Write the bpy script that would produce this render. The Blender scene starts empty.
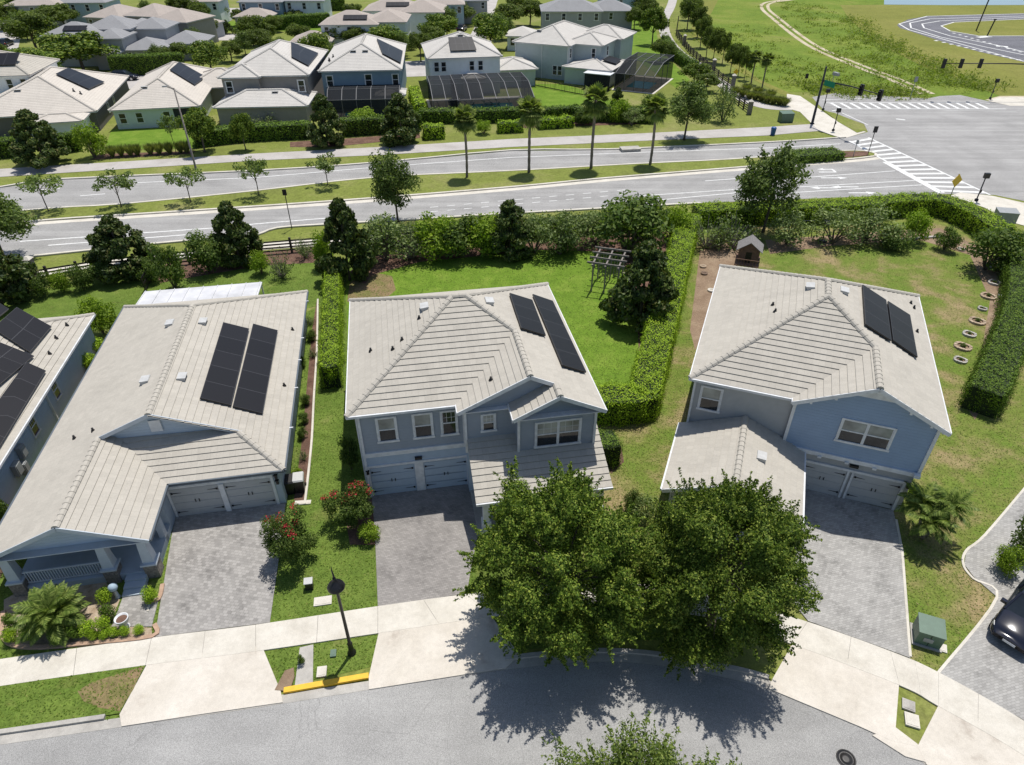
import bpy, math, random
import numpy as np
from mathutils import Vector, Matrix
rad = math.radians
scene = bpy.context.scene
COL = scene.collection

# ---------------------------------------------------------------- camera
CAM_H, CAM_P, CAM_F = 28.0, rad(35.8), 675.0
_sp, _cp = math.sin(CAM_P), math.cos(CAM_P)
def G(px, py, z=0.0):
    """survey helper: photo pixel -> world point at height z"""
    u = (px - 512.0) / CAM_F; v = (py - 382.5) / CAM_F
    t = (z - CAM_H) / (-_sp - v * _cp)
    return Vector((u * t, (_cp - v * _sp) * t, z))
cam_d = bpy.data.cameras.new('camera'); cam = bpy.data.objects.new('camera', cam_d); COL.objects.link(cam)
cam.location = (0, 0, CAM_H); cam.rotation_euler = (math.pi / 2 - CAM_P, 0, 0)
cam_d.sensor_width = 36.0; cam_d.lens = CAM_F / 1024.0 * 36.0; cam_d.clip_start = 0.5; cam_d.clip_end = 3000
scene.camera = cam

# ---------------------------------------------------------------- light
SUN_EL = rad(72.0); SUN_DIR = Vector((0.42, 0.90, 0)).normalized()      # towards the sun
w = bpy.data.worlds.new("World"); scene.world = w; w.use_nodes = True
nt = w.node_tree; bg = nt.nodes['Background']
sky = nt.nodes.new('ShaderNodeTexSky'); sky.sky_type = 'NISHITA'; sky.sun_disc = False
sky.sun_elevation = SUN_EL; sky.sun_rotation = math.atan2(SUN_DIR.x, SUN_DIR.y)
sky.air_density = 1.0; sky.dust_density = 1.0; sky.ozone_density = 1.0
nt.links.new(sky.outputs[0], bg.inputs[0]); bg.inputs[1].default_value = 0.105
sd = bpy.data.lights.new('sun', 'SUN'); sd.energy = 4.5; sd.angle = rad(0.5); sd.color = (1.0, 0.96, 0.9)
so = bpy.data.objects.new('sun', sd); COL.objects.link(so); so.location = (30, 60, 90)
tosun = Vector((SUN_DIR.x * math.cos(SUN_EL), SUN_DIR.y * math.cos(SUN_EL), math.sin(SUN_EL)))
so.rotation_euler = tosun.to_track_quat('Z', 'Y').to_euler()
vs = scene.view_settings
vs.view_transform = 'Standard'; vs.look = 'None'; vs.gamma = 1; vs.use_curve_mapping = False; vs.exposure = 0.05
scene.cycles.max_bounces = 6; scene.cycles.transparent_max_bounces = 12

# ---------------------------------------------------------------- materials
class NT:
    def __init__(s, name):
        s.m = bpy.data.materials.new(name); s.m.use_nodes = True
        s.t = s.m.node_tree; s.b = s.t.nodes['Principled BSDF']; s.o = s.t.nodes['Material Output']
    def n(s, typ, **kw):
        x = s.t.nodes.new('ShaderNode' + typ)
        for k, v in kw.items():
            if k in x.inputs: x.inputs[k].default_value = v
            else: setattr(x, k, v)
        return x
    def l(s, a, b): s.t.links.new(a, b)
    def ramp(s, fac, stops, interp='LINEAR'):
        r = s.n('ValToRGB'); r.color_ramp.interpolation = interp
        e = r.color_ramp.elements
        while len(e) < len(stops): e.new(0.5)
        for i, (p, c) in enumerate(stops): e[i].position = p; e[i].color = (*c, 1)
        s.l(fac, r.inputs[0]); return r.outputs[0]
    def mix(s, fac, a, b, mode='MIX'):
        x = s.n('MixRGB', blend_type=mode)
        for i, v in zip((0, 1, 2), (fac, a, b)):
            if hasattr(v, 'is_linked') or hasattr(v, 'links'): s.l(v, x.inputs[i])
            else: x.inputs[i].default_value = (*v, 1) if isinstance(v, tuple) else v
        return x.outputs[0]
    def coord(s, kind='Object'):
        return s.n('TexCoord').outputs[kind]
    def noise(s, scale, detail=4, rough=.6, co=None, kind='Object', dist=0.0):
        x = s.n('TexNoise', Scale=scale, Detail=detail, Roughness=rough, Distortion=dist)
        s.l(co if co is not None else s.coord(kind), x.inputs['Vector']); return x.outputs['Fac']
    def bump(s, h, strength=.3, dist=.02):
        x = s.n('Bump', Strength=strength, Distance=dist); s.l(h, x.inputs['Height']); s.l(x.outputs[0], s.b.inputs['Normal'])
    def base(s, c):
        if isinstance(c, tuple): s.b.inputs['Base Color'].default_value = (*c, 1)
        else: s.l(c, s.b.inputs['Base Color'])
    def rough(s, r, spec=None, metal=0):
        s.b.inputs['Roughness'].default_value = r; s.b.inputs['Metallic'].default_value = metal
        if spec is not None: s.b.inputs['Specular IOR Level'].default_value = spec
def mul(c, f): return tuple(min(1, x * f) for x in c)

def m_plain(name, c, rough=.6, var=.12, scale=3.0, metal=0, spec=.4, bump=0):
    k = NT(name); f = k.noise(scale, 5)
    k.base(k.ramp(f, [(.3, mul(c, 1 - var)), (.7, mul(c, 1 + var))])); k.rough(rough, spec, metal)
    if bump: k.bump(k.noise(scale * 8, 3), bump, .01)
    return k.m

def m_roof(name, c, var=.11):
    k = NT(name); uv = k.coord('UV')
    br = k.n('TexBrick', Scale=1.0); br.offset = .5
    br.inputs['Color1'].default_value = (*mul(c, 1 + var), 1); br.inputs['Color2'].default_value = (*mul(c, 1 - var), 1)
    br.inputs['Mortar'].default_value = (*mul(c, .62), 1); br.inputs['Mortar Size'].default_value = .006
    br.inputs['Brick Width'].default_value = .33; br.inputs['Row Height'].default_value = .39; br.inputs['Bias'].default_value = 0
    k.l(uv, br.inputs['Vector'])
    f = k.noise(.45, 7, .7); f2 = k.noise(14, 3)
    mp = k.n('Mapping'); mp.inputs['Scale'].default_value = (1.6, .16, 1); k.l(uv, mp.inputs['Vector']); st = k.noise(1.0, 5, .7, mp.outputs[0])
    c1 = k.mix(.5, br.outputs[0], k.ramp(f, [(.3, mul(c, .84)), (.5, c), (.7, mul(c, 1.12))]))
    c1 = k.mix(.5, c1, k.ramp(st, [(.32, (.86,) * 3), (.5, (1,) * 3), (.7, (1.05,) * 3)]), 'MULTIPLY')
    k.base(k.mix(.2, c1, k.ramp(f2, [(.3, mul(c, .6)), (.7, mul(c, 1.25))]))); k.rough(.85, .2)
    k.bump(f2, .12, .01)
    return k.m

def m_lap(name, c, pitch=.19, var=.06):
    """lap siding: board shadow steps as bump along local z"""
    k = NT(name); co = k.coord('Object'); sx = k.n('SeparateXYZ'); k.l(co, sx.inputs[0])
    d = k.n('Math', operation='DIVIDE'); k.l(sx.outputs[2], d.inputs[0]); d.inputs[1].default_value = pitch
    fr = k.n('Math', operation='FRACT'); k.l(d.outputs[0], fr.inputs[0])
    f = k.noise(.9, 4)
    k.base(k.ramp(f, [(.3, mul(c, 1 - var)), (.7, mul(c, 1 + var))])); k.rough(.6, .35)
    iv = k.n('Math', operation='SUBTRACT'); iv.inputs[0].default_value = 1; k.l(fr.outputs[0], iv.inputs[1])
    k.bump(iv.outputs[0], .9, .025)
    return k.m

def m_pavers(name, c, sx=.30, sy=.15, dark=.5, rot=0.0):
    k = NT(name); mp = k.n('Mapping'); mp.inputs['Rotation'].default_value = (0, 0, rot); k.l(k.coord('Object'), mp.inputs['Vector'])
    br = k.n('TexBrick', Scale=1.0); br.offset = .5
    br.inputs['Color1'].default_value = (*mul(c, 1.28), 1); br.inputs['Color2'].default_value = (*mul(c, dark), 1)
    br.inputs['Mortar'].default_value = (*mul(c, .5), 1); br.inputs['Mortar Size'].default_value = .010
    br.inputs['Brick Width'].default_value = sx; br.inputs['Row Height'].default_value = sy
    k.l(mp.outputs[0], br.inputs['Vector'])
    f = k.noise(.55, 7, .75)
    c1 = k.mix(.5, br.outputs[0], k.ramp(f, [(.34, mul(c, .48)), (.48, c), (.68, mul(c, 1.3))]))
    k.base(c1); k.rough(.85, .25); k.bump(br.outputs['Fac'], -.3, .01)
    return k.m

def m_ground(name, stops, s1=.25, s2=6.0, mixf=.45, bump=.5, rough=.95, dist=.3, s3=40.0, fine=None):
    """patchy ground: large noise through a ramp, finer noise on top"""
    k = NT(name); co = k.n('NewGeometry').outputs['Position']
    a = k.noise(s1, 7, .65, co, dist=dist); b = k.noise(s2, 5, .7, co); c = k.noise(s3, 3, .75, co)
    col = k.ramp(a, stops)
    lo = fine or .72
    col = k.mix(mixf, col, k.ramp(b, [(.3, (lo,) * 3), (.7, (1.25,) * 3)]), 'MULTIPLY')
    col = k.mix(mixf * .9, col, k.ramp(c, [(.32, (.42,) * 3), (.68, (1.55,) * 3)]), 'MULTIPLY')
    k.base(col); k.rough(rough, .12)
    if bump: k.bump(c, bump, .05)
    return k.m

def m_leaf(name, stops, trans=.3, rough=.6, spec=.13, jit=.12):
    k = NT(name); g = k.n('NewGeometry')
    col = k.ramp(g.outputs['Random Per Island'], stops)
    oi = k.n('ObjectInfo'); hv = k.n('HueSaturation')
    r = k.n('MapRange'); k.l(oi.outputs['Random'], r.inputs[0]); r.inputs[3].default_value = 1 - jit; r.inputs[4].default_value = 1 + jit
    k.l(r.outputs[0], hv.inputs['Value']); k.l(col, hv.inputs['Color'])
    k.l(hv.outputs[0], k.b.inputs['Base Color']); k.rough(rough, spec)
    tr = k.n('BsdfTranslucent'); tb = k.mix(1.0, hv.outputs[0], (1.6, 1.8, .6), 'MULTIPLY'); k.l(tb, tr.inputs[0])
    mx = k.n('MixShader'); mx.inputs[0].default_value = trans
    k.l(k.b.outputs[0], mx.inputs[1]); k.l(tr.outputs[0], mx.inputs[2]); k.l(mx.outputs[0], k.o.inputs[0])
    return k.m

def m_glass(name, c=(.015, .02, .025), rough=.06):
    k = NT(name); f = k.noise(.7, 3); k.base(k.ramp(f, [(.35, mul(c, .6)), (.65, mul(c, 1.6))])); k.rough(rough, .6); return k.m

def m_solar(name, c=(.011, .0105, .012)):
    k = NT(name); uv = k.coord('UV')
    br = k.n('TexBrick', Scale=1.0); br.offset = 0
    br.inputs['Color1'].default_value = (*c, 1); br.inputs['Color2'].default_value = (*mul(c, 1.35), 1)
    br.inputs['Mortar'].default_value = (.055, .055, .06, 1); br.inputs['Mortar Size'].default_value = .018
    br.inputs['Brick Width'].default_value = 1.0; br.inputs['Row Height'].default_value = 1.7
    k.l(uv, br.inputs['Vector']); k.base(br.outputs[0]); k.rough(.4, .22); return k.m

M = {}
M['tile'] = m_roof('pale_concrete_tile', (.44, .41, .355))
M['tile_pale'] = m_roof('white_concrete_tile', (.53, .505, .465), .05)
M['tile_tan'] = m_roof('tan_concrete_tile', (.55, .505, .445), .06)
M['tile_grey'] = m_roof('grey_shingle', (.28, .28, .285), .06)
M['tile_brown'] = m_roof('brown_shingle', (.40, .35, .31), .06)
M['white'] = m_plain('white_trim_paint', (.66, .67, .675), .5, .14)
M['bluetrim'] = m_plain('pale_blue_trim', (.46, .51, .56), .5, .06)
M['lap_grey'] = m_lap('grey_lap_siding', (.30, .335, .38))
M['stucco_bg'] = m_plain('blue_grey_stucco', (.40, .485, .58), .8, .06, 2, bump=.15)
M['lap_blue'] = m_lap('blue_lap_siding', (.265, .355, .485))
M['stucco_g'] = m_plain('grey_stucco', (.38, .39, .395), .8, .06, 2, bump=.15)
M['lap_slate'] = m_lap('slate_blue_siding', (.44, .52, .60))
M['stucco_slate'] = m_plain('slate_stucco', (.38, .44, .50), .8, .06, 2, bump=.15)
M['gdoor'] = m_plain('garage_door_paint', (.40, .485, .575), .5, .04)
M['gdoor_w'] = m_plain('grey_garage_door_paint', (.44, .45, .45), .5, .04)
M['black'] = m_plain('black_iron', (.012, .012, .014), .4, .2)
M['darkbronze'] = m_plain('dark_bronze', (.025, .023, .022), .45, .2)
M['glass'] = m_glass('window_glass')
M['blind'] = m_glass('glass_over_blinds', (.23, .245, .225), .15)
M['solar'] = m_solar('solar_cells')
M['gutter_dark'] = m_plain('slate_gutter', (.10, .12, .14), .5, .1)
M['patio'] = m_plain('streaked_white_panel', (.58, .58, .59), .5, .22, .5)
M['alu'] = m_plain('bare_aluminium', (.6, .6, .61), .35, .08, metal=.7)
M['steel_white'] = m_plain('galvanised_vent', (.47, .47, .455), .5, .12)
M['concrete'] = m_ground('sand_concrete', [(.3, (.49, .455, .39)), (.5, (.58, .545, .475)), (.7, (.64, .605, .535))], .6, 5, .25, .15, .9)
M['concrete_d'] = m_ground('weathered_concrete', [(.3, (.30, .285, .26)), (.5, (.40, .38, .345)), (.7, (.47, .45, .41))], .9, 6, .3, .15, .9)
M['apron'] = m_ground('apron_concrete', [(.27, (.36, .31, .26)), (.40, (.55, .505, .435)), (.7, (.64, .595, .525))], .45, 4, .25, .15, .9)
M['joint'] = m_plain('dark_joint', (.12, .11, .10), .95)
M['stone'] = m_plain('stacked_stone', (.20, .18, .16), .9, .5, 7, bump=.6)
M['bark'] = m_plain('bark', (.115, .095, .075), .95, .4, 6, bump=.7)
M['palmbark'] = m_plain('palm_bark', (.20, .17, .135), .95, .35, 9, bump=.7)
M['mulch'] = m_ground('mulch', [(.3, (.10, .06, .045)), (.5, (.16, .095, .07)), (.7, (.22, .14, .10))], 1.2, 9, .6, .9)
M['soil'] = m_ground('bare_soil', [(.3, (.19, .13, .085)), (.5, (.26, .185, .125)), (.7, (.33, .25, .17))], .5, 5, .5, .6)
M['frame_grey'] = m_plain('enclosure_frame', (.13, .13, .135), .6, .1)
M['yellow'] = m_plain('yellow_kerb_paint', (.72, .43, .03), .6, .12, 5)
M['mark'] = m_plain('white_road_paint', (.66, .66, .64), .7, .18, 3)
M['wood'] = m_plain('weathered_wood', (.17, .115, .08), .8, .3, 5)
M['wood_red'] = m_plain('stained_wood', (.17, .10, .07), .8, .25, 5)
M['wood_grey'] = m_plain('grey_timber', (.22, .195, .175), .85, .3, 5)
M['fence_dark'] = m_plain('dark_brown_fence_paint', (.045, .038, .034), .7, .2)
M['greenbox'] = m_plain('green_cabinet_paint', (.10, .16, .115), .5, .1)
M['greyplastic'] = m_plain('grey_plastic', (.30, .31, .31), .5, .1)
M['blueplastic'] = m_plain('blue_plastic', (.02, .09, .28), .45, .1)
M['bluewater'] = m_plain('pool_water', (.05, .42, .50), .1, .1)
M['screen'] = m_plain('dark_screen_mesh', (.035, .037, .04), .6, .1)
M['carpaint'] = m_plain('dark_blue_car_paint', (.010, .012, .022), .18, .1, spec=.6)
M['tyre'] = m_plain('tyre_rubber', (.012, .012, .012), .9)
M['carwhite'] = m_plain('white_car_paint', (.72, .72, .72), .25, .03, spec=.5)
M['carsilver'] = m_plain('silver_car_paint', (.35, .36, .37), .25, .05, metal=.4)
M['terracotta'] = m_plain('tan_edging_block', (.40, .27, .19), .9, .2, 4, bump=.3)
M['gravel'] = m_ground('tan_pebbles', [(.3, (.30, .22, .15)), (.5, (.42, .33, .24)), (.7, (.52, .43, .33))], 2.5, 16, .5, .7)
M['signyellow'] = m_plain('yellow_sign', (.75, .48, .02), .5, .05)
M['signgreen'] = m_plain('green_sign', (.0, .22, .12), .5, .05)
M['red_fl'] = m_leaf('red_blossom', [(0, (.45, .03, .05)), (.6, (.6, .06, .08)), (1, (.35, .02, .04))], .2)

def asphalt(name, c, crack=True):
    k = NT(name); co = k.n('NewGeometry').outputs['Position']
    a = k.noise(.22, 6, .6, co, dist=.5); b = k.noise(18, 4, .75, co); s = k.noise(60, 2, .7, co)
    col = k.ramp(a, [(.3, mul(c, .86)), (.7, mul(c, 1.12))])
    col = k.mix(.5, col, k.ramp(b, [(.3, (.7,) * 3), (.7, (1.3,) * 3)]), 'MULTIPLY')
    col = k.mix(.8, col, k.ramp(s, [(.35, (.5,) * 3), (.65, (1.5,) * 3)]), 'MULTIPLY')
    mp = k.n('Mapping'); mp.inputs['Scale'].default_value = (.03, .9, 1) if not crack else (.10, .5, 1); mp.inputs['Rotation'].default_value = (0, 0, rad(-6)); k.l(co, mp.inputs['Vector'])
    st = k.noise(1.0, 4, .6, mp.outputs[0]); col = k.mix(.6, col, k.ramp(st, [(.3, (.74,) * 3), (.7, (1.18,) * 3)]), 'MULTIPLY')
    if crack:
        wv = k.n('TexNoise', Scale=1.2, Detail=5); k.l(co, wv.inputs['Vector'])
        v2 = k.mix(.22, co, wv.outputs['Color'], 'ADD')
        v = k.n('TexVoronoi', feature='DISTANCE_TO_EDGE', Scale=.42); k.l(v2, v.inputs['Vector'])
        col = k.mix(k.ramp(v.outputs['Distance'], [(0.0, (.3,) * 3), (.005, (0,) * 3)]), col, mul(c, .3))
    k.base(col); k.rough(.9, .25); k.bump(s, .3, .01)
    return k.m
M['asphalt'] = asphalt('street_asphalt', (.315, .31, .298))
M['arterial'] = asphalt('arterial_asphalt', (.315, .308, .297), False)
M['track'] = asphalt('track_asphalt', (.15, .15, .165), False)
M['path'] = m_ground('path_concrete', [(.3, (.36, .335, .31)), (.5, (.43, .405, .38)), (.7, (.48, .455, .43))], .3, 4, .25, .1, .9)

# ---------------------------------------------------------------- mesh builder
class MB:
    def __init__(s): s.v = []; s.f = []; s.m = []; s.uv = []; s.sm = []
    def poly(s, pts, m=0, uv=None, smooth=False):
        i = len(s.v); s.v += [tuple(p) for p in pts]; s.f.append(tuple(range(i, i + len(pts)))); s.m.append(m); s.sm.append(smooth)
        s.uv += uv if uv else [(p[0], p[1]) for p in pts]
        return s
    def box(s, x0, x1, y0, y1, z0, z1, m=0):
        P = [(x0, y0, z0), (x1, y0, z0), (x1, y1, z0), (x0, y1, z0), (x0, y0, z1), (x1, y0, z1), (x1, y1, z1), (x0, y1, z1)]
        return s.hexa(P, m)
    def hexa(s, P, m=0):
        for f in ((0, 3, 2, 1), (4, 5, 6, 7), (0, 1, 5, 4), (1, 2, 6, 5), (2, 3, 7, 6), (3, 0, 4, 7)):
            s.poly([P[i] for i in f], m)
        return s
    def prism(s, pts, z0, z1, m=0, cap=True):
        n = len(pts); a = [(p[0], p[1], z0) for p in pts]; b = [(p[0], p[1], z1) for p in pts]
        for i in range(n): j = (i + 1) % n; s.poly([a[i], a[j], b[j], b[i]], m)
        if cap: s.poly(b, m); s.poly(a[::-1], m)
        return s
    def extr(s, pts, d, m=0):
        """planar polygon given thickness by vector d"""
        d = Vector(d); n = len(pts); a = [Vector(p) for p in pts]; b = [p + d for p in a]
        s.poly(a, m); s.poly(b[::-1], m)
        for i in range(n): j = (i + 1) % n; s.poly([a[i], b[i], b[j], a[j]], m)
        return s
    def bar(s, a, b, w, h=None, m=0, up=(0, 0, 1)):
        a, b = Vector(a), Vector(b); d = (b - a).normalized(); h = h or w
        u = d.cross(Vector(up))
        if u.length < 1e-4: u = d.cross(Vector((1, 0, 0)))
        u.normalize(); v = u.cross(d)
        P = [p + u * (sx * w / 2) + v * (sy * h / 2) for p in (a, b) for sx, sy in ((-1, -1), (1, -1), (1, 1), (-1, 1))]
        return s.hexa(P, m)
    def tube(s, pts, radii, n=8, m=0, cap=True, smooth=True):
        pts = [Vector(p) for p in pts]; R = radii if hasattr(radii, '__len__') else [radii] * len(pts); rings = []
        prev = None
        for i, p in enumerate(pts):
            d = (pts[min(i + 1, len(pts) - 1)] - pts[max(i - 1, 0)]).normalized()
            u = prev if prev is not None else (Vector((1, 0, 0)) if abs(d.x) < .9 else Vector((0, 1, 0)))
            u = (u - d * u.dot(d)).normalized(); prev = u; v = d.cross(u)
            rings.append([p + (u * math.cos(2 * math.pi * k / n) + v * math.sin(2 * math.pi * k / n)) * R[i] for k in range(n)])
        for a, b in zip(rings, rings[1:]):
            for k in range(n): s.poly([a[k], a[(k + 1) % n], b[(k + 1) % n], b[k]], m, smooth=smooth)
        if cap: s.poly(rings[0][::-1], m); s.poly(rings[-1], m)
        return s
    def lathe(s, prof, n=16, m=0, c=(0, 0), smooth=True):
        for (r0, z0), (r1, z1) in zip(prof, prof[1:]):
            for k in range(n):
                a0, a1 = 2 * math.pi * k / n, 2 * math.pi * (k + 1) / n
                q = [(c[0] + r0 * math.cos(a0), c[1] + r0 * math.sin(a0), z0), (c[0] + r0 * math.cos(a1), c[1] + r0 * math.sin(a1), z0),
                     (c[0] + r1 * math.cos(a1), c[1] + r1 * math.sin(a1), z1), (c[0] + r1 * math.cos(a0), c[1] + r1 * math.sin(a0), z1)]
                if r1 < 1e-5: q = q[:3]
                elif r0 < 1e-5: q = [q[0], q[2], q[3]]
                s.poly(q, m, smooth=smooth)
        return s
    def mesh(s, name, mats, weld=True):
        me = bpy.data.meshes.new(name); me.from_pydata(s.v, [], s.f)
        for k in (mats if isinstance(mats, (list, tuple)) else [mats]): me.materials.append(M[k] if isinstance(k, str) else k)
        me.polygons.foreach_set('material_index', s.m); me.polygons.foreach_set('use_smooth', s.sm)
        ul = me.uv_layers.new(name='UVMap'); ul.data.foreach_set('uv', [c for t in s.uv for c in t])
        if weld and any(s.sm):
            import bmesh
            b = bmesh.new(); b.from_mesh(me); bmesh.ops.remove_doubles(b, verts=b.verts, dist=1e-4); b.to_mesh(me); b.free()
        me.update(); return me
    def build(s, name, mats, parent=None, label=None):
        o = bpy.data.objects.new(name, s.mesh(name, mats)); COL.objects.link(o)
        if parent: o.parent = parent
        if label: o['label'] = label
        return o

def thing(name, label, cat, loc=(0, 0, 0), rz=0.0, group=None):
    o = bpy.data.objects.new(name, None); COL.objects.link(o); o.location = loc; o.rotation_euler = (0, 0, rz); o.empty_display_size = .3
    return tag(o, label, cat, group)
def tag(o, label, cat, group=None):
    o['label'] = label; o['category'] = cat
    if group: o['group'] = group
    return o
def structure(o): o['kind'] = 'structure'; return o
def meshobj(name, me, parent=None):
    o = bpy.data.objects.new(name, me); COL.objects.link(o)
    if parent: o.parent = parent
    return o
def dup(src, loc, rz=0.0, scale=None, label=None, group=None):
    r = src.copy(); COL.objects.link(r); r.location = loc; r.rotation_euler = (0, 0, rz)
    if scale is not None: r.scale = (scale,) * 3 if not hasattr(scale, '__len__') else scale
    if label: r['label'] = label
    if group: r['group'] = group
    for ch in list(src.children):
        c = ch.copy(); COL.objects.link(c); c.parent = r
        for g in ch.children:
            d = g.copy(); COL.objects.link(d); d.parent = c
    return r

# ---- ground sheets
LAWN, KEEPOUT, LAWN_MAT = [], [], []
def sheet(name, mat, pix, z, world=False, dens=None):
    pts = [Vector((p[0], p[1], z)) if world else G(p[0], p[1]) for p in pix]
    if name != 'dry_patch': (LAWN if 'lawn' in name and 'far' not in name else KEEPOUT).append([(p.x, p.y) for p in pts])
    if 'lawn' in name and 'far' not in name: LAWN_MAT.append(mat)
    mb = MB(); mb.poly([(p.x, p.y, z) for p in pts])
    o = mb.build(name, mat); me = o.data
    import bmesh
    b = bmesh.new(); b.from_mesh(me); bmesh.ops.triangulate(b, faces=b.faces[:])
    b.to_mesh(me); b.free()
    for p in me.polygons:
        if p.normal.z < 0: p.flip()
    return structure(o)
def slab(name, mat, pix, z0, z1):
    pts = [G(*p) for p in pix]
    ar = sum(a.x * b.y - b.x * a.y for a, b in zip(pts, pts[1:] + pts[:1]))
    if ar < 0: pts = pts[::-1]
    KEEPOUT.append([(p.x, p.y) for p in pts])
    mb = MB(); mb.prism([(p.x, p.y) for p in pts], z0, z1)
    return structure(mb.build(name, mat))
def spline(pts, n=8):
    """Catmull-Rom through 2-D points"""
    P = [Vector((p[0], p[1])) for p in pts]; out = []
    for i in range(len(P) - 1):
        a, b, c, d = P[max(i - 1, 0)], P[i], P[i + 1], P[min(i + 2, len(P) - 1)]
        for k in range(n):
            t = k / n
            out.append(.5 * ((2 * b) + (c - a) * t + (2 * a - 5 * b + 4 * c - d) * t * t + (3 * b - a - 3 * c + d) * t ** 3))
    out.append(P[-1]); return out
def offset(line, d):
    out = []
    for i, p in enumerate(line):
        t = (line[min(i + 1, len(line) - 1)] - line[max(i - 1, 0)]).normalized(); out.append(p + Vector((-t.y, t.x)) * d)
    return out
def ribbon(name, mat, line, d0, d1, z, z0=None):
    """strip between two offsets of a world polyline; a real kerb when z0 is given"""
    A, B = offset(line, d0), offset(line, d1); mb = MB()
    if len(line) > 2 or z0 is not None: KEEPOUT.append([(p.x, p.y) for p in A] + [(p.x, p.y) for p in B[::-1]])
    for i in range(len(line) - 1):
        q = [(A[i].x, A[i].y, z), (A[i + 1].x, A[i + 1].y, z), (B[i + 1].x, B[i + 1].y, z), (B[i].x, B[i].y, z)]
        mb.poly(q)
        if z0 is not None:
            for X in (A, B): mb.poly([(X[i].x, X[i].y, z0), (X[i + 1].x, X[i + 1].y, z0), (X[i + 1].x, X[i + 1].y, z), (X[i].x, X[i].y, z)])
    if z0 is not None:
        for i in (0, -1): mb.poly([(A[i].x, A[i].y, z0), (B[i].x, B[i].y, z0), (B[i].x, B[i].y, z), (A[i].x, A[i].y, z)])
    return structure(mb.build(name, mat))
def gp(*pix): return [G(*p).xy for p in pix]

# ---- roofs
EXPO = .39
def clip(poly, f, keep):
    out = []
    for i, p in enumerate(poly):
        q = poly[(i + 1) % len(poly)]; a, b = f(p) * keep, f(q) * keep
        if a >= -1e-9: out.append(p)
        if (a > 1e-9 and b < -1e-9) or (a < -1e-9 and b > 1e-9): out.append(p + (q - p) * (a / (a - b)))
    return out
def tiled(mb, pts, zref, m=0, lift=.055, expo=EXPO):
    """convex roof plane laid in stepped tile courses, measured up the slope from zref"""
    P = [Vector(p) for p in pts]; n = (P[1] - P[0]).cross(P[2] - P[0]).normalized()
    if n.z < 0: n = -n; P = P[::-1]
    u = Vector((0, 0, 1)).cross(n).normalized(); s = n.cross(u)
    V = lambda p: (p.z - zref) / s.z
    v0, v1 = min(V(p) for p in P), max(V(p) for p in P)
    off = random.random()
    for k in range(int(math.floor(v0 / expo + 1e-6)), int(math.ceil(v1 / expo - 1e-6))):
        lo, hi = k * expo, (k + 1) * expo
        q = clip(clip(P, lambda p: V(p) - lo, 1), lambda p: V(p) - hi, -1)
        if len(q) < 3: continue
        L = lambda p: lift * (1 - (V(p) - lo) / expo * .8)
        r = [p + n * L(p) for p in q]
        mb.poly(r, m, [(p.dot(u) + off + (k % 2) * .165, V(p)) for p in q])
        for i in range(len(q)):
            a, b = q[i], q[(i + 1) % len(q)]
            onlo = abs(V(a) - lo) < 1e-4 and abs(V(b) - lo) < 1e-4
            if onlo and (a - b).length > .01:
                mb.poly([a, b, b + n * L(b), a + n * L(a)], m, [(a.dot(u), lo), (b.dot(u), lo), (b.dot(u), lo + .01), (a.dot(u), lo + .01)])
    mb.poly([p - n * .02 for p in P[::-1]], m)
def plain_roof(mb, pts, m=0):
    P = [Vector(p) for p in pts]; n = (P[1] - P[0]).cross(P[2] - P[0]).normalized()
    if n.z < 0: P = P[::-1]; n = -n
    u = Vector((0, 0, 1)).cross(n).normalized(); s = n.cross(u)
    mb.poly(P, m, [(p.dot(u), p.dot(s)) for p in P])
def ridge(mb, a, b, w=.17, m=0):
    """overlapping barrel caps along a hip or ridge"""
    a, b = Vector(a), Vector(b)
    if b.z < a.z: a, b = b, a
    L = (b - a).length; d = (b - a) / L; k = max(1, int(L / .37)); u = d.cross(Vector((0, 0, 1))).normalized(); v = u.cross(d)
    prof = [(-1, -.25), (-.62, .42), (0, .68), (.62, .42), (1, -.25)]
    for i in range(k):
        p, q = a + d * (L * i / k), a + d * (L * (i + 1.12) / k)
        A = [p + u * (x * w * 1.06) + v * (y * w * .85 + .055) for x, y in prof]; B = [q + u * (x * w * .97) + v * (y * w * .8 + .035) for x, y in prof]
        for j in range(4): mb.poly([A[j], A[j + 1], B[j + 1], B[j]], m, [(i * .33 + .05, j * .39 + .1)] * 4)
        mb.poly(A, m, [(i * .33 + .05, .1)] * 5)
def ridges(lines, mat, par, w=.17):
    for a, b in lines:
        if (Vector(a) - Vector(b)).length > .4: rc = MB(); ridge(rc, a, b, w); rc.build('ridge_cap', mat, par)
def roofz(pl):
    """height function of a plane through 3 points"""
    a, b, c = [Vector(p) for p in pl]; n = (b - a).cross(c - a)
    return lambda x, y: a.z - (n.x * (x - a.x) + n.y * (y - a.y)) / n.z

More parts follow.
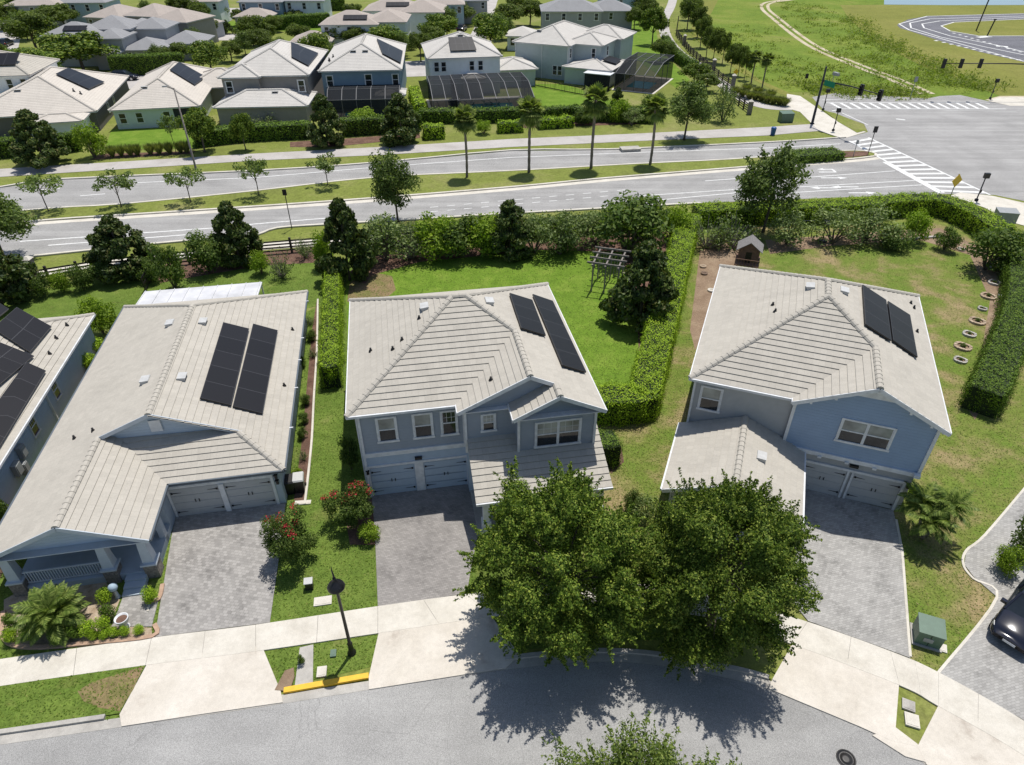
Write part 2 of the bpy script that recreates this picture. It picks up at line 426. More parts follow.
# ---- house fittings (parts of a house)
def window(par, face, x0, x1, z0, z1, y, panes=1, muntin=True, blind=True, mat='white', casing=.10):
    """double-hung window on the plane y=const (face -1 looks to -y, +1 to +y) or x=const ('x+', 'x-')"""
    mb = MB(); gl = MB(); bl = MB()
    def P(a, o, z):
        if face == 'y-': return (a, y - o, z)
        if face == 'y+': return (a, y + o, z)
        if face == 'x+': return (y + o, a, z)
        return (y - o, a, z)
    def bx(B, a0, a1, o0, o1, c0, c1, m=0):
        B.hexa([P(a0, o0, c0), P(a1, o0, c0), P(a1, o1, c0), P(a0, o1, c0), P(a0, o0, c1), P(a1, o0, c1), P(a1, o1, c1), P(a0, o1, c1)], m)
    c = casing
    bx(mb, x0 - c, x0, 0, .06, z0 - c, z1 + c); bx(mb, x1, x1 + c, 0, .06, z0 - c, z1 + c)
    bx(mb, x0, x1, 0, .06, z1, z1 + c); bx(mb, x0 - c * 1.4, x1 + c * 1.4, .0, .085, z0 - c * 1.3, z0 - .002)
    pw = (x1 - x0) / panes; zm = (z0 + z1) / 2
    for i in range(panes):
        a0, a1 = x0 + i * pw, x0 + (i + 1) * pw
        if i: bx(mb, a0 - .07, a0 + .07, .002, .055, z0, z1)
        bx(mb, a0 + .002, a1 - .002, .006, .045, zm - .035, zm + .035)
        for e0, e1 in ((a0 + .001, a0 + .045), (a1 - .045, a1 - .001)): bx(mb, e0, e1, .004, .035, z0 + .001, z1 - .001)
        if muntin:
            for q in (1, 2): xm = a0 + pw * q / 3; bx(mb, xm - .008, xm + .008, .012, .024, zm + .036, z1 - .001)
            bx(mb, a0 + .05, a1 - .05, .012, .03, (zm + z1) / 2 - .008, (zm + z1) / 2 + .008)
        for B, c0, c1 in ((gl, z0, zm), (bl if blind else gl, zm, z1)): B.poly([P(a0, .02, c0), P(a1, .02, c0), P(a1, .02, c1), P(a0, .02, c1)])
    w_ = mb.build('window', mat, par); gl.build('pane', 'glass', w_)
    if blind: bl.build('pane', 'blind', w_)
    return w_
def garage_door(par, x0, x1, z0, z1, y, mat):
    mb = MB(); mb.box(x0, x1, y + .02, y + .08, z0, z1)
    h = (z1 - z0) / 4; w3 = (x1 - x0) / 4
    for r in range(4):
        mb.box(x0 + .03, x1 - .03, y, y + .02, z0 + r * h + .03, z0 + (r + 1) * h - .03)
        for k in range(4): mb.box(x0 + k * w3 + .1, x0 + (k + 1) * w3 - .1, y - .004, y, z0 + r * h + .09, z0 + (r + 1) * h - .09)
    d = mb.build('garage_door', mat, par)
    for sx, xx in ((1, x0 + .05), (-1, x1 - .05)):
        for zz in (z0 + .35, z1 - .3):
            b = MB(); b.poly([(xx, y - .02, zz - .035), (xx, y - .02, zz + .035), (xx + sx * .55, y - .02, zz + .01), (xx + sx * .55, y - .02, zz - .01)])
            b.box(min(xx, xx + sx * .1), max(xx, xx + sx * .1), y - .035, y - .013, zz - .06, zz + .06); b.build('hinge', 'black', d)
    xm = (x0 + x1) / 2
    for sx in (-1, 1):
        b = MB(); b.box(xm + sx * .1 - .02, xm + sx * .1 + .02, y - .05, y - .013, z0 + 1.0, z0 + 1.2); b.build('handle', 'black', d)
    return d
def vent_box(par, p, n, sx=.66, sy=.46, mat='steel_white'):
    """low hooded roof vent sitting on a plane with normal n"""
    n = Vector(n).normalized(); u = Vector((0, 0, 1)).cross(n).normalized(); s = n.cross(u); p = Vector(p); mb = MB()
    h0, h1 = .27, .12
    q = [p + u * (a * sx / 2) + s * (b * sy / 2) + n * .0 for a, b in ((-1, -1), (1, -1), (1, 1), (-1, 1))]
    t = [q[0] + n * h0, q[1] + n * h0, q[2] + n * h1, q[3] + n * h1]
    mb.hexa(q + t); e = [p + u * (a * sx / 2 * .8) + s * (-sy / 2 - .004) + n * z for a, z in ((-1, .02), (1, .02), (1, .17), (-1, .17))]
    mb.poly(e, 1); return mb.build('roof_vent', [mat, 'black'], par)
def vent_pipe(par, p, h=.24, r=.06, mat='darkbronze'):
    mb = MB(); p = Vector(p); mb.lathe([(r * 2.4, -.05), (r * 1.6, .1), (r, .14), (r, h), (r * .7, h), (0, h - .02)], 10); 
    o = mb.build('vent_pipe', mat, par); o.location = p; return o
def solar(par, corners, nx, ny, th=.09):
    """rack of panels; corners a,b (top edge) c,d (bottom edge) on the slope"""
    a, b, c, d = [Vector(p) for p in corners]; n = (b - a).cross(d - a).normalized()
    if n.z < 0: n = -n
    mb = MB()
    a, b, c, d = [p + n * .13 for p in (a, b, c, d)]
    t = [p + n * th for p in (a, b, c, d)]
    mb.poly(t, 0, [(0, ny * 1.7), (nx, ny * 1.7), (nx, 0), (0, 0)])
    for i in range(4):
        j = (i + 1) % 4; mb.poly([(a, b, c, d)[i], (a, b, c, d)[j], t[j], t[i]], 1)
    mb.poly([d, c, b, a], 1)
    return mb.build('solar_panel', ['solar', 'black'], par)
def gutter(par, lines, mat='white', w=.12, h=.14):
    for a, b in lines: mb = MB(); mb.bar(a, b, w, h); mb.build('gutter', mat, par)
def fascia(par, lines, mat='white', w=.05, h=.22, name='fascia'):
    for a, b in lines: mb = MB(); mb.bar(a, b, w, h); mb.build(name, mat, par)
def sconce(par, x, y, z):
    mb = MB(); mb.box(x - .07, x + .07, y - .12, y - .02, z - .16, z + .1); mb.box(x - .1, x + .1, y - .16, y, z + .1, z + .14); mb.box(x - .05, x + .05, y - .03, y, z - .22, z + .14)
    return mb.build('wall_lamp', 'black', par)
# ================================================================ the three near houses (+ the edge of a fourth)
random.seed(3)
def wallq(mb, a, b, z0, z1, m=0): mb.poly([(a[0], a[1], z0), (b[0], b[1], z0), (b[0], b[1], z1), (a[0], a[1], z1)], m)
def loop(mb, pts, z0, z1, m=0):
    for i in range(len(pts)): wallq(mb, pts[i], pts[(i + 1) % len(pts)], z0, z1, m)
def soffit(par, polys, z, mat='white'):
    mb = MB()
    for p in polys: mb.extr([(x, y, z) for x, y in p], (0, 0, -.05))
    return mb.build('soffit', mat, par)
def corner(par, x, y, z0, z1, s=.13): mb = MB(); mb.box(x - s / 2, x + s / 2, y - s / 2, y + s / 2, z0, z1); mb.build('corner_board', 'white', par)

# ---------------------------------------------------------------- centre house, two storeys
H = thing('two_storey_house', 'grey two-storey house with white trim and two solar arrays, middle of three front houses', 'house', (-7.94, 27.66, 0), rad(10))
E_, Z_, R_ = 6.15, 9.22, 8.03; E2 = 7.37
rf = MB()
left = [(-.7, -.3, E_), (5.6, 6, Z_), (-.7, 12.3, E_)]
tiled(rf, left, E_); tiled(rf, [(-.7, 12.3, E_), (5.6, 6, Z_), (6.4, 6, Z_), (12.7, 12.3, E_)], E_)
tiled(rf, [(-.7, -.3, E_), (5.0, -.3, E_), (8.85, 3.55, R_), (6.4, 6, Z_), (5.6, 6, Z_)], E_)
tiled(rf, [(5.0, -.3, E_), (5.0, -1.0, E_), (8.85, -1.0, R_), (8.85, 3.55, R_)], E_)
tiled(rf, [(12.7, 12.3, E_), (6.4, 6, Z_), (8.85, 3.55, R_), (12.7, 3.55, E_)], E_)
tiled(rf, [(8.85, 3.55, R_), (8.85, -1.0, R_), (12.7, -1.0, E_), (12.7, 3.55, E_)], E_)
tiled(rf, [(10.2, -1.0, E2), (10.2, -2.1, E2), (12.7, -2.1, E_), (12.7, -1.0, E_)], E_)
tiled(rf, [(7.75, -2.1, E_), (10.2, -2.1, E2), (10.2, -.62, E2), (7.75, -.62, E_)], E_)
roof = rf.build('roof', 'tile', H)
for a, b in (((-.7, -.3, E_), (5.6, 6, Z_)), ((6.4, 6, Z_), (8.85, 3.55, R_)), ((8.85, -1.0, R_), (8.85, 3.55, R_)), ((10.2, -2.1, E2), (10.2, -1.0, E2)),
             ((5.6, 6, Z_), (6.4, 6, Z_)), ((-.7, 12.3, E_), (5.6, 6, Z_)), ((12.7, 12.3, E_), (6.4, 6, Z_))): ridges([(a, b)], 'tile', roof)
lr = MB(); zl_ = lambda y: 2.6 + (y + 4.15) * .4145
tiled(lr, [(5.45, -4.15, 2.6), (12.75, -4.15, 2.6), (12.75, -.6, zl_(-.6)), (5.45, -.6, zl_(-.6))], 2.6)
lr.build('porch_roof', 'tile', H)
w_ = MB()
loop(w_, [(-.15, 0), (5.45, 0), (5.45, -.65), (12.3, -.65), (12.3, 11.9), (-.15, 11.9)], 0, 3.12); w_.build('lower_wall', 'stucco_bg', H)
w_ = MB()
loop(w_, [(-.15, 0), (5.4, 0), (5.4, -.65), (8.15, -.65), (8.15, -1.65), (12.3, -1.65), (12.3, 11.9), (-.15, 11.9)], 3.12, 6.08)
w_.poly([(5.2, -.65, 6.08), (12.3, -.65, 6.08), (8.85, -.65, R_ - .12)]); w_.poly([(7.9, -1.65, 6.08), (12.4, -1.65, 6.08), (10.2, -1.65, E2 - .12)])
w_.poly([(8.15, -1.65, 2.9), (12.3, -1.65, 2.9), (12.3, -1.65, 3.12), (8.15, -1.65, 3.12)])
w_.build('upper_wall', 'lap_grey', H)
soffit(H, [[(-.65, -.25), (5.35, -.25), (5.35, .3), (12.65, .3), (12.65, 12.25), (-.65, 12.25)], [(5.05, -.95), (8.1, -.95), (8.1, .25), (5.4, .25), (5.4, -.3), (5.05, -.3)], [(8.15, -2.05), (12.65, -2.05), (12.65, .25), (8.15, .25)]], E_ - .08)
fascia(H, [((-.72, -.3, E_ - .05), (-.72, 12.3, E_ - .05)), ((12.72, -2.1, E_ - .05), (12.72, 12.3, E_ - .05)), ((5.0, -1.02, E_ - .06), (8.85, -1.02, R_ - .06)), ((8.85, -1.02, R_ - .06), (10.2, -1.02, E2 - .06)),
           ((7.75, -2.12, E_ - .06), (10.2, -2.12, E2 - .06)), ((10.2, -2.12, E2 - .06), (12.72, -2.12, E_ - .06)), ((7.72, -2.1, E_ - .05), (7.72, -.7, E_ - .05)), ((4.97, -1.0, E_ - .05), (4.97, -.3, E_ - .05))])
gutter(H, [((-.7, -.36, E_ - .03), (5.0, -.36, E_ - .03)), ((5.45, -4.2, 2.56), (12.75, -4.2, 2.56))])
for x, y, z0 in ((-.15, -.02, 0), (5.4, -.02, 3.3), (5.42, -.67, 3.12), (8.13, -1.67, 3.0), (12.3, -1.67, 3.0), (12.32, 11.9, 0)): corner(H, x, y, z0, 6.05)
tb = MB(); tb.box(-.22, 5.45, -.09, .0, 3.0, 3.28); tb.build('trim_band', 'white', H)
gs = MB(); gs.box(-.08, .0, -.05, .02, 0, 2.3); gs.box(2.49, 2.99, -.05, .0, 0, 2.18); gs.box(5.42, 5.5, -.05, .02, 0, 2.3); gs.box(-.08, 5.5, -.06, .0, 2.18, 2.34); gs.build('garage_surround', 'white', H)
for a in (0.02, 3.0): garage_door(H, a, a + 2.44, .03, 2.15, -.02, 'gdoor')
for x0, x1, mu in ((.8, 1.72, False), (2.72, 3.64, False), (4.22, 4.98, True)): window(H, 'y-', x0, x1, 4.05, 5.55, 0, muntin=mu, blind=not mu)
window(H, 'y-', 6.35, 6.98, 4.55, 5.55, -.65); window(H, 'y-', 9.1, 11.45, 3.85, 5.4, -1.65, panes=2)
for yy in (3, 7.5): window(H, 'x+', yy, yy + .9, 4.1, 5.5, 12.3); window(H, 'x-', yy, yy + .9, 4.1, 5.5, -.15)
solar(H, [(9.25, 8.05, 7.83), (10.72, 8.2, 7.12), (10.65, 3.88, 7.15), (9.17, 3.79, 7.87)], 1, 3)
solar(H, [(10.94, 9.15, 7.01), (12.3, 9.2, 6.35), (12.35, 1.0, 6.32), (10.93, .92, 7.02)], 1, 5)
nl, nr = (-.487, 0, 1), (.487, 0, 1)
vent_box(H, (4.05, 6.3, 8.47), nl); vent_box(H, (7.72, 6.1, 8.58), nr)
for p in ((.68, 4.68, 6.83), (1.96, 3.65, 7.45), (2.52, 4.1, 7.72), (6.97, .28, 7.11), (3.6, 5.4, 8.25)): vent_pipe(H, p)
sconce(H, -.11, 0, 1.95)
mb = MB(); mb.box(2.55, 2.95, -.16, -.02, 2.5, 2.66); mb.build('flood_lamp', 'black', H)
for x in (6.0, 9.0, 12.2): pc = MB(); pc.box(x - .17, x + .17, -3.95, -3.6, 0.15, 2.5); pc.box(x - .24, x + .24, -4.02, -3.53, .15, .95); pc.build('porch_column', 'white', H)
mb = MB(); mb.box(5.5, 12.5, -4.0, -.66, .02, .15); mb.build('porch_floor', 'concrete_d', H)
mb = MB(); mb.box(7.2, 8.2, -.74, -.66, .16, 2.3); mb.build('front_door', 'white', H)
window(H, 'y-', 9.4, 11.4, .9, 2.3, -.65, panes=2)
mb = MB(); mb.box(4.2, 8.6, 11.95, 17.2, 2.55, 2.67); mb.box(4.2, 8.6, 17.1, 17.2, 2.67, 2.8)
for x in (4.3, 8.3): mb.box(x - .06, x + .06, 17.0, 17.15, 0, 2.55)
mb.build('lanai_roof', 'darkbronze', H)
for x, y in ((-.3, .25), (12.42, .1)): mb = MB(); mb.box(x - .04, x + .04, y - .05, y + .05, .1, 6.0); mb.build('downspout', 'white', H)

# ---------------------------------------------------------------- right house
H = thing('two_storey_house', 'two-storey house with royal blue siding above the garage, rightmost of three front houses', 'house', (16.93, 28.23, 0), rad(-20.5))
E_, Z_, R_ = 6.2, 9.35, 8.03; cx = -.97
rf = MB(); L_, Rr, gx, F_, Bk = -7.44, 5.5, 1.75, -.2, 14.8
ay, by = 6.27, 8.33
tiled(rf, [(L_, F_, E_), (cx, ay, Z_), (cx, by, Z_), (L_, Bk, E_)], E_)
tiled(rf, [(L_, Bk, E_), (cx, by, Z_), (Rr, Bk, E_)], E_)
gy = ay - (gx - cx)
tiled(rf, [(L_, F_, E_), (-2.0, F_, E_), (gx, gy, R_), (cx, ay, Z_)], E_)
tiled(rf, [(-2.0, F_, E_), (-2.0, -.5, E_), (gx, -.5, R_), (gx, gy, R_)], E_)
tiled(rf, [(cx, ay, Z_), (gx, gy, R_), (Rr, gy, E_), (Rr, Bk, E_), (cx, by, Z_)], E_)
tiled(rf, [(gx, gy, R_), (gx, -.5, R_), (Rr, -.5, E_), (Rr, gy, E_)], E_)
roof = rf.build('roof', 'tile', H)
for a, b in (((L_, F_, E_), (cx, ay, Z_)), ((cx, ay, Z_), (cx, by, Z_)), ((cx, ay, Z_), (gx, gy, R_)), ((gx, -.5, R_), (gx, gy, R_)), ((L_, Bk, E_), (cx, by, Z_)), ((Rr, Bk, E_), (cx, by, Z_))): ridges([(a, b)], 'tile', roof)
pr = MB(); pz = 4.25; tiled(pr, [(-7.5, -5.85, 2.8), (-4.05, -5.85, pz), (-4.05, .02, pz), (-7.5, .02, 2.8)], 2.8)
tiled(pr, [(-4.05, -5.85, pz), (-.6, -5.85, 2.8), (-.6, .02, 2.8), (-4.05, .02, pz)], 2.8)
pro = pr.build('porch_roof', 'tile', H); ridges([((-4.05, -5.85, pz), (-4.05, -.1, pz))], 'tile', pro)
w_ = MB(); loop(w_, [(-7.1, 0.02), (-7.1, -5.4), (-1.0, -5.4), (-1.0, .02)], 0, 2.75); w_.poly([(-7.1, -5.4, 2.75), (-1.0, -5.4, 2.75), (-4.05, -5.4, pz - .1)]); w_.build('porch_wall', 'stucco_g', H)
w_ = MB(); loop(w_, [(-7.1, .05), (5.05, .05), (5.05, 14.4), (-7.1, 14.4)], 0, 3.0); w_.build('lower_wall', 'stucco_g', H)
w_ = MB(); loop(w_, [(-7.1, .05), (-1.75, .05), (-1.75, 14.4), (-7.1, 14.4)], 3.0, 6.15); w_.build('upper_wall', 'stucco_g', H)
w_ = MB(); wallq(w_, (-1.75, -.1), (5.1, -.1), 2.9, 6.15); wallq(w_, (5.1, -.1), (5.1, 14.4), 2.9, 6.15); wallq(w_, (-1.75, .05), (-1.75, -.1), 2.9, 6.15); w_.poly([(-1.9, -.1, 6.15), (5.3, -.1, 6.15), (gx, -.1, R_ - .1)])
w_.build('blue_wall', 'lap_blue', H)
soffit(H, [[(L_ + .05, F_ + .05), (-1.8, F_ + .05), (-1.8, Bk - .05), (L_ + .05, Bk - .05)], [(5.15, -.45), (5.45, -.45), (5.45, Bk), (5.15, Bk)]], E_ - .1)
fascia(H, [((-2.0, -.52, E_ - .08), (gx, -.52, R_ - .08)), ((gx, -.52, R_ - .08), (Rr, -.52, E_ - .08)), ((Rr + .02, -.5, E_ - .05), (Rr + .02, Bk, E_ - .05)), ((L_ - .02, F_, E_ - .05), (L_ - .02, Bk, E_ - .05)), ((-2.02, -.5, E_ - .05), (-2.02, F_, E_ - .05)),
           ((-7.5, -5.87, 2.72), (-4.05, -5.87, pz - .08)), ((-4.05, -5.87, pz - .08), (-.6, -5.87, 2.72))])
mb = MB(); gz = 7.2; mb.extr([(gx - 1.55, -.14, gz), (gx + 1.55, -.14, gz), (gx, -.14, R_ - .1)], (0, -.08, 0))
mb.build('gable_panel', 'white', H)
for x in (-1.1, 0, 3.5, 4.6, gx): mb = MB(); zz = R_ - abs(x - gx) * .487 - .2; mb.box(x - .06, x + .06, -.5, -.1, zz - .14, zz); mb.build('gable_bracket', 'white', H)
gutter(H, [((L_, F_ - .06, E_ - .03), (-2.05, F_ - .06, E_ - .03)), ((-.55, -5.85, 2.76), (-.55, 0, 2.76)), ((-7.55, -5.85, 2.76), (-7.55, 0, 2.76))])
corner(H, -1.78, -.1, 2.95, 6.1, .16); corner(H, 5.1, -.1, 2.95, 6.1, .16); corner(H, -7.1, .0, 0, 6.1, .12)
tb = MB(); tb.box(-1.85, 5.2, -.2, -.1, 2.78, 3.04)
for x in (.2, 1.6, 3.0): tb.box(x - .1, x + .1, -.3, -.2, 2.72, 2.84)
tb.build('trim_band', 'white', H)
gs = MB(); gs.box(-.5, -.38, -.05, .04, 0, 2.2); gs.box(1.86, 1.98, -.05, .04, 0, 2.05); gs.box(2.1, 2.22, -.05, .04, 0, 2.05); gs.box(4.66, 4.8, -.05, .04, 0, 2.2); gs.box(-.5, 4.8, -.06, .04, 2.05, 2.2); gs.build('garage_surround', 'white', H)
garage_door(H, -.38, 1.85, .03, 2.04, .0, 'gdoor_w'); garage_door(H, 2.23, 4.65, .03, 2.04, .0, 'gdoor_w')
window(H, 'y-', -6.65, -5.6, 4.2, 5.65, .05, muntin=False); window(H, 'y-', .75, 3.2, 4.15, 5.5, -.1, panes=2, muntin=False)
for yy in (3, 8): window(H, 'x+', yy, yy + .9, 4.1, 5.5, 5.1); window(H, 'x-', yy, yy + .9, 4.1, 5.5, -7.1)
window(H, 'y-', -5.2, -2.9, .9, 2.3, -5.4, panes=2)
solar(H, [(1.16, 10.25, 8.31), (2.70, 10.2, 7.56), (2.63, 5.11, 7.6), (1.08, 5.09, 8.35)], 1, 3); solar(H, [(2.83, 10.22, 7.5), (4.28, 10.24, 6.79), (4.2, 5.13, 6.83), (2.75, 5.3, 7.54)], 1, 3)
vent_box(H, (-.05, 8.0, 8.9), nr); vent_box(H, (-1.82, 7.8, 8.94), nl); vent_box(H, (-3.0, -2.7, 3.81), (.42, 0, 1))
for p in ((4.72, 12.6, 6.57), (4.9, 12.2, 6.48), (4.73, 8.87, 6.57), (-3.77, 6.52, 7.98), (-3.6, 5.6, 8.06)): vent_pipe(H, p)
sconce(H, 4.95, .05, 1.95); mb = MB(); mb.box(1.85, 2.3, -.1, .04, 2.4, 2.55); mb.build('flood_lamp', 'black', H)
mb = MB(); mb.box(4.85, 5.15, -.45, -.2, 2.9, 3.1); mb.build('security_camera', 'white', H)
mb = MB(); mb.box(-4.9, 2.6, 14.45, 19.3, 2.5, 2.62); mb.box(-4.9, 2.6, 19.2, 19.3, 2.62, 2.75)
for x in (-4.7, 2.4): mb.box(x - .06, x + .06, 19.1, 19.25, 0, 2.5)
mb.build('lanai_roof', 'darkbronze', H)

# ---------------------------------------------------------------- left house, one storey with a porch
H = thing('porch_house', 'single-storey grey-blue house with deep front porch, blue gable and twin solar arrays', 'house', (-18.56, 26.05, 0), rad(10.5))
E_, Z_, rx, ry = 2.8, 5.6, -.42, 14.2
rf = MB(); L_, Rr = -7.1, 6.27; kL, kR = 2.8 / 6.68, 2.8 / 6.69
zL = lambda x: Z_ + (x - rx) * kL; zR = lambda x: Z_ - (x - rx) * kR
px_, pzr = -3.3, zL(-3.3)
tiled(rf, [(L_, 20.3, E_), (L_, 2.2, E_), (rx, 2.2, Z_), (rx, ry, Z_)], E_)
tiled(rf, [(L_, 2.2, E_), (L_, -4.25, E_), (px_, -4.25, pzr), (px_, 2.2, pzr)], E_)
tiled(rf, [(L_, 20.3, E_), (rx, ry, Z_), (Rr, 20.3, E_)], E_)
hx = 3.85; hy = -.35 + (Rr - hx)
tiled(rf, [(Rr, 20.3, E_), (rx, ry, Z_), (rx, hy, Z_), (hx, hy, zR(hx)), (Rr, -.35, E_)], E_)
# front slope over the garage and the porch slope that meets it in a valley
ix = .28; kP = (pzr - E_) / (ix - px_); kF = kR; wy = 2.5
vz = E_ + kF * (wy + .35); vx = ix - (vz - E_) / kP
tiled(rf, [(ix, -.35, E_), (Rr, -.35, E_), (hx, hy, zR(hx)), (hx, wy, zR(hx)), (vx, wy, vz)], E_)
tiled(rf, [(px_, -4.25, pzr), (ix, -4.25, E_), (ix, -.35, E_), (vx, wy, vz), (px_, wy, pzr)], E_)
roof = rf.build('roof', 'tile', H)
for a, b in (((rx, 2.15, Z_), (rx, ry, Z_)), ((px_, -4.25, pzr), (px_, 2.2, pzr)), ((Rr, -.35, E_), (hx, hy, zR(hx))), ((L_, 20.3, E_), (rx, ry, Z_)), ((Rr, 20.3, E_), (rx, ry, Z_))): ridges([(a, b)], 'tile', roof)
gb = MB(); gb.poly([(-3.4, wy + .02, 4.0), (4.0, wy + .02, 3.6), (4.0, wy + .02, zR(4.0) - .05), (rx, wy + .02, Z_ - .06), (-3.4, wy + .02, zL(-3.4) - .05)]); gb.build('gable', 'lap_slate', H); gb = MB()
gb.poly([(L_ + .3, -3.75, 2.5), (ix - .2, -3.75, 2.5), (ix - .2, -3.75, 2.75), (px_, -3.75, pzr - .1), (L_ + .3, -3.75, 2.72)]); gb.build('gable', 'lap_slate', H)
fascia(H, [((-3.45, 2.16, zL(-3.45) - .04), (rx, 2.16, Z_ - .04)), ((rx, 2.16, Z_ - .04), (hx + .1, 2.16, zR(hx + .1) - .04)), ((L_, -4.27, E_ - .06), (px_, -4.27, pzr - .06)), ((px_, -4.27, pzr - .06), (ix, -4.27, E_ - .06))], 'bluetrim')
mb = MB(); mb.box(-.68, -.08, 2.42, 2.5, 4.25, 5.0); mb.build('gable_vent', 'white', H)
gutter(H, [((Rr + .06, -.4, E_ - .02), (Rr + .06, 20.3, E_ - .02)), ((ix, -.41, E_ - .02), (Rr, -.41, E_ - .02)), ((ix + .06, -4.25, E_ - .02), (ix + .06, -.4, E_ - .02)), ((L_ - .06, -4.25, E_ - .02), (L_ - .06, 20.3, E_ - .02))], 'gutter_dark')
for y in (18.6, 13.2, 10.4, 7.2, 3.2): mb = MB(); mb.box(Rr + .0, Rr + .22, y, y + .07, E_ - .03, E_ + .06); mb.build('gutter_strap', 'white', H)
soffit(H, [[(5.9, -.3), (Rr, -.3), (Rr, 20.2), (5.9, 20.2)], [(.3, -.3), (5.9, -.3), (5.9, .3), (.3, .3)], [(L_ + .1, -4.2), (ix, -4.2), (ix, .3), (L_ + .1, .3)]], E_ - .12, 'bluetrim')
w_ = MB(); loop(w_, [(-.1, 0), (5.85, 0), (5.85, 19.9), (L_ + .4, 19.9), (L_ + .4, -.9), (-.1, -.9)], 0, 2.72); w_.build('wall', 'stucco_slate', H)
gs = MB(); gs.box(-.06, .06, -.05, .0, 0, 2.2); gs.box(2.62, 2.9, -.12, .0, 0, 2.12); gs.box(5.35, 5.5, -.05, .0, 0, 2.2); gs.box(-.06, 5.5, -.06, 0, 2.12, 2.3); gs.build('garage_surround', 'white', H)
garage_door(H, .07, 2.6, .03, 2.1, -.03, 'gdoor_w'); garage_door(H, 2.91, 5.34, .03, 2.1, -.03, 'gdoor_w')
sconce(H, 5.68, 0, 1.75); sconce(H, 5.68, 0, 2.15)
# porch: floor, steps, stone plinths, tapered columns, rail
mb = MB(); mb.box(-6.75, -.1, -4.0, -.9, 0, .45); mb.build('porch_floor', 'stucco_slate', H)
for k in range(3):
    mb = MB(); mb.box(-1.55, -.55, -4.0 - .38 * (k + 1), -4.002 - .38 * k, 0, .34 - .11 * k); mb.build('step', 'stucco_slate', H)
for x in (-6.4, -2.15, -.28):
    mb = MB(); mb.box(x - .32, x + .32, -4.15, -3.5, 0, .95); pl = mb.build('column_plinth', 'stone', H)
    mb = MB(); mb.box(x - .38, x + .38, -4.21, -3.44, .95, 1.05); mb.build('plinth_cap', 'bluetrim', pl)
    mb = MB(); mb.hexa([(x - .27, -4.08, 1.05), (x + .27, -4.08, 1.05), (x + .27, -3.55, 1.05), (x - .27, -3.55, 1.05), (x - .19, -4.0, 2.5), (x + .19, -4.0, 2.5), (x + .19, -3.63, 2.5), (x - .19, -3.63, 2.5)]); mb.build('column', 'bluetrim', H)
mb = MB(); mb.box(-.4, -.1, -1.9, -1.55, 0, 2.6); mb.build('pilaster', 'bluetrim', H)
mb = MB(); mb.box(-6.05, -2.5, -3.86, -3.78, 1.28, 1.36); mb.box(-6.05, -2.5, -3.85, -3.79, .55, .61)
for i in range(28): x = -6.0 + i * .128; mb.box(x, x + .045, -3.84, -3.8, .61, 1.28)
mb.build('railing', 'bluetrim', H)
window(H, 'y-', -5.9, -3.2, 1.1, 2.2, -.9, panes=2); mb = MB(); mb.box(-1.6, -.6, -.98, -.9, .46, 2.5); mb.build('front_door', 'darkbronze', H)
solar(H, [(1.57, 12.7, 4.75), (3.1, 12.66, 4.11), (3.16, 4.1, 4.09), (1.6, 4.22, 4.74)], 1, 5); solar(H, [(3.25, 13.4, 4.05), (4.77, 13.3, 3.41), (4.78, 3.9, 3.41), (3.24, 4.05, 4.05)], 1, 5)
nl, nr = (-kL, 0, 1), (kR, 0, 1)
for p, n in (((.46, 12.4, zR(.46)), nr), ((.42, 5.98, zR(.42)), nr), ((-1.61, 12.8, zL(-1.61)), nl), ((-1.58, 6.25, zL(-1.58)), nl)): vent_box(H, p, n)
for x, y in ((5.69, 14.07), (5.7, 7.25)): vent_pipe(H, (x, y, zR(x)))
for x, y in ((-5.08, 3.37), (-3.9, 3.2)): vent_pipe(H, (x, y, zL(x)))
mb = MB(); y0, y1 = 20.4, 23.5
mb.hexa([(-6.6, y0, 2.52), (2.45, y0, 2.52), (2.45, y1, 2.3), (-6.6, y1, 2.3), (-6.6, y0, 2.6), (2.45, y0, 2.6), (2.45, y1, 2.38), (-6.6, y1, 2.38)])
for k in range(9): x = -6.5 + k * 1.1; mb.bar((x, y0, 2.63), (x, y1, 2.41), .05, .07)
pr = mb.build('patio_roof', 'patio', H)
for x in (-6.5, -2, 2.35): mb = MB(); mb.box(x - .05, x + .05, y1 - .15, y1 - .05, 0, 2.3); mb.build('patio_post', 'white', H)

# ---------------------------------------------------------------- far-left house, only its right side in the picture
H = thing('slate_house', 'slate-blue single-storey house cut off by the left edge, dark solar racks on its pale roof', 'house', (-18.56, 26.05, 0), rad(10.5))
rf = MB(); ex, rx2, E_, k_ = -9.1, -15.3, 2.75, .42
zr_ = lambda x: E_ + (ex - x) * k_
tiled(rf, [(ex, 19.6, E_), (ex, -6, E_), (rx2, -6, zr_(rx2)), (rx2, 13.4, zr_(rx2))], E_)
tiled(rf, [(ex, 19.6, E_), (rx2, 13.4, zr_(rx2)), (2 * rx2 - ex, 19.6, E_)], E_); tiled(rf, [(rx2, 13.4, zr_(rx2)), (rx2, -6, zr_(rx2)), (2 * rx2 - ex, -6, E_), (2 * rx2 - ex, 19.6, E_)], E_)
roof = rf.build('roof', 'tile', H); ridges([((ex, 19.6, E_), (rx2, 13.4, zr_(rx2))), ((rx2, -6, zr_(rx2)), (rx2, 13.4, zr_(rx2)))], 'tile', roof); w_ = MB(); loop(w_, [(-9.5, -5.7), (-9.5, 19.2), (-21, 19.2), (-21, -5.7)], 0, 2.72); w_.build('wall', 'lap_slate', H)
gutter(H, [((ex + .05, -6, E_ - .03), (ex + .05, 19.6, E_ - .03))]); soffit(H, [[(-9.5, -5.9), (ex, -5.9), (ex, 19.5), (-9.5, 19.5)]], E_ - .1)
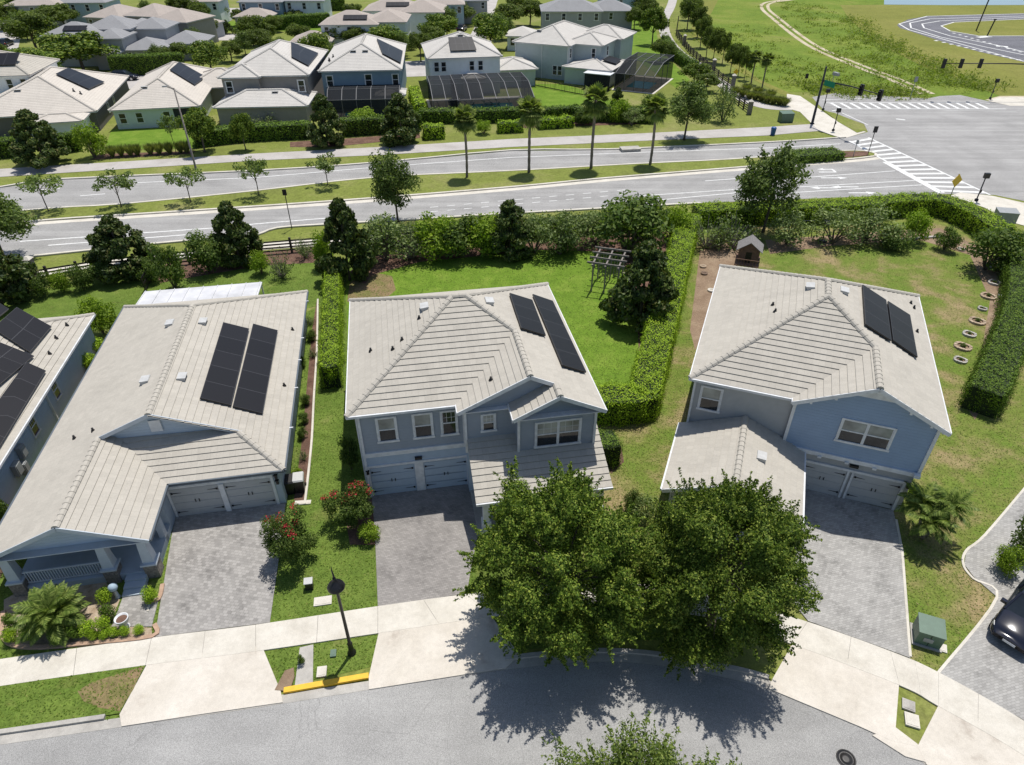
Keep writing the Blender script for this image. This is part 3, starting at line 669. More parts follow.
for y in (11.2, 7.4): window(H, 'x+', y, y + .75, 1.1, 2.3, -9.5, muntin=True, blind=False, mat='white', casing=.06)
mb = MB(); mb.box(-9.5, -9.38, 10.2, 10.3, .1, 2.6); mb.build('downspout', 'white', H)
for y, z0, s in ((5.2, 1.2, .55), (4.1, .8, .6), (4.8, .3, .45)):
    mb = MB(); mb.box(-9.48, -9.2, y, y + s, z0, z0 + .8); mb.box(-9.2, -9.17, y + .06, y + s - .06, z0 + .06, z0 + .74); mb.build('meter_box', 'greyplastic', H)
P_ = lambda x, y: (x, y, zr_(x) + .03)
solar(H, [P_(-13.1, 18.0), P_(-10.75, 16.6), P_(-10.9, 13.2), P_(-13.4, 15.0)], 2, 2); solar(H, [P_(-14.2, 14.2), P_(-10.6, 12.9), P_(-11.2, 9.4), P_(-14.6, 9.0)], 3, 3)
solar(H, [P_(-14.6, 18.4), P_(-13.4, 17.6), P_(-13.7, 15.2), P_(-15.1, 15.4)], 1, 2)
solar(H, [P_(-10.75, 12.1), P_(-9.6, 11.6), P_(-9.45, 3.2), P_(-10.8, 2.6)], 1, 5)
for x, y in ((-10.1, 17.4), (-10.2, 15.6), (-10.0, 13.7)): vent_pipe(H, P_(x, y))
# ================================================================ ground, streets, pavements
M['grass'] = m_ground('lawn', [(.28, (.15, .165, .045)), (.42, (.10, .155, .026)), (.6, (.135, .19, .036)), (.75, (.21, .20, .075))], .35, 1.6, .6, .8, s3=8)
M['grass_lush'] = m_ground('lush_lawn', [(.3, (.10, .175, .018)), (.5, (.13, .215, .024)), (.72, (.185, .255, .04))], .5, 1.8, .5, .8, s3=8)
M['grass_dry'] = m_ground('patchy_lawn', [(.30, (.30, .23, .125)), (.41, (.24, .205, .09)), (.51, (.155, .185, .042)), (.62, (.12, .18, .028)), (.76, (.23, .225, .07))], .28, 1.5, .6, .8, s3=8)
M['grass_far'] = m_ground('roadside_grass', [(.3, (.155, .175, .045)), (.5, (.175, .205, .045)), (.7, (.24, .23, .09))], .12, .8, .5, .6, s3=4)
M['meadow'] = m_ground('rough_meadow', [(.28, (.10, .155, .022)), (.45, (.13, .19, .025)), (.58, (.17, .215, .035)), (.72, (.22, .22, .07))], .06, .5, .6, .9, s3=2.5)
M['mown'] = m_ground('mown_field', [(.3, (.15, .165, .035)), (.5, (.19, .195, .045)), (.7, (.22, .21, .06))], .03, .3, .4, .5, s3=2)
sheet('ground', 'grass_far', [(-700, -60), (700, -60), (700, 900), (-700, 900)], -.012, world=True); KEEPOUT.clear()
sheet('front_lawn', 'grass', [(-260, 520), (0, 470), (330, 300), (350, 250), (720, 240), (760, 520), (790, 640), (640, 640), (400, 660), (100, 730), (-300, 800)], .0)
sheet('backyard_lawn', 'grass_lush', [(340, 300), (345, 272), (420, 262), (560, 247), (640, 246), (660, 300), (655, 380), (600, 400), (345, 400)], .004)
sheet('side_lawn', 'grass', [(318, 262), (345, 262), (350, 420), (352, 500), (350, 520), (378, 520), (380, 609), (268, 624), (278, 560), (296, 500), (304, 440), (314, 330)], .008)
sheet('left_backyard_lawn', 'grass', [(-80, 330), (-60, 305), (150, 272), (330, 262), (340, 300), (300, 310), (100, 330)], .004)
sheet('right_yard_lawn', 'grass_dry', [(690, 560), (585, 590), (575, 470), (600, 405), (648, 400), (668, 350), (690, 270), (700, 225), (930, 222), (1030, 240), (1080, 420), (1080, 560), (940, 690), (895, 665), (880, 560), (800, 500)], .004)
sheet('verge_lawn', 'grass', [(-90, 745), (-60, 690), (146, 666), (120, 714)], .06)
sheet('soil_strip', 'mulch', [(-30, 560), (40, 470), (75, 400), (100, 345), (118, 318), (128, 322), (60, 450), (-10, 600)], .012)
M['dry_turf'] = m_ground('dead_turf', [(.32, (.14, .155, .04)), (.45, (.19, .16, .07)), (.6, (.23, .165, .09)), (.75, (.26, .19, .11))], .8, 2, .5, .8, s3=8)
sheet('dry_patch', 'dry_turf', [(78, 692), (92, 683), (118, 675), (144, 667), (134, 690), (120, 712), (98, 708), (84, 702)], .064)
sheet('dry_patch', 'dry_turf', [(347, 302), (350, 282), (372, 272), (392, 276), (396, 290), (384, 300)], .007)
# mulch and soil beds
for nm, mt, px_, z in (('mulch_bed', 'mulch', [(350, 272), (365, 257), (560, 240), (650, 225), (668, 232), (655, 340), (648, 372), (640, 372), (637, 320), (622, 252), (540, 250), (420, 262), (372, 275), (365, 285)], .012),
                       ('mulch_bed', 'mulch', [(150, 272), (165, 262), (320, 246), (322, 262), (260, 266), (200, 276), (160, 283)], .012),
                       ('soil_bed', 'soil', [(690, 330), (700, 250), (735, 240), (745, 262), (722, 275), (706, 330), (695, 350)], .010),
                       ('soil_bed', 'soil', [(765, 240), (940, 228), (985, 250), (1008, 300), (990, 390), (975, 420), (968, 410), (982, 350), (990, 300), (970, 255), (920, 240), (830, 246), (770, 254)], .010),
                       ('garden_bed', 'mulch', [(294, 500), (302, 440), (312, 330), (317, 300), (318, 340), (313, 430), (309, 480), (306, 505)], .02),
                       ('garden_bed', 'gravel', [(4, 640), (4, 600), (40, 580), (100, 575), (120, 600), (110, 625), (152, 628), (152, 640), (30, 649)], .02),
                       ('mulch_bed', 'mulch', [(344, 510), (366, 480), (372, 500), (377, 545), (350, 545)], .016),
                       ('mulch_bed', 'mulch', [(600, 442), (620, 440), (624, 462), (611, 474)], .012)):
    sheet(nm, mt, px_, z)
# near street (curving past the driveways) and its kerb
edge = spline(gp((-420, 800), (-150, 766), (0, 745), (122, 727), (256, 708), (369, 690), (490, 672), (573, 663), (634, 663), (690, 671), (768, 689), (859, 727), (926, 765), (1040, 850), (1150, 980)), 6)
pts = [(p.x, p.y) for p in edge] + [(40, -14), (-60, -14)]
sheet('street', 'asphalt', pts, .01, world=True)
def seg(a, b):
    """part of the street edge between two photo columns"""
    xa, xb = G(*a).x, G(*b).x
    return [p for p in edge if xa <= p.x <= xb]
ribbon('gutter', 'concrete_d', seg((-420, 800), (1150, 980)), .0, .42, .018)
ribbon('kerb', 'concrete_d', seg((-300, 790), (118, 727)), .42, .62, .13, 0)
ribbon('kerb', 'yellow', [G(284, 695.5).xy, G(369, 680.5).xy], .05, .3, .15, 0)
ribbon('kerb', 'concrete_d', seg((500, 671), (778, 691)), .42, .62, .13, 0)
# sidewalk slabs with open joints over a dark bed
swt = [(-120, 678), (0, 660), (152, 638.5), (256, 625.5), (378, 607), (466, 595), (560, 585), (640, 585), (720, 597), (807, 622.5), (890, 652), (938, 673), (1024, 722), (1120, 790)]
swb = [(-120, 707), (0, 687), (146, 666), (256, 652), (378, 634), (493, 617), (560, 610), (640, 609.5), (720, 620), (792, 645), (899, 686), (938, 707), (1024, 757), (1120, 830)]
T_, B_ = spline(gp(*swt), 6), spline(gp(*swb), 6)
mbj = MB(); mbs = MB()
for i in range(0, len(T_) - 3, 3):
    for j in range(3): mbj.poly([(p.x, p.y, .05) for p in (B_[i + j], B_[i + j + 1], T_[i + j + 1], T_[i + j])])
    q = B_[i:i + 4] + T_[i:i + 4][::-1]; e = .008
    cc = sum((Vector(p) for p in q), Vector((0, 0))) / 8
    q2 = [q[0].lerp(q[1], e), q[1], q[2], q[3].lerp(q[2], e), q[4].lerp(q[5], e), q[5], q[6], q[7].lerp(q[6], e)]
    mbs.prism([(p.x, p.y) for p in q2], .0, .07)
for i in ():
    q = [B_[i], B_[i + 1], T_[i + 1], T_[i]]; mbj.poly([(p.x, p.y, .05) for p in q])
    e = .010 / max((B_[i] - B_[i + 1]).length, .2)
    a, b, c, d = q; q2 = [a.lerp(b, e), b.lerp(a, e), c.lerp(d, e), d.lerp(c, e)]
    mbs.prism([(p.x, p.y) for p in q2], .0, .07)
KEEPOUT.append([(p.x, p.y) for p in T_] + [(p.x, p.y) for p in B_[::-1]])
structure(mbj.build('sidewalk_bed', 'joint')); structure(mbs.build('sidewalk', 'concrete'))
def apron(pix): slab('driveway_apron', 'apron', pix, 0, .062)
apron([(150, 660), (262, 646), (281, 692), (283, 703), (200, 715), (122, 727), (120, 715)])
apron([(380, 628), (488, 612), (519, 655), (506, 668.5), (440, 679), (369, 690), (369, 677)])
apron([(795, 639), (899, 680), (895, 731), (916, 747), (890, 741), (859, 727), (768, 689), (772, 680)])
apron([(941, 700), (1024, 750), (1115, 815), (1150, 900), (1040, 848), (926, 765), (917, 747)])
slab('driveway_apron', 'apron', [(894, 727), (917, 744.5), (930, 764), (905, 757), (872, 736)], 0, .058)
M['pav_l'] = m_pavers('mottled_pavers', (.315, .30, .28), .22, .16, .55, rad(10)); M['pav_c'] = m_pavers('grey_pavers', (.262, .246, .23), .20, .10, .7, rad(10)); M['pav_r'] = m_pavers('silver_pavers', (.345, .335, .315), .22, .11, .68, rad(-15))
slab('driveway', 'pav_l', [(172, 536), (176, 517), (286, 501.5), (283, 530), (270, 623), (155, 637.5)], 0, .05)
slab('garden_walk', 'pav_l', [(128, 585), (148, 582), (147, 600), (159, 598), (152, 627), (112, 627)], 0, .045)
slab('driveway', 'pav_c', [(372, 499), (374, 496), (470, 484), (485, 500), (470, 575), (467, 594), (378, 607), (375, 532)], 0, .05)
slab('driveway', 'pav_r', [(802, 488), (893, 511), (902, 552), (910, 658.5), (890, 651), (808, 621.5), (790, 600), (795, 530)], 0, .05)
slab('driveway', 'pav_r', [(939, 673), (997.5, 598), (974, 578), (964, 565), (966, 551), (985, 535), (1024, 489), (1130, 430), (1250, 640), (1120, 788), (1024, 721)], 0, .05)
bd = [G(1030, 482).xy, G(985, 535).xy, G(966, 551).xy, G(963, 565).xy, G(973, 579).xy, G(996.5, 598).xy, G(938, 673).xy]
ribbon('driveway_border', 'concrete', spline(bd, 5), -.06, .06, .062, 0); ribbon('driveway_border', 'concrete', gp((896, 520), (902, 552), (910, 657)), -.06, .06, .062, 0)
slab('landing_pad', 'concrete_d', [(300, 648), (313.5, 645), (313, 683), (295, 686)], 0, .05)

# ---------------------------------------------------------------- arterial road beyond the back hedges
s_edge = [(-700, 362), (-300, 300), (-120, 272), (43, 255), (150, 244), (235, 236.5), (256, 235), (277, 228), (324, 224.5), (420, 219), (500, 214), (700, 203), (800, 199), (900, 195)]
m_s = [(-700, 300), (-300, 256), (-120, 236), (43, 221.5), (125, 216), (256, 207.5), (376, 199), (512, 188), (607, 179), (725, 169.5), (793, 164), (850, 160), (876, 157)]
m_n = [(-700, 281), (-300, 241), (-120, 223), (43, 209), (125, 204), (256, 191), (376, 177.6), (512, 171), (637, 164), (730, 159.5), (800, 154), (841, 151)]
n_edge = [(-700, 245), (-300, 216), (-120, 203), (0, 188), (60, 180), (256, 171.5), (381, 163), (512, 151), (610, 150), (768, 143), (846, 138)]
ne = [(846, 138), (868, 132), (864, 124), (850, 119), (824, 110), (818, 104), (812, 97), (836, 93), (928, 98.5), (940, 96), (960, 95), (992, 102), (1024, 106), (1180, 108), (1500, 118)]
se = [(1500, 330), (1150, 222), (1024, 201), (995, 195), (975, 194), (950, 194), (900, 195)]
sheet('arterial_road', 'arterial', s_edge[:-1] + [(900, 195), (950, 194), (975, 194), (995, 195), (1024, 201), (1150, 222), (1500, 330)] + ne[::-1] + n_edge[::-1], .006)
def kerbline(pix, side=1, w=.32, h=.14, mat='concrete'): ribbon('kerb', mat, spline(gp(*pix), 3), 0, side * w, h, 0)
med = m_s + [(872, 152)] + m_n[::-1]
sheet('median', 'grass_far', med, .10)
kerbline(m_s, 1); kerbline(m_n, -1); kerbline([(876, 157), (876, 154), (862, 151), (841, 151)], 1); kerbline(n_edge, 1); kerbline(s_edge[:-2], -1)
ribbon('gutter', 'concrete', spline(gp(*m_s), 3), 0, -.9, .014)
slab('median_nose', 'mulch', [(838, 159), (868, 156.5), (868, 152.5), (842, 152.5)], 0, .16)
sheet('path', 'path', [(-700, 238), (-300, 208), (-120, 193), (0, 177), (256, 160.6), (381, 155), (512, 147), (640, 141), (768, 135.5), (819, 131), (812, 124), (768, 127), (640, 133.5), (512, 139), (381, 147), (256, 153.6), (0, 169), (-120, 183), (-300, 197), (-700, 227)], .02)
sheet('sidewalk_corner', 'concrete', [(786, 108), (787, 94), (800, 96), (822, 111), (832, 118), (866, 132), (846, 138), (838, 137), (819, 131), (812, 124), (800, 112)], .024)
sheet('corner_grass', 'grass_far', [(824, 111), (834, 113), (864, 125), (865, 131), (857, 133), (838, 122)], .05)
sheet('sidewalk_corner', 'concrete', [(950, 196), (960, 192.5), (992, 196), (1024, 203), (1150, 226), (1150, 260), (1010, 222), (985, 208)], .03)
sheet('sidewalk_corner', 'concrete', [(988, 101), (1000, 97), (1100, 98), (1100, 106), (1010, 106)], .03)
park = spline(gp((676, -12), (671, 6), (664, 20), (666, 36), (678, 52), (698, 65), (712, 77), (728, 88), (746, 100), (768, 107), (790, 108)), 6)
ribbon('park_path', 'path', park, -1.35, 1.35, .02)
# field, dirt track, kart track, pond
sheet('meadow', 'meadow', [(690, -10), (700, 40), (740, 70), (780, 92), (830, 92), (930, 97), (1024, 104), (1200, 104), (1600, 40), (1600, -12)], .004)
sheet('mown_field', 'mown', [(840, 5), (850, 20), (880, 45), (920, 65), (975, 86), (1000, 96), (1100, 100), (1600, 60), (1600, 3)], .010)
sheet('mown_strip', 'mown', [(700, -8), (722, -8), (712, 12), (700, 30), (745, 68), (760, 80), (806, 100), (780, 94), (740, 72), (690, 35)], .009)
trk = spline(gp((860, -14), (800, -2), (770, 2.4), (765, 8), (775.5, 18), (811.5, 45), (863, 67.5), (889, 77), (910, 86), (927.5, 94)), 6)
M['chalk'] = m_ground('chalk_dirt', [(.3, (.33, .28, .17)), (.5, (.47, .41, .29)), (.7, (.56, .50, .39))], .3, 2, .3, .3)
ribbon('dirt_track', 'chalk', trk, -1.5, -.45, .02); ribbon('dirt_track', 'chalk', trk, .45, 1.4, .02)
ribbon('dirt_track', 'chalk', trk[:12], -.5, .5, .018)
sheet('dirt_patch', 'chalk', [(985, 100), (1000, 96), (1060, 96), (1060, 103), (1020, 105)], .022)
sheet('kart_track', 'track', [(1200, 12), (1024, 13.4), (927.5, 16), (908, 19.5), (897, 25), (900, 28), (909.5, 31), (940, 41), (980, 52), (1024, 62), (1200, 100), (1200, 82), (1024, 36), (979, 36), (950, 31.5), (940, 26), (953, 22), (1024, 19), (1200, 18)], .02)
sheet('kart_track', 'track', [(979, 36), (1024, 36), (1200, 82), (1200, 86), (1024, 50), (1000, 44)], .022)
k = NT('pond_water'); k.base((.16, .26, .36)); k.rough(.08, .6); f = k.noise(.8, 3); k.bump(f, .1, .05); M['pond'] = k.m
sheet('pond', 'pond', [(884, 4.6), (950, 5.2), (1600, 4), (1600, -60), (886, -60)], .03)
# back streets of the far neighbourhood
for px_ in ([(80, 80), (110, 72), (240, 70), (330, 66), (430, 60), (430, 76), (330, 80), (240, 84), (110, 90), (80, 94)], [(462, 64), (468, 40), (478, 20), (486, -8), (500, -8), (492, 20), (484, 44), (478, 64)],
            [(165, 33), (260, 34), (260, 40), (165, 41)], [(150, 16), (330, 14), (330, 18), (150, 20)], [(-60, 96), (-20, 70), (-5, 40), (0, 14), (14, 14), (22, 30), (14, 70), (8, 90)], [(222, 8), (262, 8), (275, 20), (240, 20)]):
    sheet('back_street', 'path', px_, .02)

fw = spline(gp((-200, 306), (-40, 284), (20, 277), (110, 263.5), (190, 255.5), (262, 247), (322, 242.5), (430, 235), (560, 228), (690, 219)), 4)
ribbon('sidewalk', 'concrete', fw, -.8, .8, .03, -.01)
# ---------------------------------------------------------------- painted markings
def stripe(pa, pb, w=.15, z=.020): 
    a, b = G(*pa).xy, G(*pb).xy; return a, b, w, z
def paint(items, name='road_marking'):
    mb = MB()
    for a, b, w, z in items:
        d = (b - a).normalized(); n = Vector((-d.y, d.x)) * w / 2
        mb.poly([(a.x - n.x, a.y - n.y, z), (b.x - n.x, b.y - n.y, z), (b.x + n.x, b.y + n.y, z), (a.x + n.x, a.y + n.y, z)])
    return structure(mb.build(name, 'mark'))
it = []
def pl(*p, w=.2):
    for a, b in zip(p, p[1:]): it.append(stripe(a, b, w))
pl((20, 241.6), (216, 228), (256, 224), (330, 218), w=.22); pl((48, 245.5), (198, 234), w=.22)
pl((25, 191), (60, 188.5)); pl((110, 184), (256, 177.6), (380, 167), (512, 157.5), (640, 152.5), (768, 148), (840, 144), w=.2); pl((80, 196), (105, 194))
for x in range(430, 620, 17): it.append(stripe((x, 212 - (x - 430) * .09), (x + 8, 211.3 - (x - 430) * .09), .14)); it.append(stripe((x, 207.5 - (x - 430) * .09), (x + 8, 206.8 - (x - 430) * .09), .14))
pl((705, 181), (740, 178.5)); pl((640, 196), (745, 189), (800, 178), (895, 171), w=.18); pl((660, 200), (800, 187), (915, 180.5), w=.18); pl((770, 194), (922, 185), w=.18); pl((884, 162), (940, 193), w=.55)
for ax, ay, flip in ((834, 178, 1), (862, 193, 1), (845, 187, -1), (824, 188, -1)):
    a = G(ax, ay).xy; mb = MB(); z = .021
    for q in ([(-1.6, -.13), (.6, -.13), (.6, .13), (-1.6, .13)], [(.6, -.42), (1.7, 0), (.6, .42)]): mb.poly([(a.x + x * flip, a.y + y, z) for x, y in q])
    structure(mb.build('road_arrow', 'mark'))
a = G(827, 171).xy; mb = MB()
for q in ([(-1.2, -.6), (1.0, -.6), (1.0, -.3), (-1.2, -.3)], [(.75, -.3), (1.05, -.3), (1.05, .45), (.75, .45)], [(1.0, .45), (-.2, .45), (-.2, .7), (1.0, .75)], [(-.2, .2), (-.2, 1.0), (-1.1, .6)]): mb.poly([(a.x + x, a.y + y, .021) for x, y in q])
structure(mb.build('road_arrow', 'mark'))
pl((824, 103), (976, 102.2), (990, 103.5), w=.28); pl((832, 111), (842, 109), (1006, 109), w=.28); pl((822, 100), (880, 98)); pl((842, 113), (868, 125))
for k_ in range(16):
    t = k_ / 15.5; it.append(stripe((831 + t * 150, 103.2), (841 + t * 152, 108.6), .55))
la, lb = (849, 141), (944, 193); ra, rb = (868, 137.5), (990, 195)
L0, L1, R0, R1 = G(*la).xy, G(*lb).xy, G(*ra).xy, G(*rb).xy
it.append((L0, L1, .3, .02)); it.append((R0, R1, .3, .02))
for k_ in range(14):
    t = (k_ + .4) / 13.6; it.append((L0.lerp(L1, t * .98), R0.lerp(R1, max(0, t * .98)), .6, .024))
it.append(stripe((944, 110.5), (1016, 111.5), .1)); it.append(stripe((896, 119), (905, 120), .5))
paint(it)
kt = []
for line in ([(1024, 16), (930, 19), (910, 23), (911, 28), (940, 37), (985, 47), (1024, 55)], [(1024, 17.5), (940, 21), (922, 24), (924, 28), (950, 36), (1000, 46), (1024, 52)], [(1024, 13.8), (927, 16.3), (899, 24), (909, 30), (1024, 61.5)], [(1024, 19.2), (954, 22.3), (941, 26), (950, 31), (979, 36), (1024, 36)]):
    for a, b in zip(line, line[1:]): kt.append(stripe(a, b, .4, .034))
for i in range(12): kt.append(stripe((935 + i * 7.5, 40.5 + i * 1.75), (937.5 + i * 7.5, 41.1 + i * 1.75), .9, .036)); kt.append(stripe((953 + i * 6, 33 + i * 1.7), (955 + i * 6, 33.6 + i * 1.7), .7, .036))
kt += [stripe((978, 37.5), (990, 36.5), 1.5, .036), stripe((996, 46), (1008, 47), 1.5, .036)]
paint(kt, 'track_marking')
# ================================================================ plants
M['lf_oak'] = m_leaf('oak_leaves', [(0, (.03, .058, .009)), (.35, (.075, .13, .016)), (.7, (.145, .21, .028)), (1, (.29, .34, .06))], .2)
M['lf_oak_pale'] = m_leaf('pale_oak_leaves', [(0, (.06, .10, .02)), (.5, (.13, .185, .04)), (1, (.27, .32, .08))])
M['lf_mag'] = m_leaf('magnolia_leaves', [(0, (.022, .042, .010)), (.45, (.055, .088, .018)), (.8, (.11, .145, .035)), (1, (.13, .12, .045))], .15, .5, .2)
M['lf_hedge'] = m_leaf('bright_hedge_leaves', [(0, (.12, .21, .012)), (.5, (.24, .37, .02)), (1, (.40, .53, .045))], .14)
M['lf_hedge_d'] = m_leaf('hedge_leaves', [(0, (.05, .095, .012)), (.5, (.10, .17, .02)), (1, (.18, .26, .035))], .12)
M['lf_shrub'] = m_leaf('shrub_leaves', [(0, (.04, .075, .015)), (.5, (.09, .14, .03)), (1, (.17, .22, .055))])
M['lf_grey'] = m_leaf('greyish_leaves', [(0, (.07, .11, .03)), (.5, (.15, .20, .065)), (1, (.27, .32, .13))], .2)
M['lf_bright'] = m_leaf('bright_leaves', [(0, (.09, .15, .014)), (.5, (.18, .27, .022)), (1, (.30, .40, .045))], .3)
M['lf_airy'] = m_leaf('grey_green_leaves', [(0, (.05, .08, .022)), (.5, (.12, .17, .045)), (1, (.22, .28, .085))], .25)
M['lf_palm'] = m_leaf('palm_fronds', [(0, (.06, .10, .018)), (.5, (.13, .19, .038)), (1, (.26, .32, .08))], .18, .5)
M['lf_fan'] = m_leaf('fan_palm_leaves', [(0, (.09, .13, .03)), (.5, (.16, .21, .05)), (1, (.28, .32, .10))], .25)
M['lf_dry'] = m_leaf('dry_fronds', [(0, (.16, .13, .05)), (1, (.32, .27, .12))], .2)
M['lf_red'] = m_leaf('bronze_leaves', [(0, (.05, .035, .02)), (.5, (.10, .07, .035)), (1, (.14, .13, .05))], .2)
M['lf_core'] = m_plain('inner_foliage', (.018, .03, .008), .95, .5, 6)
M['lf_far'] = m_leaf('far_tree_leaves', [(0, (.045, .07, .014)), (.5, (.10, .14, .028)), (1, (.18, .22, .055))])
M['lf_grass'] = m_leaf('grass_blades', [(0, (.08, .11, .025)), (.5, (.14, .17, .045)), (1, (.26, .25, .10))], .25)
PLANTS = {}

def leafmesh(name, P, N, size, mats, aspect=.5, rng=None, jitter=.7, up=.35, extra=None, mi=None):
    """mesh of leaf-shaped faces at points P facing roughly N; extra = MB merged in front (mat slot offset kept)"""
    n = len(P); r = rng
    nn = N + r.normal(0, jitter, (n, 3)); nn[:, 2] += up; nn /= np.linalg.norm(nn, axis=1)[:, None] + 1e-9
    a = r.normal(0, 1, (n, 3)); t = a - nn * (a * nn).sum(1)[:, None]; t /= np.linalg.norm(t, axis=1)[:, None] + 1e-9
    b = np.cross(nn, t); s = (size * r.uniform(.65, 1.35, n))[:, None]
    V = np.empty((n, 4, 3)); V[:, 0] = P - t * s * .5; V[:, 1] = P + b * s * aspect * .5 - nn * s * .06; V[:, 2] = P + t * s * .5 - nn * s * .1; V[:, 3] = P - b * s * aspect * .5 - nn * s * .06
    return quadmesh(name, V, mats, extra, mi)
def quadmesh(name, V, mats, extra=None, mi=None):
    n = len(V); ev = np.array(extra.v, float).reshape(-1, 3) if extra else np.zeros((0, 3)); e0 = len(ev)
    allv = np.concatenate([ev, V.reshape(-1, 3)]); me = bpy.data.meshes.new(name)
    ls, lt, lv, mm = [], [], [], []
    if extra:
        for f, m_ in zip(extra.f, extra.m): ls.append(len(lv)); lt.append(len(f)); lv += list(f); mm.append(m_)
    nl = len(lv)
    lv = np.concatenate([np.array(lv, np.int32), np.arange(e0, e0 + 4 * n, dtype=np.int32)])
    ls = np.concatenate([np.array(ls, np.int32), nl + 4 * np.arange(n, dtype=np.int32)]); lt = np.concatenate([np.array(lt, np.int32), np.full(n, 4, np.int32)])
    mm = np.concatenate([np.array(mm, np.int32), np.zeros(n, np.int32) if mi is None else mi.astype(np.int32)])
    me.vertices.add(len(allv)); me.vertices.foreach_set('co', allv.ravel())
    me.loops.add(len(lv)); me.loops.foreach_set('vertex_index', lv)
    me.polygons.add(len(ls)); me.polygons.foreach_set('loop_start', ls); me.polygons.foreach_set('loop_total', lt); me.polygons.foreach_set('material_index', mm)
    for k in (mats if isinstance(mats, (list, tuple)) else [mats]): me.materials.append(M[k])
    me.update(calc_edges=True); me.validate(); return me
def sph(r, n):
    v = r.normal(0, 1, (n, 3)); return v / np.linalg.norm(v, axis=1)[:, None]
def blob_points(r, clumps, n, shell=.45):
    """points spread through clumps (cx,cy,cz,rx,rz), denser near each clump's skin"""
    C = np.array(clumps); wgt = C[:, 3] ** 2; idx = r.choice(len(C), n, p=wgt / wgt.sum()); d = sph(r, n)
    rr = r.uniform(shell ** 3, 1, n) ** (1 / 3); sc = np.stack([C[idx, 3], C[idx, 3], C[idx, 4]], 1)
    return C[idx, :3] + d * sc * rr[:, None], d
def crown_clumps(r, n, c, R, Rz, cr, bias=.55, bottom=-1.0, taper=0.0):
    out = []
    while len(out) < n:
        d = sph(r, 1)[0]
        if d[2] < bottom: continue
        q = r.uniform(bias, 1) ** .6; k = 1 - taper * (d[2] * .5 + .5)
        s = r.uniform(.7, 1.25) * cr
        out.append((c[0] + d[0] * (R - s * .7) * q * k, c[1] + d[1] * (R - s * .7) * q * k, c[2] + d[2] * (Rz - s * .6) * q, s, s * .8))
    return out
def limbs(r, base, top, r0, clumps, k=9, lean=.12, n=7):
    mb = MB(); b = Vector(base); t = Vector(top); mid = b.lerp(t, .5) + Vector(r.normal(0, lean, 3)) * .4
    mb.tube([b, b.lerp(mid, .15), mid, t], [r0 * 1.5, r0, r0 * .85, r0 * .55], n)
    for i in r.choice(len(clumps), min(k, len(clumps)), replace=False):
        c = Vector(clumps[i][:3]); s = b.lerp(t, r.uniform(.45, .95)); m = s.lerp(c, .5) + Vector((0, 0, .08 * (c - s).length))
        mb.tube([s, m, c], [r0 * .45, r0 * .28, r0 * .1], 5)
    return mb
def proto(kind, parts): PLANTS[kind] = parts           # list of (part name, mesh); a single entry is a one-mesh plant
def put(kind, name, loc, sx, sz, label, cat, group=None, rz=None):
    rz = random.uniform(0, 6.28) if rz is None else rz; parts = PLANTS[kind]
    if len(parts) == 1:
        o = meshobj(name, parts[0][1]); o.location = loc; o.rotation_euler = (0, 0, rz); o.scale = (sx, sx, sz); return tag(o, label, cat, group)
    o = thing(name, label, cat, loc, rz, group); o.scale = (sx, sx, sz)
    for pn, me in parts: meshobj(pn, me, o)
    return o
def veg(kind, name, x, yb, yt, wpx, label, cat='tree', group=None, sx=1.0):
    """place a plant from its photo footprint: base row yb, top row yt, width wpx"""
    p = G(x, yb); v = (yt - 382.5) / CAM_F; dy, dz = _cp - v * _sp, -_sp - v * _cp
    # the seen top row is the far rim of a round crown as often as its tip: use the axis
    h = max(.25, CAM_H + dz * p.y / dy); depth = p.y * _cp + CAM_H * _sp
    return put(kind, name, (p.x, p.y, 0), wpx * depth / CAM_F * sx, h, label, cat, group)

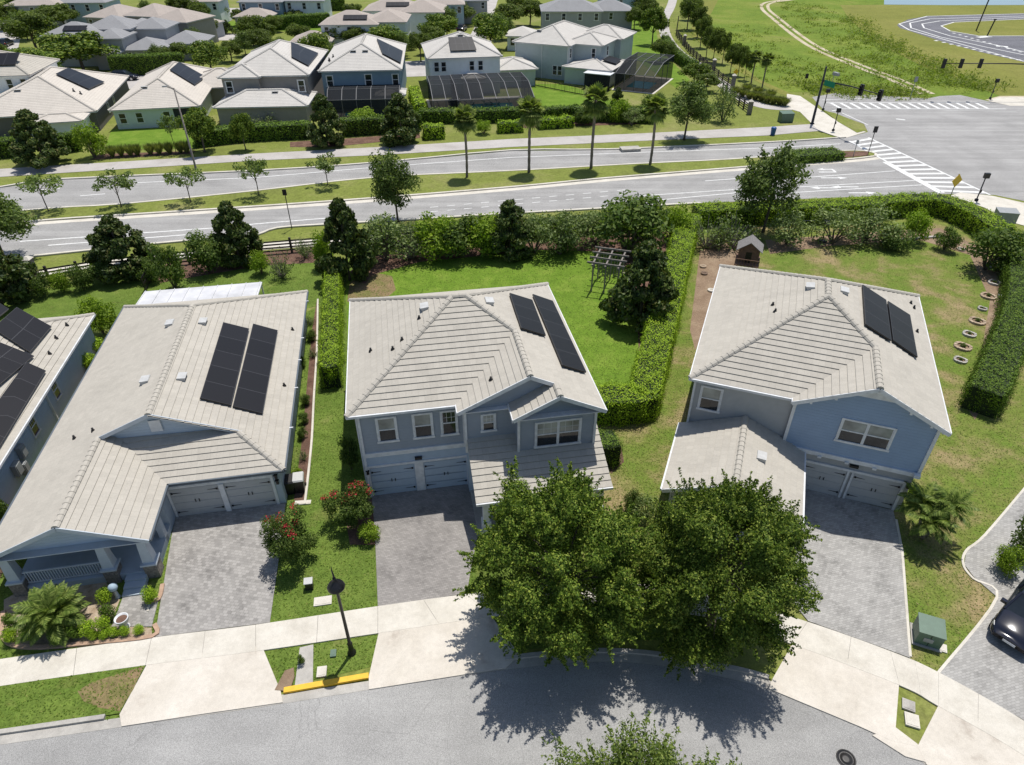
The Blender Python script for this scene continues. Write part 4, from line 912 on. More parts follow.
def make_protos():
    for i in range(3):
        r = np.random.default_rng(10 + i)
        # round-crowned tree, unit height and width
        cl = crown_clumps(r, 30, (0, 0, .62), .5, .38, .15, .35, -.75); cl = [(a * k_, b * k_, .62 + (c - .62) * k_, s * v_, t * v_) for (a, b, c, s, t), k_, v_ in zip(cl, r.uniform(.8, 1.12, 30), r.uniform(.75, 1.2, 30))]; P, N = blob_points(r, cl, 6500, .3)
        tr = limbs(r, (0, 0, 0), (0, 0, .62), .022, cl, 10, .03)
        for mk, kk in (('lf_oak', 'oak'), ('lf_far', 'fartree')): proto(f'{kk}{i}', [('crown', leafmesh('crown', P, N, .05, mk, .55, np.random.default_rng(i))), ('trunk', tr.mesh('trunk', 'bark'))])
        # magnolia: dark cone of big leaves down to the ground
        cl = []
        for k in range(80):
            z = r.uniform(.04, .97); R = .56 * min(1, 1.2 * (1 - z) ** .7 + .04) * r.uniform(.75, 1.12) * (0.8 if z < .12 else 1); a = r.uniform(0, 6.28); q = r.uniform(.45, 1) ** .5; s = r.uniform(.09, .15) * (1.15 - .5 * z)
            cl.append((math.cos(a) * max(0, R - s * .6) * q, math.sin(a) * max(0, R - s * .6) * q, z * .93 + .02, s, s * .62))
        P, N = blob_points(r, cl, 15000, .4); tr = limbs(r, (0, 0, 0), (0, 0, .85), .02, cl, 0, .02)
        proto(f'magnolia{i}', [('crown', leafmesh('crown', P, N, .058, 'lf_mag', .55, r)), ('trunk', tr.mesh('trunk', 'bark'))])
        # young street tree: thin stem, loose upright crown
        cl = crown_clumps(r, 18, (0, 0, .70), .5, .27, .13, .3, -.6); P, N = blob_points(r, cl, 1000, .1)
        tr = limbs(r, (0, 0, 0), (0, 0, .7), .013, cl, 12, .05)
        proto(f'young{i}', [('crown', leafmesh('crown', P, N, .07, 'lf_airy', .45, r)), ('trunk', tr.mesh('trunk', 'bark'))])
        # shrubs
        for kk, mk, nn, sz, cr in (('shrub', 'lf_shrub', 3200, .062, .2), ('bright', 'lf_bright', 3000, .062, .2), ('grey', 'lf_grey', 1900, .055, .17), ('ball', 'lf_hedge', 2200, .075, .3), ('darkball', 'lf_hedge_d', 2200, .075, .3)):
            tight = 'ball' in kk; cl = crown_clumps(r, 12 if tight else 26, (0, 0, .5 if tight else .46), .5, .5, cr, .55 if tight else .3, -.8)
            if tight: cl.append((0, 0, .5, .42, .43))
            P, N = blob_points(r, cl, nn, .5 if tight else .25); P[:, 2] = np.maximum(P[:, 2], .01)
            ex = None
            if not tight:
                ex = MB()
                for k in range(7): c = cl[k]; ex.tube([(0, 0, 0), (c[0] * .5, c[1] * .5, c[2] * .6), c[:3]], [.02, .014, .005], 5, 1)
            proto(f'{kk}{i}', [('shrub', leafmesh('shrub', P, N, sz, [mk, 'bark'], .5, r, extra=ex))])
        # bare twiggy shrub with few leaves
        ex = MB(); tips = []
        for k in range(46):
            d = sph(r, 1)[0]; d[2] = abs(d[2]) * .8 + .35; e = Vector(d).normalized() * r.uniform(.5, .85); e.x *= .65; e.y *= .65; s = e * r.uniform(.25, .5)
            ex.tube([s * .1, s, e], [.012, .008, .003], 4, 1); tips.append(e)
        P = np.array([tuple(t) for t in tips for _ in range(16)]) * r.uniform(.5, 1.05, (46 * 16, 1)) + r.normal(0, .05, (46 * 16, 3)); P[:, 2] = np.abs(P[:, 2])
        proto(f'twiggy{i}', [('shrub', leafmesh('shrub', P, sph(r, len(P)), .055, ['lf_grey', 'wood_grey'], .5, r, extra=ex))])
        # grass tuft
        n = 420; a = r.uniform(0, 6.28, n); rr = r.uniform(.02, .14, n); L = r.uniform(.6, 1, n); ou = r.uniform(.1, .5, n); V = np.empty((n, 4, 3))
        dx, dy = np.cos(a), np.sin(a); w_ = .018
        b0 = np.stack([dx * rr, dy * rr, np.zeros(n)], 1); t1 = b0 + np.stack([dx * ou, dy * ou, L], 1); sd_ = np.stack([-dy, dx, np.zeros(n)], 1) * w_
        md = b0 + (t1 - b0) * .55 + np.stack([np.zeros(n), np.zeros(n), L * .12], 1)
        V[:, 0] = b0; V[:, 1] = md - sd_; V[:, 2] = t1; V[:, 3] = md + sd_
        proto(f'tuft{i}', [('tuft', quadmesh('tuft', V, 'lf_grass'))])
        cl = crown_clumps(r, 42, (0, 0, .59), .5, .40, .14, .25, -.9, .45); P, N = blob_points(r, cl, 8000, .1); tw = []
        for k in range(90):
            b = cl[r.integers(len(cl))]; o = np.array(b[:3]); e = (o - np.array([0, 0, .55])); e = e / np.linalg.norm(e) * r.uniform(.08, .17) + np.array([0, 0, .03]); tt = r.uniform(0, 1, (18, 1)); tw.append(o + e * tt + r.normal(0, .02, (18, 3)))
        tw = np.concatenate(tw); P = np.concatenate([P, tw]); N = np.concatenate([N, sph(r, len(tw))])
        tr = limbs(r, (0, 0, 0), (0, 0, .8), .016, cl, 12, .03); proto(f'airy{i}', [('crown', leafmesh('crown', P, N, .038, 'lf_airy', .45, r)), ('trunk', tr.mesh('trunk', 'bark'))])
    # fan palm (unit height), trunk + fan fronds
    for i in range(2):
        r = np.random.default_rng(40 + i); fr = []
        for k in range(46):
            a = k * 2.4 + r.uniform(-.2, .2); el = r.uniform(-1.0, 1.35); L = r.uniform(.13, .19); d = Vector((math.cos(a) * math.cos(el), math.sin(a) * math.cos(el), math.sin(el)))
            hub = Vector((0, 0, .86)) + d * L * .55; side = d.cross(Vector((0, 0, 1))).normalized(); upv = side.cross(d)
            for j in range(13):
                th = (j - 6) / 6 * 1.25; e = (d * math.cos(th) + side * math.sin(th)); tip = hub + e * L * (1 - .15 * abs(th)) + Vector((0, 0, -L * .28)); wv = e.cross(upv).normalized() * L * .10; m_ = hub.lerp(tip, .5) + Vector((0, 0, L * .07))
                fr.append([hub, m_ - wv, tip, m_ + wv])
            st = Vector((0, 0, .86)); wv = side * .006; fr.append([st - wv, st + wv, hub + wv, hub - wv])
        me = quadmesh('crown', np.array([[tuple(v) for v in q] for q in fr]), 'lf_fan')
        tb = MB(); zz = [k / 14 * .86 for k in range(15)]; tb.tube([(0.008 * math.sin(z * 5), 0, z) for z in zz], [.026 - .006 * (z > .05) + .004 * (k % 2) + (.008 if z > .74 else 0) for k, z in enumerate(zz)], 9)
        proto(f'palm{i}', [('crown', me), ('trunk', tb.mesh('trunk', 'palmbark'))])
make_protos()

def feather_palm(name, label, loc, trunk_h, L, nf, rng, droop=.9, stems=1, mat='lf_palm', lw=.035, n_leaf=34, dead=8):
    """pinnate palm: arching fronds of paired leaflets"""
    r = rng; root = thing(name, label, 'palm', loc); Q = []; mi = []; tb = MB()
    for s in range(stems):
        off = Vector((0, 0, 0)) if stems == 1 else Vector((math.cos(s * 2.1) * .35, math.sin(s * 2.1) * .35, 0)); top = off * 1.9 + Vector((0, 0, trunk_h * (1 - .12 * s)))
        k = 9; tb.tube([(off * .6).lerp(top, j / k) + Vector((0, 0, 0)) for j in range(k + 1)], [.16 - .03 * j / k + .012 * (j % 2) for j in range(k + 1)] if stems == 1 else [.075 + .006 * (j % 2) for j in range(k + 1)], 9)
        for k in range(nf + dead):
            isd = k >= nf; a = k * 2.399 + r.uniform(-.2, .2); el = (r.uniform(-.9, -.35) if isd else (1.35 - 1.55 * (k / nf) + r.uniform(-.12, .12))); LL = L * r.uniform(.85, 1.1) * (.7 if isd else 1)
            p = top.copy(); hd = Vector((math.cos(a), math.sin(a), 0)); step = LL / 12; pts = [p.copy()]; e = el
            for j in range(12): p = p + (hd * math.cos(e) + Vector((0, 0, math.sin(e)))) * step; pts.append(p.copy()); e -= droop / 12 * (.5 + j / 8)
            side = hd.cross(Vector((0, 0, 1)))
            for j in range(12):
                w_ = .02 * (1 - j / 13); Q.append([pts[j] - side * w_, pts[j] + side * w_, pts[j + 1] + side * w_, pts[j + 1] - side * w_]); mi.append(1 if isd else 0)
            for j in range(n_leaf):
                t = (j + 1.5) / (n_leaf + 1); x = t * 12; i0 = min(11, int(x)); c = pts[i0].lerp(pts[i0 + 1], x - i0); dr = (pts[i0 + 1] - pts[i0]).normalized(); ll = LL * .27 * math.sin(math.pi * min(1, t * .85 + .18)) + .04
                for sg in (-1, 1):
                    v = (side * sg * .8 + dr * .65 + Vector((0, 0, -.18 + r.uniform(-.12, .2)))).normalized(); tip = c + v * ll + Vector((0, 0, -ll * .22)); m_ = c.lerp(tip, .45) + Vector((0, 0, ll * .05)); w_ = dr * lw
                    Q.append([c, m_ - w_, tip, m_ + w_]); mi.append(1 if isd else 0)
    me = quadmesh('crown', np.array([[tuple(v) for v in q] for q in Q]), [mat, 'lf_dry'], mi=np.array(mi)); meshobj('crown', me, root); meshobj('trunk', tb.mesh('trunk', 'palmbark'), root); return root

def hedge(name, label, line, width, h, mat='lf_hedge', dens=90, leaf=.13, group=None, bump=.15, cat='hedge', seed=0):
    """clipped hedge along a world polyline: leafy skin over a solid core"""
    r = np.random.default_rng(seed + int(abs(line[0].x * 13 + line[0].y * 7))); c0 = line[0].lerp(line[-1], .5); L = [p - c0 for p in line]
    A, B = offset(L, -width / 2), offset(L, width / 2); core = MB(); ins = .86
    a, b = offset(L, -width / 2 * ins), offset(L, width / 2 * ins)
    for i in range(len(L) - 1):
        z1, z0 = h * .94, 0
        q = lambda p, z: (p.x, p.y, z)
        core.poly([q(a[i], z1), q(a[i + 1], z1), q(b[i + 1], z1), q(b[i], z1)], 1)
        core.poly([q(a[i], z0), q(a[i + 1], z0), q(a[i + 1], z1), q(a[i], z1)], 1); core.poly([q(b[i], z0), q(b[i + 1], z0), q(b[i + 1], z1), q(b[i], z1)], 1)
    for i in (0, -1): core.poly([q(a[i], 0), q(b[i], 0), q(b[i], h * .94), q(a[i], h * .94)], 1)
    quads = []
    for i in range(len(L) - 1):
        quads.append((A[i], A[i + 1], B[i], B[i + 1], 't')); quads.append((A[i], A[i + 1], None, None, 's')); quads.append((B[i], B[i + 1], None, None, 's'))
    quads.append((A[0], B[0], None, None, 's')); quads.append((A[-1], B[-1], None, None, 's'))
    P, N = [], []
    for k, (p, q_, p2, q2, typ) in enumerate(quads):
        ln = (q_ - p).length; hh = width if typ == 't' else h; n = max(4, int(ln * hh * dens * 2.2)); u, v = r.uniform(0, 1, n), r.uniform(0, 1, n)
        if typ == 't':
            P.append(np.stack([(p.x * (1 - u) + q_.x * u) * (1 - v) + (p2.x * (1 - u) + q2.x * u) * v, (p.y * (1 - u) + q_.y * u) * (1 - v) + (p2.y * (1 - u) + q2.y * u) * v, np.full(n, h)], 1)); N.append(np.tile([0, 0, 1.], (n, 1)))
        else:
            P.append(np.stack([p.x * (1 - u) + q_.x * u, p.y * (1 - u) + q_.y * u, v * h], 1)); d = Vector((-(q_ - p).y, (q_ - p).x)).normalized(); mid = (p + q_) / 2
            cm = min(L, key=lambda t: (t - mid).length); sg = 1 if (mid - cm).dot(d) >= 0 else -1; N.append(np.tile([d.x * sg, d.y * sg, .1], (n, 1)))
    P = np.concatenate(P); N = np.concatenate(N)
    lump = np.sin(P[:, 0] * 2.3 + 1) * np.sin(P[:, 1] * 1.9) * np.sin(P[:, 2] * 2.7 + .5) + .6 * np.sin(P[:, 0] * 5.1) * np.sin(P[:, 1] * 4.7 + 2)
    P = P + N * (lump * bump + r.normal(0, bump * .55, len(P)) + (r.uniform(0, 1, len(P)) < .07) * r.uniform(0, .24, len(P)))[:, None]
    P[:, 2] = np.maximum(P[:, 2], .02)
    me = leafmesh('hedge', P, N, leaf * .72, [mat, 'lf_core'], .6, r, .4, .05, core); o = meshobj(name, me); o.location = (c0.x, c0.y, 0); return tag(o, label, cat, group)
def hl(z, *pix): return [G(x, y, z).xy for x, y in pix]

# ---------------------------------------------------------------- the two big street trees and the crown across the street
def big_tree(label, x, y, cz, R, Rz, base, nl, leaf, mat, seed, ncl=100, cr=.78):
    r = np.random.default_rng(seed); root = thing('street_tree', label, 'tree', (base[0], base[1], 0))
    c = (x - base[0], y - base[1], cz); cl = crown_clumps(r, ncl, c, R, Rz, cr, .5, -.85)
    lobe = sph(r, 9); lam = r.uniform(-.16, .13, 9)
    def grow(b):
        d = np.array(b[:3]) - np.array(c); u = d / (np.linalg.norm(d) + 1e-6); f = 1 + (lam * np.clip((lobe @ u - .55) / .45, 0, 1)).sum(); q = np.array(c) + d * f; return (q[0], q[1], q[2], b[3] * r.uniform(.7, 1.15), b[4] * r.uniform(.6, .95))
    cl = [grow(b) for b in cl]; P, N = blob_points(r, cl, nl, .25); P = P + r.normal(0, .04, P.shape); q_ = r.choice(len(P), len(P) // 12); d_ = sph(r, len(q_)) * r.uniform(.1, .85, (len(q_), 1)) ** .5; P[q_] = np.array(c) + d_ * np.array([R, R, Rz]) * .85
    # drooping twig ends that break the outline
    tw = []
    for k in range(620):
        b = cl[r.integers(len(cl))]; d = np.array(b[:3]) - np.array(c); d = d / (np.linalg.norm(d) + 1e-6) + r.normal(0, .55, 3); d /= np.linalg.norm(d)
        if d[2] < -.75: continue
        o = np.array(b[:3]) + d * b[3] * .75; e = d * r.uniform(.35, 1.0) + np.array([0, 0, r.uniform(-.2, .25)]); n = int(nl / 2600) + 6
        tt = r.uniform(0, 1, (n, 1)); tw.append(o + e * tt + r.normal(0, .09, (n, 3)) * (1.15 - tt))
    tw = np.concatenate(tw); P = np.concatenate([P, tw]); N = np.concatenate([N, sph(r, len(tw))])
    meshobj('crown', leafmesh('crown', P, N, leaf, mat, .5, r, .42, .3), root); meshobj('trunk', limbs(r, (0, 0, 0), (c[0] * .6, c[1] * .6, cz), .17, cl, 26, .25, 10).mesh('trunk', 'bark'), root); return root
big_tree('large dense oak at the kerb, left one of the touching pair', 2.25, 19.5, 4.4, 4.15, 3.9, (2.3, 19.0), 160000, .122, 'lf_oak', 5)
big_tree('large dense oak at the kerb, right one of the touching pair', 9.1, 18.95, 4.3, 3.78, 3.75, (9.0, 18.7), 155000, .118, 'lf_oak', 6)
b_ = G(650, 838, 4.6); big_tree('pale feathery tree top rising from the bottom edge across the street', b_.x, b_.y, 4.4, 3.6, 3.0, (b_.x, b_.y), 62000, .115, 'lf_oak_pale', 7, 100, .70)

# ---------------------------------------------------------------- clipped hedges near the houses
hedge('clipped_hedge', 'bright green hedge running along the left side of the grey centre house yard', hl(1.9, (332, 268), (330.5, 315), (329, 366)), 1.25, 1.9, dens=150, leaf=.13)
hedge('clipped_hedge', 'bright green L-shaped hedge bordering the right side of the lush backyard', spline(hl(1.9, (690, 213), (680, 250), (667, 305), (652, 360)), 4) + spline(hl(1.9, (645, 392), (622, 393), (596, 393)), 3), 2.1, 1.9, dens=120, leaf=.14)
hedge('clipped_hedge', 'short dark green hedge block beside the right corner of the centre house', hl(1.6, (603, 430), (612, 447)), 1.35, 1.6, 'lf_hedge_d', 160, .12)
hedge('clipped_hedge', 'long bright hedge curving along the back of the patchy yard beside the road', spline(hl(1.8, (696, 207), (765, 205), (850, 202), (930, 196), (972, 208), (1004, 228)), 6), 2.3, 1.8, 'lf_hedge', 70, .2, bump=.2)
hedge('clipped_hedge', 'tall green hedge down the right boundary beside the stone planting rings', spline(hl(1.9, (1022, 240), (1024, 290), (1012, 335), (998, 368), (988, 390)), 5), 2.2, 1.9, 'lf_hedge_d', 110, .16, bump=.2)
for i, (x, y, lb) in enumerate(((90, 362, 'small bright boxy bush beside the slate house wall, nearer of two'), (98, 345, 'small bright boxy bush beside the slate house wall, farther of two'))):
    veg('ball%d' % i, 'round_bush', x, y + 6, y - 9, 20, lb, 'bush', 'pair of bushes by the slate wall')
# ---------------------------------------------------------------- back boundary trees and shrubs
T = [
 ('magnolia0', 'magnolia_tree', 128, 275, 213, 64, 'dark conical magnolia at the left yard fence, left of the dug mulch bed', 'tree', None),
 ('magnolia1', 'magnolia_tree', 240, 262, 199, 50, 'tall dark magnolia in the mulch bed behind the left house', 'tree', None),
 ('magnolia2', 'magnolia_tree', 350, 280, 194, 54, 'dark narrow magnolia at the back end of the bright hedge', 'tree', None),
 ('magnolia1', 'magnolia_tree', 640, 322, 238, 72, 'broad dark magnolia beside the timber pergola', 'tree', None),
 ('airy0', 'oak_tree', 6, 262, 186, 96, 'spreading tree cut by the left edge beside the road', 'tree', None),
 ('magnolia2', 'dark_tree', 2, 305, 232, 72, 'dense dark tree at the left edge in front of the fence', 'tree', None),
 ('shrub0', 'tall_shrub', 176, 290, 236, 34, 'upright leafy shrub at the left end of the mulch bed', 'shrub', None),
 ('shrub1', 'loose_shrub', 210, 272, 226, 42, 'loose grey-green shrub left of the tall mulch-bed magnolia', 'shrub', None),
 ('twiggy0', 'loose_shrub', 283, 278, 240, 30, 'half-bare shrub before the dark rail fence', 'shrub', None),
 ('twiggy1', 'loose_shrub', 306, 258, 228, 24, 'thin feathery shrub at the right end of the rail fence', 'shrub', None),
 ('bright1', 'loose_shrub', 262, 274, 248, 22, 'small yellow-green bush at the foot of the tall magnolia', 'shrub', None),
 ('bright0', 'leafy_shrub', 326, 268, 224, 22, 'yellow-green shrub squeezed between rail fence and narrow magnolia', 'shrub', None),
 ('bright2', 'round_bush', 104, 334, 290, 38, 'bright rounded bush behind the slate house corner', 'bush', None),
 ('airy1', 'young_oak', 398, 222, 147, 66, 'young oak rising above the back hedge, trunk by the near carriageway', 'tree', None),
 ('airy2', 'young_oak', 763, 232, 141, 84, 'dark round oak at the back of the patchy yard near the turn lanes', 'tree', None),
 ('airy0', 'oak_tree', 684, 140, 80, 64, 'oak on the verge beside the far carriageway, right of the palm row', 'tree', None),
 ('grey2', 'flowering_tree', 722, 122, 80, 32, 'small bronze-leaved tree behind the end of the path fence', 'tree', None),
 ('shrub2', 'big_shrub', 625, 256, 186, 88, 'huge blue-green shrub behind the pergola', 'shrub', None),
]
for a in T: veg(*a)
bh = [('grey0', 388, 260, 214, 44, 'silvery shrub just right of the narrow magnolia'), ('twiggy2', 412, 258, 218, 40, 'half-bare silvery shrub below the young oak'), ('bright0', 438, 257, 214, 38, 'yellow-green shrub right of the young oak trunk'),
      ('shrub0', 462, 256, 214, 38, 'mid-green shrub left of the dark upright one in the back row'), ('bright1', 486, 256, 212, 32, 'leafy yellow-green shrub touching the dark upright one'), ('magnolia1', 510, 255, 202, 36, 'dark upright shrub in the middle of the back row'),
      ('grey1', 534, 254, 210, 34, 'grey-green shrub right of the dark upright one'), ('grey2', 560, 254, 208, 38, 'loose grey-green shrub left of the huge blue-green one'), ('shrub1', 565, 252, 228, 22, 'small dark bush in front of the back row mulch'),
      ('bright2', 672, 240, 198, 32, 'bright shrub between the huge shrub and the hedge end'), ('twiggy0', 706, 248, 204, 40, 'bare twiggy shrub behind the hedge end in the patchy yard'), ('twiggy1', 732, 248, 198, 44, 'sprawling leafless bush left of the dark round oak'),
      ('shrub0', 718, 246, 222, 18, 'small leafy seedling bush in the soil bed'), ('grey0', 786, 244, 208, 42, 'silver shrub beneath the dark round oak'), ('grey1', 832, 244, 204, 48, 'large silver-leaved shrub in front of the curving hedge'), ('grey2', 864, 242, 202, 50, 'dense silver shrub right of the bird feeder'),
      ('bright0', 912, 242, 206, 26, 'feathery bright bush in the corner of the patchy yard'), ('shrub1', 893, 248, 226, 34, 'low green mound in the corner garden'), ('shrub2', 984, 270, 220, 50, 'broad-leaved dark shrub in the far right yard corner'), ('shrub0', 944, 250, 224, 22, 'small shrub left of the broad-leaved corner one'),
      ('grey1', 595, 246, 210, 36, 'dull green shrub left behind the timber pergola')]
for kd, x, yb, yt, w_, lb in bh: veg(kd, 'garden_shrub' if kd[0] != 'm' else 'upright_shrub', x, yb, yt - (4 if x < 600 else 0), w_, lb, 'shrub', 'shrubs along the back boundary', sx=1.45 if x < 600 else 1.2)
hedge('informal_hedge', 'loose dark hedge behind the shrubs at the back of the lush yard', spline(hl(1.5, (376, 232), (440, 227), (520, 223), (600, 217), (660, 213)), 5), 1.6, 1.7, 'lf_shrub', 60, .2, bump=.3)
fl = [('shrub0', 46, 296, 270, 24), ('shrub1', 84, 290, 262, 26), ('bright1', 64, 292, 268, 22), ('shrub2', 104, 284, 258, 28), ('shrub0', 152, 282, 256, 26)]
for (kd, x, yb, yt, w_), lb in zip(fl, ('leftmost low shrub on the left fence', 'low shrub right of the open fence gap', 'low yellowish shrub beside the open fence gap', 'low shrub at the left foot of the conical magnolia', 'low shrub at the right foot of the conical magnolia')):
    veg(kd, 'fence_shrub', x, yb, yt, w_, lb, 'shrub', 'shrubs along the left fence')
# ---------------------------------------------------------------- median trees and verge palms
for i, (x, yb, yt, w_, lb) in enumerate(((49, 212, 173, 36, 'leftmost of five young median trees'), (122, 208, 169, 36, 'young median tree, second from the left'), (191, 203, 165, 32, 'middle one of five young median trees'), (259, 196, 156, 30, 'young median tree, fourth from the left'), (328, 186, 152, 30, 'young median tree nearest the young oak'))):
    veg('young%d' % (i % 3), 'young_tree', x, yb, yt, w_, lb, 'tree', 'young trees on the median', sx=1.25)
for i, (x, yb, yt, w_, lb) in enumerate(((467, 178, 108, 26, 'leftmost of four fan palms on the median'), (529, 173, 100, 30, 'second fan palm from the left on the median'), (591, 169, 88, 30, 'third fan palm from the left on the median'), (650, 165, 98, 28, 'fan palm on the median nearest the intersection'))):
    veg('palm%d' % (i % 2), 'fan_palm', x, yb, yt, w_, lb, 'palm', 'fan palms on the median', sx=2.1)
# ---------------------------------------------------------------- front gardens
p = G(60, 627); feather_palm('date_palm', 'bushy date palm in the gravel bed of the porch house', (p.x, p.y, 0), 1.0, 1.72, 48, np.random.default_rng(2), 1.0, 1, 'lf_palm', .034, 38, 4)
p = G(922, 536); feather_palm('date_palm', 'slender multi-stem date palm beside the royal blue house garage', (p.x, p.y, 0), 2.2, 1.45, 18, np.random.default_rng(4), 1.15, 3, 'lf_palm', .036, 30, 0)
balls = [(16, 621, 15, 0), (15, 635, 15, 0), (33, 634, 15, 0), (76, 632, 15, 0), (90, 629, 17, 0), (105, 626, 17, 0), (112, 612, 16, 0), (108, 596, 16, 0), (152, 595, 16, 0), (60, 640, 13, 0)]
bl = ['round clipped bush at the left end of the gravel bed, upper one', 'round clipped bush at the left end of the gravel bed, lower one', 'round bush just left of the date palm foot', 'low round bush under the right side of the date palm', 'dark round bush right of the date palm', 'round clipped bush left of the white urn', 'round clipped bush above and left of the urn', 'round clipped bush next to the blue garden ball', 'round bush alone at the driveway corner by the steps', 'small round bush in front of the date palm']
for i, ((x, y, w_, _), lb) in enumerate(zip(balls, bl)): veg(('ball%d' if i % 3 else 'darkball%d') % (i % 3), 'round_bush', x, y + 6, y - 8, w_, lb, 'bush', 'round bushes in the gravel bed')
for i, (x, y, lb) in enumerate(((95, 637, 'leftmost of the row of small bushes at the bed edge'), (106, 635.5, 'small bush second in the row at the bed edge'), (116, 634, 'small bush third in the row at the bed edge'), (127, 633, 'small bush fourth in the row at the bed edge'), (140, 631, 'small bush at the walkway end of the row at the bed edge'))):
    veg('ball%d' % (i % 3), 'small_bush', x, y + 3, y - 6, 11, lb, 'bush', 'small bushes at the bed edge')
def crape(label, x, yb, yt, w_, seed):
    r = np.random.default_rng(seed); p = G(x, yb); v = (yt - 382.5) / CAM_F; h = CAM_H + (-_sp - v * _cp) * p.y / (_cp - v * _sp); R = w_ * (p.y * _cp + CAM_H * _sp) / CAM_F / 2
    root = thing('crape_myrtle', label, 'tree', (p.x, p.y, 0)); cl = crown_clumps(r, 46, (0, 0, h * .5), R * 1.1, h * .5, R * .3, .35, -.85); P, N = blob_points(r, cl, 9000, .3); ex = MB()
    for k in range(6): a = k * 1.05; c = cl[k]; ex.tube([(.06 * math.cos(a), .06 * math.sin(a), 0), (c[0] * .4, c[1] * .4, h * .4), c[:3]], [.035, .028, .01], 6)
    meshobj('crown', leafmesh('crown', P, N, .125, 'lf_shrub', .45, r), root); meshobj('trunk', ex.mesh('trunk', 'bark'), root)
    top = sorted(cl, key=lambda c: -c[2] - .4 * r.uniform() * h)[:9]; F = np.concatenate([np.array(c[:3]) + np.array([0, 0, c[3] * .5]) + r.normal(0, .11, (42, 3)) for c in top])
    meshobj('blossom', leafmesh('blossom', F, sph(r, len(F)), .085, 'red_fl', .8, r), root)
crape('red-flowering crape myrtle at the corner of the left driveway', 294, 560, 512, 54, 1)
crape('red-flowering crape myrtle beside the centre house garage', 353, 522, 480, 50, 2)
for i, (kd, x, y, w_, yt, lb) in enumerate((('bright0', 370, 540, 26, 524, 'low bright bush at the corner of the centre driveway'), ('shrub0', 352, 470, 22, 430, 'bush tight against the left wall of the centre house'), ('grey0', 646, 520, 34, 494, 'yellowish shrub behind the two oaks beside the right porch'), ('shrub1', 632, 512, 22, 490, 'dark sapling in the grass between centre and right houses'),
      ('bright1', 912, 500, 16, 484, 'small leafy bush under the wall lamp of the blue house'), ('bright2', 1003, 572, 30, 545, 'bush with yellow leaves in the curved bed by the parked car'), ('shrub2', 1022, 556, 40, 515, 'dark shrub at the right edge above the curved walk'), ('shrub0', 7, 530, 26, 478, 'leafy bush at the left edge beside the slate house'),
      ('twiggy2', 12, 580, 16, 555, 'small bush at the left corner of the porch'), ('bright0', 1000, 565, 12, 556, 'little yellow bush at the tip of the curved bed'))):
    veg(kd, 'garden_bush', x, y, yt, w_, lb, 'bush')
for i, (kd, x, y, lb) in enumerate((('shrub0', 302, 362, 'dark small shrub in the strip bed, fourth from the back'), ('red', 313, 352, 'red-leaved tuft at the middle of the strip bed beside the left house'), ('shrub1', 306, 400, 'small green shrub halfway down the strip bed'), ('shrub2', 304, 418, 'small green shrub below halfway in the strip bed'), ('shrub0', 303, 433, 'low shrub in the lower half of the strip bed'), ('red', 304, 455, 'red-leaved tuft near the bin end of the strip bed'), ('bright1', 299, 474, 'yellow-green bush behind the bins'), ('red', 310, 320, 'red-flowered plant at the far end of the strip bed'), ('shrub1', 312, 336, 'feathery shrub near the far end of the strip bed'))):
    if kd == 'red':
        veg('twiggy%d' % (i % 3), 'red_plant', x, y + 5, y - 8, 13, lb, 'plant', 'plants in the strip bed'); bpy.data.objects
    else: veg(kd, 'bed_shrub', x, y + 5, y - 7, 12, lb, 'shrub', 'plants in the strip bed')

# ---------------------------------------------------------------- grass standing in the near lawns: nobody could count it
M['lf_lawn'] = m_leaf('lawn_blades', [(0, (.07, .115, .016)), (.45, (.125, .195, .026)), (.85, (.19, .25, .045)), (1, (.30, .31, .09))], .3, jit=0)
M['lf_lawn_dry'] = m_leaf('patchy_lawn_blades', [(0, (.09, .13, .022)), (.4, (.15, .21, .035)), (.78, (.25, .255, .075)), (1, (.38, .33, .15))], .3, jit=0)
def inside(P, poly):
    x, y = P[:, 0], P[:, 1]; c = np.zeros(len(P), bool); n = len(poly)
    for i in range(n):
        (x0, y0), (x1, y1) = poly[i], poly[(i + 1) % n]
        if y0 == y1: continue
        c ^= ((y0 > y) != (y1 > y)) & (x < (x1 - x0) * (y - y0) / (y1 - y0) + x0)
    return c
r = np.random.default_rng(99); got = {'lf_lawn': [], 'lf_lawn_dry': []}
for k_, poly in enumerate(LAWN):
    A = np.array(poly); lo, hi = A.min(0), A.max(0); lo = np.maximum(lo, (-34, 12)); hi = np.minimum(hi, (44, 62))
    if (hi <= lo).any(): continue
    n = int((hi - lo).prod() * 75); P = r.uniform(lo, hi, (n, 2)); ok = inside(P, poly)
    for q in KEEPOUT + LAWN[k_ + 1:]: ok &= ~inside(P, q)
    P = P[ok]; d = 1 / (1 + (np.linalg.norm(P, axis=1) / 30) ** 2); P = P[r.uniform(0, 1, len(P)) < np.clip(d * 1.6, 0, 1)]
    z = np.full((len(P), 1), .03) if k_ < len(LAWN) - 1 else np.full((len(P), 1), .085)
    got['lf_lawn_dry' if 'dry' in LAWN_MAT[k_] else 'lf_lawn'].append(np.concatenate([P, z], 1))
for mk, L in got.items():
    P = np.concatenate(L); N = np.tile([0, 0, 1.], (len(P), 1)); o = meshobj('lawn_grass', leafmesh('lawn_grass', P, N, .095, mk, .5, r, .45, .3)); o['kind'] = 'stuff'; o['label'] = 'short grass standing in the front and back lawns' if mk == 'lf_lawn' else 'patchy dry grass in the yard of the right house'; o['category'] = 'grass'
